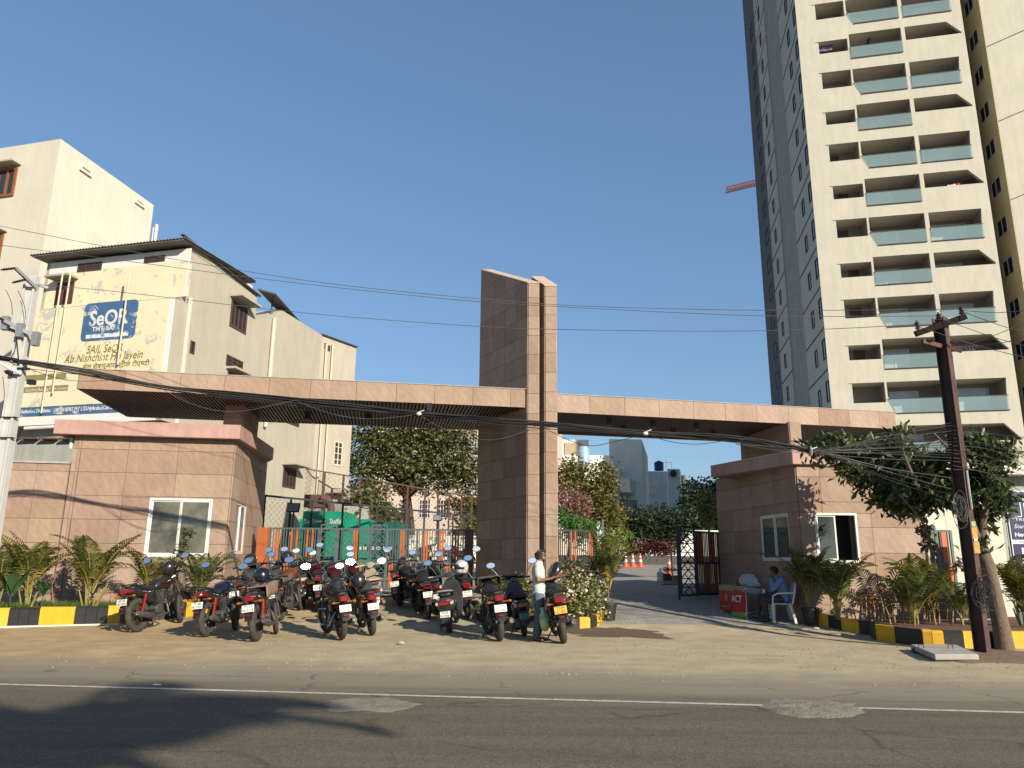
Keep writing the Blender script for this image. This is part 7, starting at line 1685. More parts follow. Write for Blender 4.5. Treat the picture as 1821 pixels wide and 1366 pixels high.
# a tall coconut palm stands behind the photographer and shades the road
fb = frond_mesh(1.5, 30, .30, .035, lf_mid, 9)
for (sx, sy, hz, sd) in ((-3.0, 5.7, 9.0, 1), (-5.0, 4.8, 9.0, 2)):
    cx_, cy_ = sx+SUNV.x/SUNV.z*hz, sy+SUNV.y/SUNV.z*hz
    T = thing('coconut_palm', 'coconut palm across the road whose crown shades the asphalt, ' + ('nearer one' if sd == 1 else 'farther one'), 'palm', (cx_+.6, cy_-.3, 0))
    limb(T, [V((cx_+1.0, cy_-.8, 0)), V((cx_+.6, cy_-.4, hz*.5)), V((cx_, cy_, hz))], [.22, .16, .13], barkm, 'trunk')
    r = random.Random(sd)
    for i in range(16):
        a = 2*math.pi*(i*.618); o = inst('frond', fb, T); o.matrix_parent_inverse = rootmat(T).inverted(); o.matrix_basis = M.Translation((cx_, cy_, hz)) @ M.Rotation(a, 4, 'Z') @ M.Rotation(r.uniform(.3, 1.5), 4, 'Y') @ M.Scale(2.9, 4)
# ---------------------------------------------------------------- poles and cables
pc = mat('pale precast concrete', (.56, .56, .54), .8, var=.08, scale=3, bump=.2, grime=.12); galv = mat('galvanised angle iron', (.22, .23, .24), .5, metal=.3, var=.2)
YP = 14.6
pt_ = onY(61, 492, YP); PL = thing('concrete_pole', 'pale concrete electricity pole at the left edge with steel crossarms', 'pole', (pt_.x, YP, 0))
mb = MB(); mb.prism([(pt_.x-.19, YP-.11, 0), (pt_.x+.19, YP-.11, 0), (pt_.x+.19, YP+.11, 0), (pt_.x-.19, YP+.11, 0)], (0, 0, .01))
mb = MB(); b0, b1 = .17, .11
def quadbox(mb, x, y, z0, z1, a0, a1, c0, c1):
    P = [(x-a0, y-c0, z0), (x+a0, y-c0, z0), (x+a0, y+c0, z0), (x-a0, y+c0, z0), (x-a1, y-c1, z1), (x+a1, y-c1, z1), (x+a1, y+c1, z1), (x-a1, y+c1, z1)]
    mb.add(P, [(0, 1, 2, 3), (7, 6, 5, 4), (0, 4, 5, 1), (1, 5, 6, 2), (2, 6, 7, 3), (3, 7, 4, 0)])
quadbox(mb, pt_.x, YP, -.2, pt_.z, .155, .095, .09, .07); mb.build('shaft', pc, PL, world=True, bevel=.01)
for s in (-1, 1):
    mb = MB(); quadbox(mb, pt_.x+s*.10, YP-.10, -.2, pt_.z-.02, .03, .02, .03, .02); mb.build('flange', pc, PL, world=True)
mb = MB(); mb.bar(onY(28, 477, YP-.5), onY(64, 512, YP-.1), .06, .06); mb.bar(onY(62, 503, YP), onY(86, 513, YP+.1), .06, .06); mb.build('crossarm', galv, PL, world=True)
mb = MB(); mb.bar(onY(8, 570, YP-.3), onY(70, 603, YP-.1), .05, .07); mb.build('crossarm', galv, PL, world=True)
mb = MB(); mb.bar(onY(32, 580, YP-.15), onY(38, 640, YP-.15), .05, .05); mb.build('brace', pc, PL, world=True)
for x, y in ((10, 575), (36, 588), (64, 603)): mb = MB(); mb.box(onY(x, y, YP-.2), (.12, .12, .28)); mb.build('clamp_bracket', galv, PL, world=True)
mb = MB(); mb.bar(onY(-10, 640, YP-.4), onY(38, 665, YP-.15), .05, .06); mb.build('crossarm', galv, PL, world=True)
porc = mat('dark porcelain insulator', (.05, .022, .018), .25, coat=.4)
def insul(T, a, b, n=3, r=.05):
    mb = MB(); mb.cyl(a, b, .018, 8); a = V(a); b = V(b); d = (b-a)
    for k in range(n): c = a+d*((k+.8)/(n+.8)); mb.cyl(c-d.normalized()*.014, c+d.normalized()*.014, r, 10, r*.7)
    mb.build('insulator', porc, T, world=True, smooth=40)
insul(PL, onY(28, 477, YP-.5), onY(2, 480, YP-.5), 5, .03); insul(PL, onY(46, 497, YP-.3), onY(22, 503, YP-.3), 5, .03); insul(PL, onY(8, 571, YP-.3), onY(-10, 560, YP-.3), 4, .03); insul(PL, onY(34, 592, YP-.2), onY(12, 584, YP-.2), 4, .04); insul(PL, onY(22, 665, YP-.2), onY(8, 660, YP-.2), 3, .05)
mb = MB(); mb.box(onY(56, 680, YP-.12), (.12, .12, .09)); mb.box(onY(43, 645, YP-.1), (.22, .08, .05)); mb.box(onY(42, 656, YP-.1), (.22, .08, .04)); mb.build('cable_clamp', black, PL, world=True)
for y in (744, 780): mb = MB(); q = onY(33 if y > 760 else 36, y, YP); mb.box((pt_.x, YP-.09, q.z), (.36, .1, .015)); mb.build('wire_binding', black, PL, world=True)
YQ = gnd(1748, 1162).y
pb_, ptp = gnd(1748, 1162), onY(1671, 566, YQ)
PRL = thing('iron_pole', 'rusty brown iron electricity pole with crossarm and insulators in front of the leafy tree', 'pole', tuple(pb_))
rp_ = mat('rusty brown girder', (.085, .04, .032), .75, var=.35, scale=5, bump=.25)
ang = R_(38); px_, py_ = pb_.x, pb_.y
ux, uy = V((math.cos(ang), math.sin(ang), 0)), V((-math.sin(ang), math.cos(ang), 0)); c0 = V((px_, py_, -.1)); Hh_ = ptp.z+.1
lx = V((ptp.x-px_, 0, 0))
for s in (-1, 1):
    mb = MB(); a = c0+uy*s*.095; mb.prism([a-ux*.10-uy*.007, a+ux*.10-uy*.007, a+ux*.10+uy*.007, a-ux*.10+uy*.007], V((lx.x, 0, Hh_))); mb.build('flange', rp_, PRL, world=True)
mb = MB(); mb.prism([c0-ux*.007-uy*.088, c0+ux*.007-uy*.088, c0+ux*.007+uy*.088, c0-ux*.007+uy*.088], V((lx.x, 0, Hh_))); mb.build('web', rp_, PRL, world=True)
mb = MB(); mb.bar(onY(1628, 594, YQ-.25), onY(1717, 563, YQ-.1), .06, .11); mb.build('crossarm', mat('dark brown channel', (.022, .014, .012), .95, spec=.1), PRL, world=True)
mb = MB(); mb.bar(onY(1640, 607, YQ-.2), onY(1674, 616, YQ-.05), .05, .08); mb.build('lower_arm', rust, PRL, world=True); mb = MB(); mb.bar(onY(1682, 616, YQ), onY(1711, 624, YQ-.1), .05, .08); mb.build('lower_arm', rust, PRL, world=True)
for (x, y) in ((1631, 578), (1669, 563), (1709, 551)):
    p = onY(x, y, YQ-.2); insul(PRL, p-V((0, 0, .10)), p+V((0, 0, .08)), 3, .05)
for (x0, y0, x1, y1) in ((1649, 605, 1662, 604), (1690, 609, 1703, 608), (1712, 622, 1740, 616)):
    insul(PRL, onY(x0, y0, YQ-.2), onY(x1, y1, YQ-.2), 4, .03)
mb = MB(); mb.tube([onY(1722, 830, YQ-.1), onY(1719, 838, YQ-.12), onY(1723, 870, YQ-.12), onY(1728, 905, YQ-.12)], .022, 8); mb.build('conduit', mat('grey conduit', (.35, .36, .34), .5), PRL, world=True, smooth=40)
stk = mat('yellow orange sticker', (.60, .30, .04), .6, var=.3, scale=20); nrm = -ux*.0-uy
mb = MB(); 
for (x, y0, y1, m_) in ((1733, 938, 958, stk), (1737, 962, 985, stk)):
    p = onY(x, (y0+y1)/2, YQ-.11); mb2 = MB(); mb2.box(p, (.10, .012, .20)); mb2.build('poster', m_, PRL, world=True)
p = onY(1731, 932, YQ-.11); mb2 = MB(); mb2.box(p, (.07, .012, .09)); mb2.build('poster', mat('green white sticker', (.35, .42, .2), .6), PRL, world=True); p = onY(1735, 960, YQ-.125); mb2 = MB(); mb2.box(p, (.06, .012, .05)); mb2.build('poster', whitem, PRL, world=True)
def coil(lab, px, py, Y, r, n, m_, sq=1.4):
    p = onY(px, py, Y); mb = MB(); rr = random.Random(px)
    for k in range(n):
        a = rr.uniform(-1.1, 1.1); q = r*(.35+.75*rr.random()); c = p+V((rr.uniform(-.04, .04), rr.uniform(-.05, .05), rr.uniform(-.10, .10)))
        pts = [c+V((q*math.cos(t)*math.cos(a), q*math.cos(t)*math.sin(a), q*sq*math.sin(t)+.3*q*math.cos(t)*math.sin(a*3)))+V((mn.noise(V((t, k, 1))), 0, mn.noise(V((t, k, 5)))))*.35*r for t in [i*2*math.pi/12 for i in range(13)]]; mb.tube(pts, .0045, 5, False)
    tag(mb.build('cable_coil', m_, fix=False), lab, 'cable')
cblk = mat('black cable sheath', (.018, .018, .019), .6, var=.1); cgry = mat('weathered grey cable sheath', (.10, .10, .10), .6, var=.1)
coil('tangled coil of black cable tied low on the iron pole', 1748, 1052, YQ-.15, .16, 22, cblk, 1.5)
coil('grey cable coil hanging left of the iron pole in the leaves', 1706, 905, YQ-.1, .11, 16, cgry, 2.2)
coil('loop of loose cable ends below the low black coil', 1750, 1015, YQ-.1, .14, 2, cblk, 1.1)
CG = 'cables strung between the two poles'
def spline(P, k=8):
    P = [P[0]]+P+[P[-1]]; out = []
    for i in range(1, len(P)-2):
        for j in range(k):
            t = j/k; a, b, c, d = P[i-1], P[i], P[i+1], P[i+2]
            out.append(.5*((2*b)+(c-a)*t+(2*a-5*b+4*c-d)*t*t+(3*b-a-3*c+d)*t**3))
    out.append(P[-2]); return out
def cable(lab, pts, r=.009, m_=None, group=CG, k=8):
    P = spline([onY(*p) for p in pts], k); mb = MB(); mb.tube(P, r, 6, False); return tag(mb.build('overhead_cable', m_ or cblk, fix=False, smooth=60), lab, 'cable', group)
main = [(-60, 628, 14.6), (36, 643, 14.5), (150, 662, 14.9), (285, 688, 15.1), (420, 704, 15.2), (600, 722, 15.2), (745, 736, 15.1), (860, 746, 15), (990, 757, 14.8), (1160, 771, 14.5), (1300, 780, 14.2), (1442, 800, 13.9)]
rr = random.Random(4)
for i in range(9):
    o = [(rr.uniform(-1, 1), (i-4)*1.4+rr.uniform(-1.5, 1.5)) for _ in main]; tie = (1, 3, 6, 9, 11)
    P = [(p[0]+o[j][0], p[1]+o[j][1]*(.55 if j in tie else 1.0), p[2]+rr.uniform(-.04, .04)) for j, p in enumerate(main)]
    cable('black strand of the thick cable bundle sagging in front of the canopies', P, .013 if i < 5 else .009, group='strands of the thick cable bundle')
cable('slack loop of thin wire hanging under the bundle near the left canopy end', [(36, 650, 14.5), (100, 672, 14.9), (150, 678, 15), (230, 676, 15), (285, 688, 15.1)], .006, cgry)
cable('upper slack wire from the concrete pole joining the bundle', [(45, 655, 14.5), (120, 664, 14.8), (200, 672, 15), (285, 687, 15.1)], .006)
cable('loose wire drooping below the left canopy towards its roof support', [(285, 690, 15.1), (340, 718, 15.1), (400, 732, 15.1), (450, 728, 15.1), (525, 712, 15.1)], .006, cgry)
cable('second loose wire drooping below the left canopy', [(300, 692, 15.1), (350, 722, 15.1), (400, 731, 15.1), (470, 722, 15.1), (560, 716, 15.1)], .005)
cable('long low wire sagging below the bundle left of the pylon', [(525, 712, 15.1), (590, 736, 15.1), (660, 745, 15.1), (745, 737, 15.1)], .005, cgry)
cable('wire sagging across the left side of the pylon', [(745, 738, 15.1), (800, 768, 15), (860, 782, 15), (905, 777, 15), (955, 757, 14.9)], .005, cgry)
cable('second wire sagging across the left side of the pylon', [(745, 739, 15.1), (800, 757, 15), (860, 770, 15), (920, 768, 15), (990, 758, 14.8)], .005)
cable('wire looping below the right canopy just right of the pylon', [(960, 757, 14.9), (1010, 782, 14.8), (1050, 793, 14.7), (1095, 785, 14.6), (1150, 771, 14.5)], .006)
cable('wire looping below the right canopy towards the right guardhouse', [(1150, 772, 14.5), (1190, 785, 14.4), (1240, 790, 14.3), (1300, 783, 14.2), (1360, 783, 14.1)], .006)
YL = 15.6
cable('highest thin wire crossing the whole sky', [(-60, 390, 15.5), (0, 402, 15.5), (180, 437, 15.5), (350, 468, 15.5), (560, 501, 15.3), (760, 523, 15.1), (990, 542, 14.8), (1190, 549, 14.5), (1400, 552, 14.1), (1709, 550, YQ-.2)], .006, cgry, 'thin wires crossing the sky')
cable('second thin wire just below the highest one', [(-60, 426, 15.5), (0, 436, 15.5), (230, 465, 15.5), (450, 494, 15.4), (660, 518, 15.2), (860, 537, 15), (1100, 551, 14.6), (1370, 562, 14.1), (1669, 562, YQ-.2)], .006, cgry, 'thin wires crossing the sky')
cable('third thin wire from the concrete pole to the iron pole', [(64, 506, YP-.1), (200, 518, 15), (400, 541, 15), (600, 562, 15), (860, 581, 14.9), (1000, 586, 14.7), (1250, 589, 14.3), (1450, 586, 14), (1631, 577, YQ-.2)], .006, cgry, 'thin wires crossing the sky')
for i, (a, b) in enumerate((((1709, 552), (1830, 552)), ((1709, 553), (1860, 600)), ((1669, 565), (1860, 625)), ((1631, 580), (1840, 640)), ((1700, 620), (1850, 560)), ((1740, 616), (1850, 590)))):
    m_ = ((a[0]+b[0])/2, (a[1]+b[1])/2+4); cable(('top', 'steep', 'long', 'lowest', 'rising', 'short')[i]+' thin wire leaving the iron pole top to the right', [(a[0], a[1], YQ-.2), (m_[0], m_[1], YQ-.6), (b[0], b[1], YQ-1.0)], .006, cgry, 'wires leaving the iron pole')
# fan of cables from the clamp to the iron pole
for i in range(20):
    y1 = 752+i*4.8 if i < 15 else 850+(i-15)*10; sag = rr.uniform(-2, 6)
    cable('thin cable fanning out from the bundle clamp to the iron pole', [(1300+rr.uniform(0, 140), 782+rr.uniform(-4, 8), 14.1), (1440, 800+rr.uniform(-5, 5), 13.9), (1565, (800+y1)/2+sag, 13.75), (1692, y1, YQ-.1)], rr.choice((.004, .005, .007)), rr.choice((cblk, cgry)), 'cables fanning out beside the leafy tree')
for i in range(12):
    y1 = 758+i*7; cable('thin cable leaving the iron pole to the right edge', [(1695, y1, YQ-.1), (1760, y1+rr.uniform(4, 16), 13.3), (1850, y1+rr.uniform(10, 40)+i*3, 12.9)], rr.choice((.004, .006)), rr.choice((cblk, cgry)), 'cables leaving the iron pole to the right edge')
for (x, y, Y, lab) in ((745, 736, 15.0, 'white tie on the cable bundle left of the pylon'), (1148, 771, 14.4, 'white tie on the cable bundle under the right canopy'), (1442, 802, 13.85, 'white clamp where the cables fan out beside the tree')):
    p = onY(x, y, Y); mb = MB(); mb.ball(p, (.055, .04, .04) if x < 1400 else (.02, .05, .10), 8, 6); mb.bar(p+V((.0, -.03, .03)), p+V((.11, -.04, .07)), .015); tag(mb.build('cable_tie', whitem, smooth=40), lab, 'tie')
for i, (x0, y0, x1, y1) in enumerate(((10, 515, 22, 560), (32, 517, 46, 568), (5, 670, 2, 740), (28, 600, 20, 635))):
    cable('short drop wire by the crossarms of the concrete pole', [(x0, y0, YP-.2), ((x0+x1)/2+4, (y0+y1)/2, YP-.2), (x1, y1, YP-.2)], .006, cblk, 'drop wires at the concrete pole')

# ---------------------------------------------------------------- street things
def cone(lab, px, py, Y=None, s=1.0):
    p = gnd(px, py) if Y is None else V((onY(px, py, Y).x, Y, gz(0, Y)+.026)); T = thing('traffic_cone', lab, 'traffic cone', tuple(p), group='traffic cones'); T.scale = (s,)*3
    og = mat('orange red cone plastic', (.75, .10, .03), .5, var=.08)
    mb = MB(); mb.box((0, 0, .02), (.38, .38, .04)); mb.build('base', og, T, bevel=.008)
    mb = MB(); mb.tube([(0, 0, .04), (0, 0, .72)], [.14, .03], 16); mb.build('cone_body', og, T, smooth=35)
    for z0, z1 in ((.30, .40), (.52, .60)): mb = MB(); f_ = lambda z: .142-.11*(z-.04)/.68; mb.tube([(0, 0, z0), (0, 0, z1)], [f_(z0)+.004, f_(z1)+.004], 16); mb.build('reflective_band', whitem, T, smooth=35)
cone('leftmost of the three orange traffic cones at the far end of the driveway', 1112.5, 1008, 40); cone('middle orange traffic cone at the far end of the driveway', 1125.5, 1008, 40); cone('rightmost of the three orange traffic cones at the far end', 1139, 1008, 40)
cone('orange cone standing behind the planted crate beside the swing gate', 1190, 1010, 31)
mb = MB(); mb.bar(V((onY(1082, 988, 38).x, 38, onY(1082, 989, 38).z)), V((onY(1112, 988, 40).x, 40, gz(0, 40)+.75)), .03, .05); tag(mb.build('barrier_tape', mat('faded barrier tape', (.5, .4, .32), .6)), 'thin barrier tape tied to the leftmost traffic cone', 'tape')
Yj = 27.5; p = V((onY(1175, 1040, Yj).x, Yj, gz(0, Yj)+.03)); T = thing('water_bottle', 'large clear water dispenser bottle on the driveway near the crate', 'bottle', tuple(p)); gb = glassmat('pale blue clear plastic', (.45, .55, .58), .1, .75)
mb = MB(); mb.tube([(0, 0, 0), (0, 0, .03), (0, 0, .12), (0, 0, .14), (0, 0, .24), (0, 0, .26), (0, 0, .34), (0, 0, .40), (0, 0, .46)], [.12, .135, .135, .125, .125, .135, .135, .05, .03], 16); mb.build('bottle_body', gb, T, smooth=35); mb = MB(); mb.cyl((0, 0, .455), (0, 0, .49), .033); mb.build('cap', mat('blue cap', (.02, .1, .4), .4), T)
Yc = 26.5; p = V((onY(1194, 1040, Yc).x, Yc, gz(0, Yc)+.03)); T = thing('plant_crate', 'low white platform with pots and orange tray beside the swing gate', 'crate', tuple(p))
mb = MB(); mb.box((0, 0, .06), (.62, .45, .12)); mb.build('platform', conc, T, bevel=.01)
mb = MB(); mb.box((.12, -.05, .21), (.26, .25, .18)); mb.build('tray', mat('orange plastic tray', (.55, .25, .05), .5), T, bevel=.01); mb = MB(); mb.box((-.15, 0, .24), (.25, .25, .24)); mb.build('planter_box', mat('brown crate', (.12, .08, .04), .8), T, bevel=.01)
mb = MB(); mb.cyl((.0, -.2, .12), (.0, -.2, 1.25), .022); mb.build('upright_tube', galv, T); P_ = cluster_pts([(V((p.x-.12, p.y, p.z+.5)), (.16, .14, .14)), (V((p.x+.12, p.y+.1, p.z+.45)), (.14, .1, .12))], 260, 3, .05, 8); inst('foliage', leaves_mesh('foliage', P_, .07, lf_dark), T, True, kind='stuff')
# concrete cover slab, stones, litter
cs = [gnd(1620, 1158), gnd(1663, 1177), gnd(1742, 1177), gnd(1700, 1157)]
mb = MB(); mb.prism([(q.x, q.y, .02) for q in cs], (0, 0, .09)); o = mb.build('cover_slab', conc, bevel=.015); tag(o, 'broken concrete cover slab lying before the right kerb', 'slab')
for x in (1640, 1692): p = gnd(x, 1166); mb = MB(); mb.tube([p+V((-.04, 0, .1)), p+V((-.04, 0, .17)), p+V((.04, 0, .17)), p+V((.04, 0, .1))], .008, 6); mb.build('lifting_loop', rust, o)
patch([(1730, 1166), (1660, 1162), (1900, 1172), (1740, 1180), (1730, 1154)], 'brown loose soil at the foot of the iron pole', name='soil_patch', hgt=.05, mt=mat('loose brown soil', (.22, .145, .09), .95, var=.25, scale=9, bump=.6), seed=7, rag=.3)
def stone_(lab, px, py, s, m_):
    p = gnd(px, py); mb = MB(); mb.ball(p+V((0, 0, s*.4)), (s, s*.6, s*(.5 if m_ is not whitem else .22)), 8, 6); mb.v = [(x+s*.25*mn.noise(V((x*9, y*9, z*9))), y+s*.2*mn.noise(V((y*9, x*9, z*7))), z+s*.2*mn.noise(V((z*9, x*7, y*9)))) for x, y, z in mb.v]
    tag(mb.build('stone', m_, smooth=20), lab, 'stone')
stone_('pale broken stone lying on the verge in front of the parked motorbikes', 713, 1147, .07, conc); stone_('small stone left of the pale broken one', 637, 1138, .03, conc); stone_('white crumpled litter beside the pot of the right guardhouse corner', 1452, 1120, .07, whitem); stone_('small white litter on the road edge line at the left', 278, 1221, .05, whitem); stone_('dark stone at the corner of the cover slab', 1629, 1161, .09, mat('dark grey stone', (.10, .09, .08), .9)); stone_('tiny pebble right of the driveway mouth', 1522, 1126, .03, conc)
r = np.random.RandomState(9); mb = MB()
for i in range(900):
    x = r.uniform(-7, 9); y = r.uniform(10.3, 16.3)+(-.1*x); s = r.uniform(.006, .022); 
    if mn.noise(V((x*.7, y*.9, 2))) < -.05: continue
    mb.ball((x, y, gzz(x, y)+s*.3), (s, s*r.uniform(.6, 1), s*.6), 5, 3)
o = mb.build('gravel', mat('scattered gravel', (.30, .25, .18), .9, var=.3, rand=0), fix=False); o['kind'] = 'stuff'; o['label'] = 'loose gravel scattered over the verge'; o['category'] = 'gravel'
# driveway edge seam / crack lines in the concrete apron
# ---------------------------------------------------------------- plastic chairs and table
chm = mat('white moulded plastic', (.74, .74, .70), .35, var=.04)
def chair(lab, p, rz):
    T = thing('plastic_chair', lab, 'chair', tuple(p), rz, 'white plastic chairs')
    mb = MB(); mb.loft([(-.22, 0, .42, .20, .012), (-.1, 0, .415, .21, .015), (.12, 0, .42, .225, .015), (.23, 0, .43, .22, .018), (.25, 0, .415, .21, .02)], 16, p=6); mb.build('seat', chm, T, smooth=35)
    vs = []; n, k = 8, 8
    mb = MB()
    for j in range(n):      # back slats fanned in a rounded shell
        a = -1+2*(j+.5)/n; y = a*.20; zt_ = .86-.07*a*a*1.5; mb.prism([(-.20-.02*(1-a*a), y-.019, .42), (-.20-.02*(1-a*a), y+.019, .42), (-.28-.03*(1-a*a), y+.021, zt_), (-.28-.03*(1-a*a), y-.021, zt_)], (-.012, 0, 0))
    mb.build('back_slats', chm, T, kind='stuff')
    mb = MB(); mb.tube([(-.20, -.23, .42), (-.25, -.23, .62), (-.28, -.21, .76), (-.31, -.13, .86), (-.32, 0, .885), (-.31, .13, .86), (-.28, .21, .76), (-.25, .23, .62), (-.20, .23, .42)], .022, 8); mb.build('back_rim', chm, T, smooth=50)
    for s in (1, -1):
        mb = MB(); mb.tube([(-.26, s*.23, .66), (-.1, s*.265, .665), (.12, s*.27, .65), (.22, s*.26, .60), (.24, s*.24, .42)], .020, 8); mb.build('armrest', chm, T, smooth=50)
        mb = MB(); mb.prism([(.21, s*.20, .42), (.26, s*.24, .42), (.27, s*.26, 0), (.235, s*.235, 0)], (-.035, 0, 0)); mb.build('leg', chm, T)
        mb = MB(); mb.prism([(-.20, s*.19, .42), (-.15, s*.23, .42), (-.25, s*.26, 0), (-.285, s*.235, 0)], (.03, 0, 0)); mb.build('leg', chm, T)
    return T
pcx = gnd(1392, 1107); chair('white plastic chair on which the man in blue sits', pcx, math.pi-.15)
pc2 = gnd(1342, 1090); chair('empty white plastic chair behind the small table', pc2+V((0, .35, .02)), -math.pi/2-.3)
A = gnd(1328, 1103); B = gnd(1284, 1089); C = gnd(1357, 1095); tz = .74
e1_ = B-A; e2_ = C-A; e1_.z = e2_.z = 0; TB_ = thing('display_table', 'small white framed table with red posters and leaflets beside the seated man', 'table', tuple(A))
wt = mat('white painted tube', (.70, .69, .63), .45, var=.05); zt_ = A.z+tz
def TP(a, b, z): q = A+e1_*a+e2_*b; return V((q.x, q.y, z))
for a, b in ((0, 0), (1, 0), (0, 1), (1, 1)): mb = MB(); mb.bar(TP(a, b, gz(0, TP(a, b, 0).y)), TP(a, b, zt_-.02), .035); mb.build('leg', wt, TB_, world=True)
for (q0, q1) in (((0, 0), (0, 1)), ((0, 1), (1, 1)), ((1, 1), (1, 0)), ((1, 0), (0, 0))): mb = MB(); mb.bar(TP(*q0, zt_-.035), TP(*q1, zt_-.035), .03, .035); mb.build('apron_rail', wt, TB_, world=True)
mb = MB(); mb.bar(TP(0, 0, A.z+.16), TP(0, 1, A.z+.18), .025); mb.build('apron_rail', wt, TB_, world=True)
mb = MB(); mb.prism([TP(-.02, -.03, zt_-.015), TP(1.02, -.03, zt_-.015), TP(1.02, 1.03, zt_-.015), TP(-.02, 1.03, zt_-.015)], (0, 0, .025)); mb.build('table_top', mat('dull metal table top', (.34, .35, .33), .5, var=.2), TB_, world=True)
redp = mat('red printed poster', (.36, .012, .02), .45, var=.15, scale=5, col2=(.42, .05, .02)); redf = mat('plain red banner cloth', (.45, .015, .035), .6, var=.08); grn = mat('lime green banner foot', (.22, .36, .04), .6); papr = mat('printed leaflets', (.42, .42, .33), .6, var=.3, scale=14, col2=(.2, .26, .1))
nn = V((e1_.y, -e1_.x, 0)).normalized(); nn = nn if nn.x < 0 else -nn
def pan(a0, a1, z0, z1, m_, nm, off_=.03): 
    q = [TP(a0, 0, z0), TP(a1, 0, z0), TP(a1, 0, z1), TP(a0, 0, z1)]; mb = MB(); mb.prism([x+nn*off_ for x in q], nn*.008); return mb.build(nm, m_, TB_, world=True)
uu = (-e1_).normalized()
pan(.42, 1.02, A.z+.16, zt_-.10, redp, 'poster'); pan(-.02, 1.02, zt_-.10, zt_+.02, papr, 'leaflet_strip', .032); 
mb = MB(); mb.prism([TP(-.04, -.08, A.z+.08), TP(.46, -.16, A.z+.08), TP(.36, -.08, zt_-.06), TP(-.04, -.02, zt_-.06)], nn*.008); mb.build('banner', redf, TB_, world=True)
mb = MB(); mb.prism([TP(-.045, -.09, A.z+.06), TP(.47, -.17, A.z+.06), TP(.455, -.16, A.z+.17), TP(-.045, -.085, A.z+.17)], nn*.012); mb.build('banner_hem', grn, TB_, world=True)
q = TP(.40, -.14, A.z+.40)+nn*.03; letter('ACT', .22, whitem, q, (uu.x, uu.y), TB_, (e1_.length)*.40, bold=.004); 
q = TP(.95, 0, A.z+.25)+nn*.04; mb = MB(); mb.prism([q, q+uu*e1_.length*.35, q+uu*e1_.length*.35+V((0, 0, .025)), q+V((0, 0, .025))], nn*.004); mb.build('gold_print_strip', mat('gold print', (.6, .4, .08), .5), TB_, world=True)
mb = MB(); q = TP(.72, 0, A.z+.48)+nn*.04; mb.box(q, (.02, .12, .16)); mb.build('printed_figure', mat('tan print', (.5, .33, .2), .6), TB_, world=True)
q = TP(.45, .25, zt_+.01); mb = MB(); mb.cyl(q, q+V((0, 0, .19)), .032); tag(mb.build('drink_can', mat('dark red can', (.25, .01, .01), .4)), 'dark red tin standing on the small table', 'tin')
q = TP(.75, .5, zt_+.014); mb = MB(); mb.box(q+V((0, 0, .01)), (.4, .5, .02), rz=.3); tag(mb.build('leaflet_stack', papr), 'stack of printed leaflets on the small table', 'leaflets')
# small yellow bag under the banner
q = TP(.15, .1, A.z+.02); mb = MB(); mb.ball(q+V((0, 0, .08)), (.13, .1, .09), 8, 6, -.9); tag(mb.build('yellow_bag', mat('pale yellow plastic', (.6, .55, .2), .5), smooth=40), 'crumpled pale yellow bag under the small table', 'bag')

# ---------------------------------------------------------------- people
def skin(name, J, Ed, mt, parent, root=0, sub=2, kind=None):
    names = list(J); idx = {k: i for i, k in enumerate(names)}
    me = bpy.data.meshes.new(name); me.from_pydata([J[k][0] for k in names], [(idx[a], idx[b]) for a, b in Ed], [])
    o = bpy.data.objects.new(name, me); COL.objects.link(o); m_ = o.modifiers.new('s', 'SKIN'); m_.branch_smoothing = .5; m_.use_smooth_shade = True
    sv = me.skin_vertices[0].data
    for i, k in enumerate(names):
        r = J[k][1]; sv[i].radius = (r, r) if not isinstance(r, tuple) else r; sv[i].use_root = (i == root)
    ss_ = o.modifiers.new('u', 'SUBSURF'); ss_.levels = sub; ss_.render_levels = sub
    dg = bpy.context.evaluated_depsgraph_get(); dg.update(); m2 = bpy.data.meshes.new_from_object(o.evaluated_get(dg)); bpy.data.objects.remove(o)
    m2.materials.clear(); m2.materials.append(mt); m2.polygons.foreach_set('use_smooth', [True]*len(m2.polygons)); m2.name = name
    return inst(name, m2, parent)
skinm = mat('brown skin', (.20, .095, .055), .5, var=.08, scale=6); hairm = mat('black hair', (.012, .010, .009), .6, var=.3, scale=30, bump=.5)
def seg(mb, a, b, ra, rb, n=14):
    mb.tube([a, b], [ra, rb], n); mb.ball(a, ra*.99, n, 8); mb.ball(b, rb*.99, n, 8)
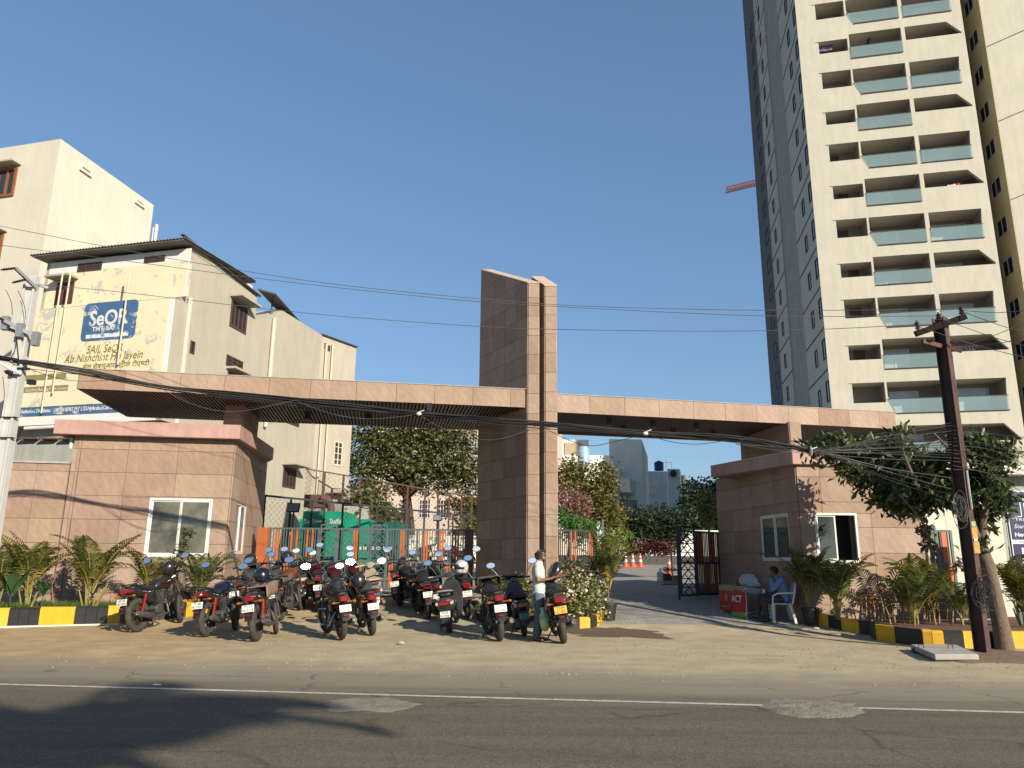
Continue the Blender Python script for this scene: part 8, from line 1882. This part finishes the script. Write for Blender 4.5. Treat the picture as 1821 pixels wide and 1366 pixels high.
def limbs_person(T, g, shirt, trouser, barefoot=True, sleeve=.6, shoe=None):
    G = {k: V(v) for k, v in g.items()}; Y = lambda o: V((0, o, 0)); mb = MB()
    def torso(m, e, hem=0):
        pw = G['pelvis']-G['waist']
        for o in (-1, -.5, 0, .5, 1):
            k = 1-.12*abs(o)
            seg(m, G['pelvis']+pw*hem+Y(.075*o), G['waist']+Y(.062*o), .105*k+e, .098*k+e); seg(m, G['waist']+Y(.062*o), G['chest']+Y(.085*o), .098*k+e, .105*k+e)
            seg(m, G['chest']+Y(.085*o), G['chest']+(G['neck']-G['chest'])*.5+Y(.06*o), .105*k+e, .07*k+e)
        seg(m, G['shl'], G['shr'], .052+e, .052+e)
    torso(mb, 0); seg(mb, G['chest']+(G['neck']-G['chest'])*.5, G['jaw'], .062, .054)
    hd = G['head']; fwd = (G['nose']-hd); fwd.normalize(); up = (G['crown']-hd).normalized()
    mb.ball(hd+up*.01, (.092, .074, .098), 18, 12); mb.ball(hd+fwd*.035-up*.055, (.052, .052, .050), 14, 8); mb.ball(hd+fwd*.075-up*.080, (.022, .026, .020), 10, 6)
    seg(mb, hd+fwd*.088+up*.0, hd+fwd*.108-up*.032, .009, .014, 8); seg(mb, hd+fwd*.085-up*.056+Y(-.02), hd+fwd*.085-up*.056+Y(.02), .009, .009, 6)
    for s in (-1, 1): mb.ball(hd+Y(s*.076)-up*.02-fwd*.01, (.018, .010, .028), 8, 6)
    for s in ('l', 'r'):
        seg(mb, G['sh'+s], G['el'+s], .050, .040); seg(mb, G['el'+s], G['wr'+s], .040, .026); w_ = G['wr'+s]; d = (G['ha'+s]-w_).normalized(); sd = d.cross(V((0, 0, 1))).normalized() if abs(d.z) < .9 else V((0, 1, 0)); nn_ = sd.cross(d)
        for o in (-.024, -.008, .008, .024): seg(mb, w_+sd*o*.5, w_+d*.085+sd*o, .017, .014, 8)
        for i, (o, l) in enumerate(((-.030, .062), (-.010, .078), (.010, .074), (.029, .056))):
            k0 = w_+d*.088+sd*o; k1 = k0+d*l*.45+V((0, 0, -.008)); k2 = k0+d*l*.78+V((0, 0, -.032)); seg(mb, k0, k1, .0098, .009, 8); seg(mb, k1, k2, .009, .008, 8)
        t0 = w_+d*.03+sd*.03*(1 if s == 'l' else -1); seg(mb, t0, t0+d*.035+V((0, 0, .018)), .012, .010, 8); seg(mb, t0+d*.035+V((0, 0, .018)), t0+d*.066+V((0, 0, .020)), .010, .008, 8)
        seg(mb, G['hi'+s], G['kn'+s], .082, .054); seg(mb, G['kn'+s], G['kn'+s]+(G['an'+s]-G['kn'+s])*.35, .054, .056); seg(mb, G['kn'+s]+(G['an'+s]-G['kn'+s])*.35, G['an'+s], .056, .034); seg(mb, G['an'+s], G['he'+s], .034, .034); seg(mb, G['he'+s], G['to'+s]+V((0, 0, -.012)), .034, .022)
    fuse('body', mb, skinm, T, .0085, 2)
    m = MB(); torso(m, .022, .30)
    for s in ('l', 'r'):
        if sleeve < 1: seg(m, G['sh'+s], G['sh'+s]+(G['el'+s]-G['sh'+s])*sleeve, .068, .066)
        else: seg(m, G['sh'+s], G['el'+s], .070, .056); seg(m, G['el'+s], G['el'+s]+(G['wr'+s]-G['el'+s])*.88, .056, .040)
    seg(m, G['neck']-V((0, 0, .03)), G['neck']+V((.0, 0, .0)), .070, .064); fuse('shirt', m, shirt, T, .011, 3, .016, 9)
    m = MB()
    for o in (-1, -.5, 0, .5, 1): seg(m, G['pelvis']+Y(.07*o)-V((0, 0, .04)), G['pelvis']+(G['waist']-G['pelvis'])*.5+Y(.066*o), .108, .104)
    for s in ('l', 'r'):
        an_ = G['kn'+s]+(G['an'+s]-G['kn'+s])*.94; seg(m, G['pelvis']*.4+G['hi'+s]*.6, G['hi'+s], .11, .104); seg(m, G['hi'+s], G['kn'+s], .104, .078); seg(m, G['kn'+s], (G['kn'+s]+an_)/2, .078, .070); seg(m, (G['kn'+s]+an_)/2, an_, .070, .060)
    fuse('trousers', m, trouser, T, .012, 3, .018, 10)
    for s in ('l', 'r'):
        h, t = V(g['he'+s]), V(g['to'+s]); mb = MB(); d = t-h
        if barefoot:
            mb.prism([h-d*.25+V((0, -.04, -.03)), t+d*.25+V((0, -.045, -.026)), t+d*.25+V((0, .045, -.026)), h-d*.25+V((0, .04, -.03))], (0, 0, -.014)); m1 = V(h)+d*.75; mb.tube([m1+V((0, -.045, -.02)), m1+V((0, 0, .026)), m1+V((0, .045, -.02))], .009, 6); mb.build('sandal', shoe, T)
        else: mb.tube([h-d*.35, h, h+d*.5, t+d*.25, t+d*.5], [.03, .05, .045, .042, .02], 10); mb.build('shoe', shoe, T, smooth=50)
# standing man, facing right
pm_ = gnd(958, 1140)
MAN = thing('person', 'standing man in a pale grey polo shirt and blue jeans beside the yellow plated motorbike', 'person', tuple(pm_), -.12)
polo = mat('pale grey polo cloth', (.56, .58, .56), .85, var=.06, scale=5, bump=.4, bscale=9); jeans = mat('faded blue denim', (.10, .15, .20), .85, var=.25, scale=4, bump=.4, bscale=14)
g = dict(pelvis=(0, 0, .93), waist=(.0, 0, 1.07), chest=(-.01, 0, 1.30), neck=(.015, 0, 1.455), jaw=(.045, 0, 1.525), head=(.035, 0, 1.59), crown=(.02, 0, 1.635), nose=(.125, 0, 1.555),
         shl=(-.01, .17, 1.39), ell=(.02, .22, 1.12), wrl=(.24, .15, 1.14), hal=(.34, .10, 1.18), shr=(-.01, -.17, 1.39), elr=(-.0, -.23, 1.11), wrr=(.24, -.17, 1.15), har=(.33, -.12, 1.19),
         hil=(0, .085, .87), knl=(.03, .10, .50), anl=(-.01, .11, .10), hel=(-.03, .11, .045), tol=(.11, .12, .04), hir=(0, -.085, .87), knr=(.02, -.095, .50), anr=(-.05, -.10, .10), her=(-.07, -.10, .045), tor=(.08, -.13, .04))
limbs_person(MAN, g, polo, jeans, True, .62, mat('brown leather sandal', (.10, .045, .03), .6))
def hairball(T, hd, fwd, beard=False):
    hd = V(hd); f = V(fwd).normalized(); mb = MB()
    mb.ball(hd-f*.014+V((0, 0, .022)), (.102, .086, .094), 20, 14, -.35); mb.ball(hd-f*.055-V((0, 0, .02)), (.055, .072, .075), 16, 10); mb.ball(hd+f*.045+V((0, 0, .078)), (.055, .062, .034), 14, 8)
    for s in (1, -1): mb.ball(hd+V((-.005*f.x, s*.066, .012)), (.05, .022, .05), 12, 8)
    fuse('hair', mb, hairm, T, .008, 1, .016, 38)
    if beard:
        mb = MB(); mb.ball(hd+f*.052-V((0, 0, .078)), (.046, .054, .034), 14, 8); mb.ball(hd+f*.02-V((0, 0, .055)), (.035, .066, .035), 14, 8); fuse('beard', mb, hairm, T, .007, 1, .006, 40)
    for s in (1, -1): mb = MB(); mb.ball(hd+f*.082+V((0, s*.030, -.004)), (.009, .013, .008), 8, 5); mb.build('eye', dark, T, smooth=50)
hairball(MAN, g['head'], (1, 0, -.1), True)
mb = MB(); p = V((.36, -.02, 1.24)); 
for k in range(7): a = k*.9; mb.tube([V((.34, -.08, 1.18)), V((.38+.02*k, -.03, 1.22+.03*math.sin(a))), V((.42+.03*k, .02*math.cos(a), 1.26+.05*math.sin(a*1.7)))], .005, 5)
mb.T = None; q = mb.build('dried_twigs', mat('dry reddish twigs', (.28, .10, .05), .8)); q.matrix_world = rootmat(MAN); tag(q, 'small bunch of reddish twigs held by the standing man', 'twigs')
# seated man, facing left
ps = V(pcx); SM = thing('person', 'seated man in a blue shirt leaning on his hand in a plastic chair', 'person', tuple(ps), math.pi-.15)
blue = mat('light blue shirt cloth', (.13, .24, .45), .85, var=.12, scale=5, bump=.4, bscale=9); darkt = mat('dark grey trousers', (.035, .035, .04), .8, var=.15)
g = dict(pelvis=(-.06, 0, .52), waist=(-.07, 0, .66), chest=(-.0, 0, .87), neck=(.07, 0, 1.01), jaw=(.14, 0, 1.055), head=(.13, 0, 1.13), crown=(.10, 0, 1.18), nose=(.215, 0, 1.07),
         shl=(.0, .17, .94), ell=(.20, .17, .74), wrl=(.22, .08, .98), hal=(.20, .05, 1.08), shr=(.0, -.17, .94), elr=(.08, -.24, .72), wrr=(.26, -.12, .66), har=(.34, -.06, .66),
         hil=(.0, .09, .50), knl=(.42, .12, .52), anl=(.36, .10, .12), hel=(.34, .10, .06), tol=(.48, .10, .04), hir=(.0, -.09, .50), knr=(.42, -.05, .56), anr=(.56, .03, .20), her=(.56, .03, .13), tor=(.70, .03, .13))
limbs_person(SM, g, blue, darkt, False, 1.0, mat('black leather shoe', (.015, .014, .013), .4)); hairball(SM, g['head'], (.85, 0, -.5))
mb = MB(); mb.cyl((.36, -.06, .62), (.36, -.06, .72), .035); q = mb.build('paper_cup', whitem); q.matrix_world = rootmat(SM); tag(q, 'white paper cup in the hand of the seated man', 'cup')
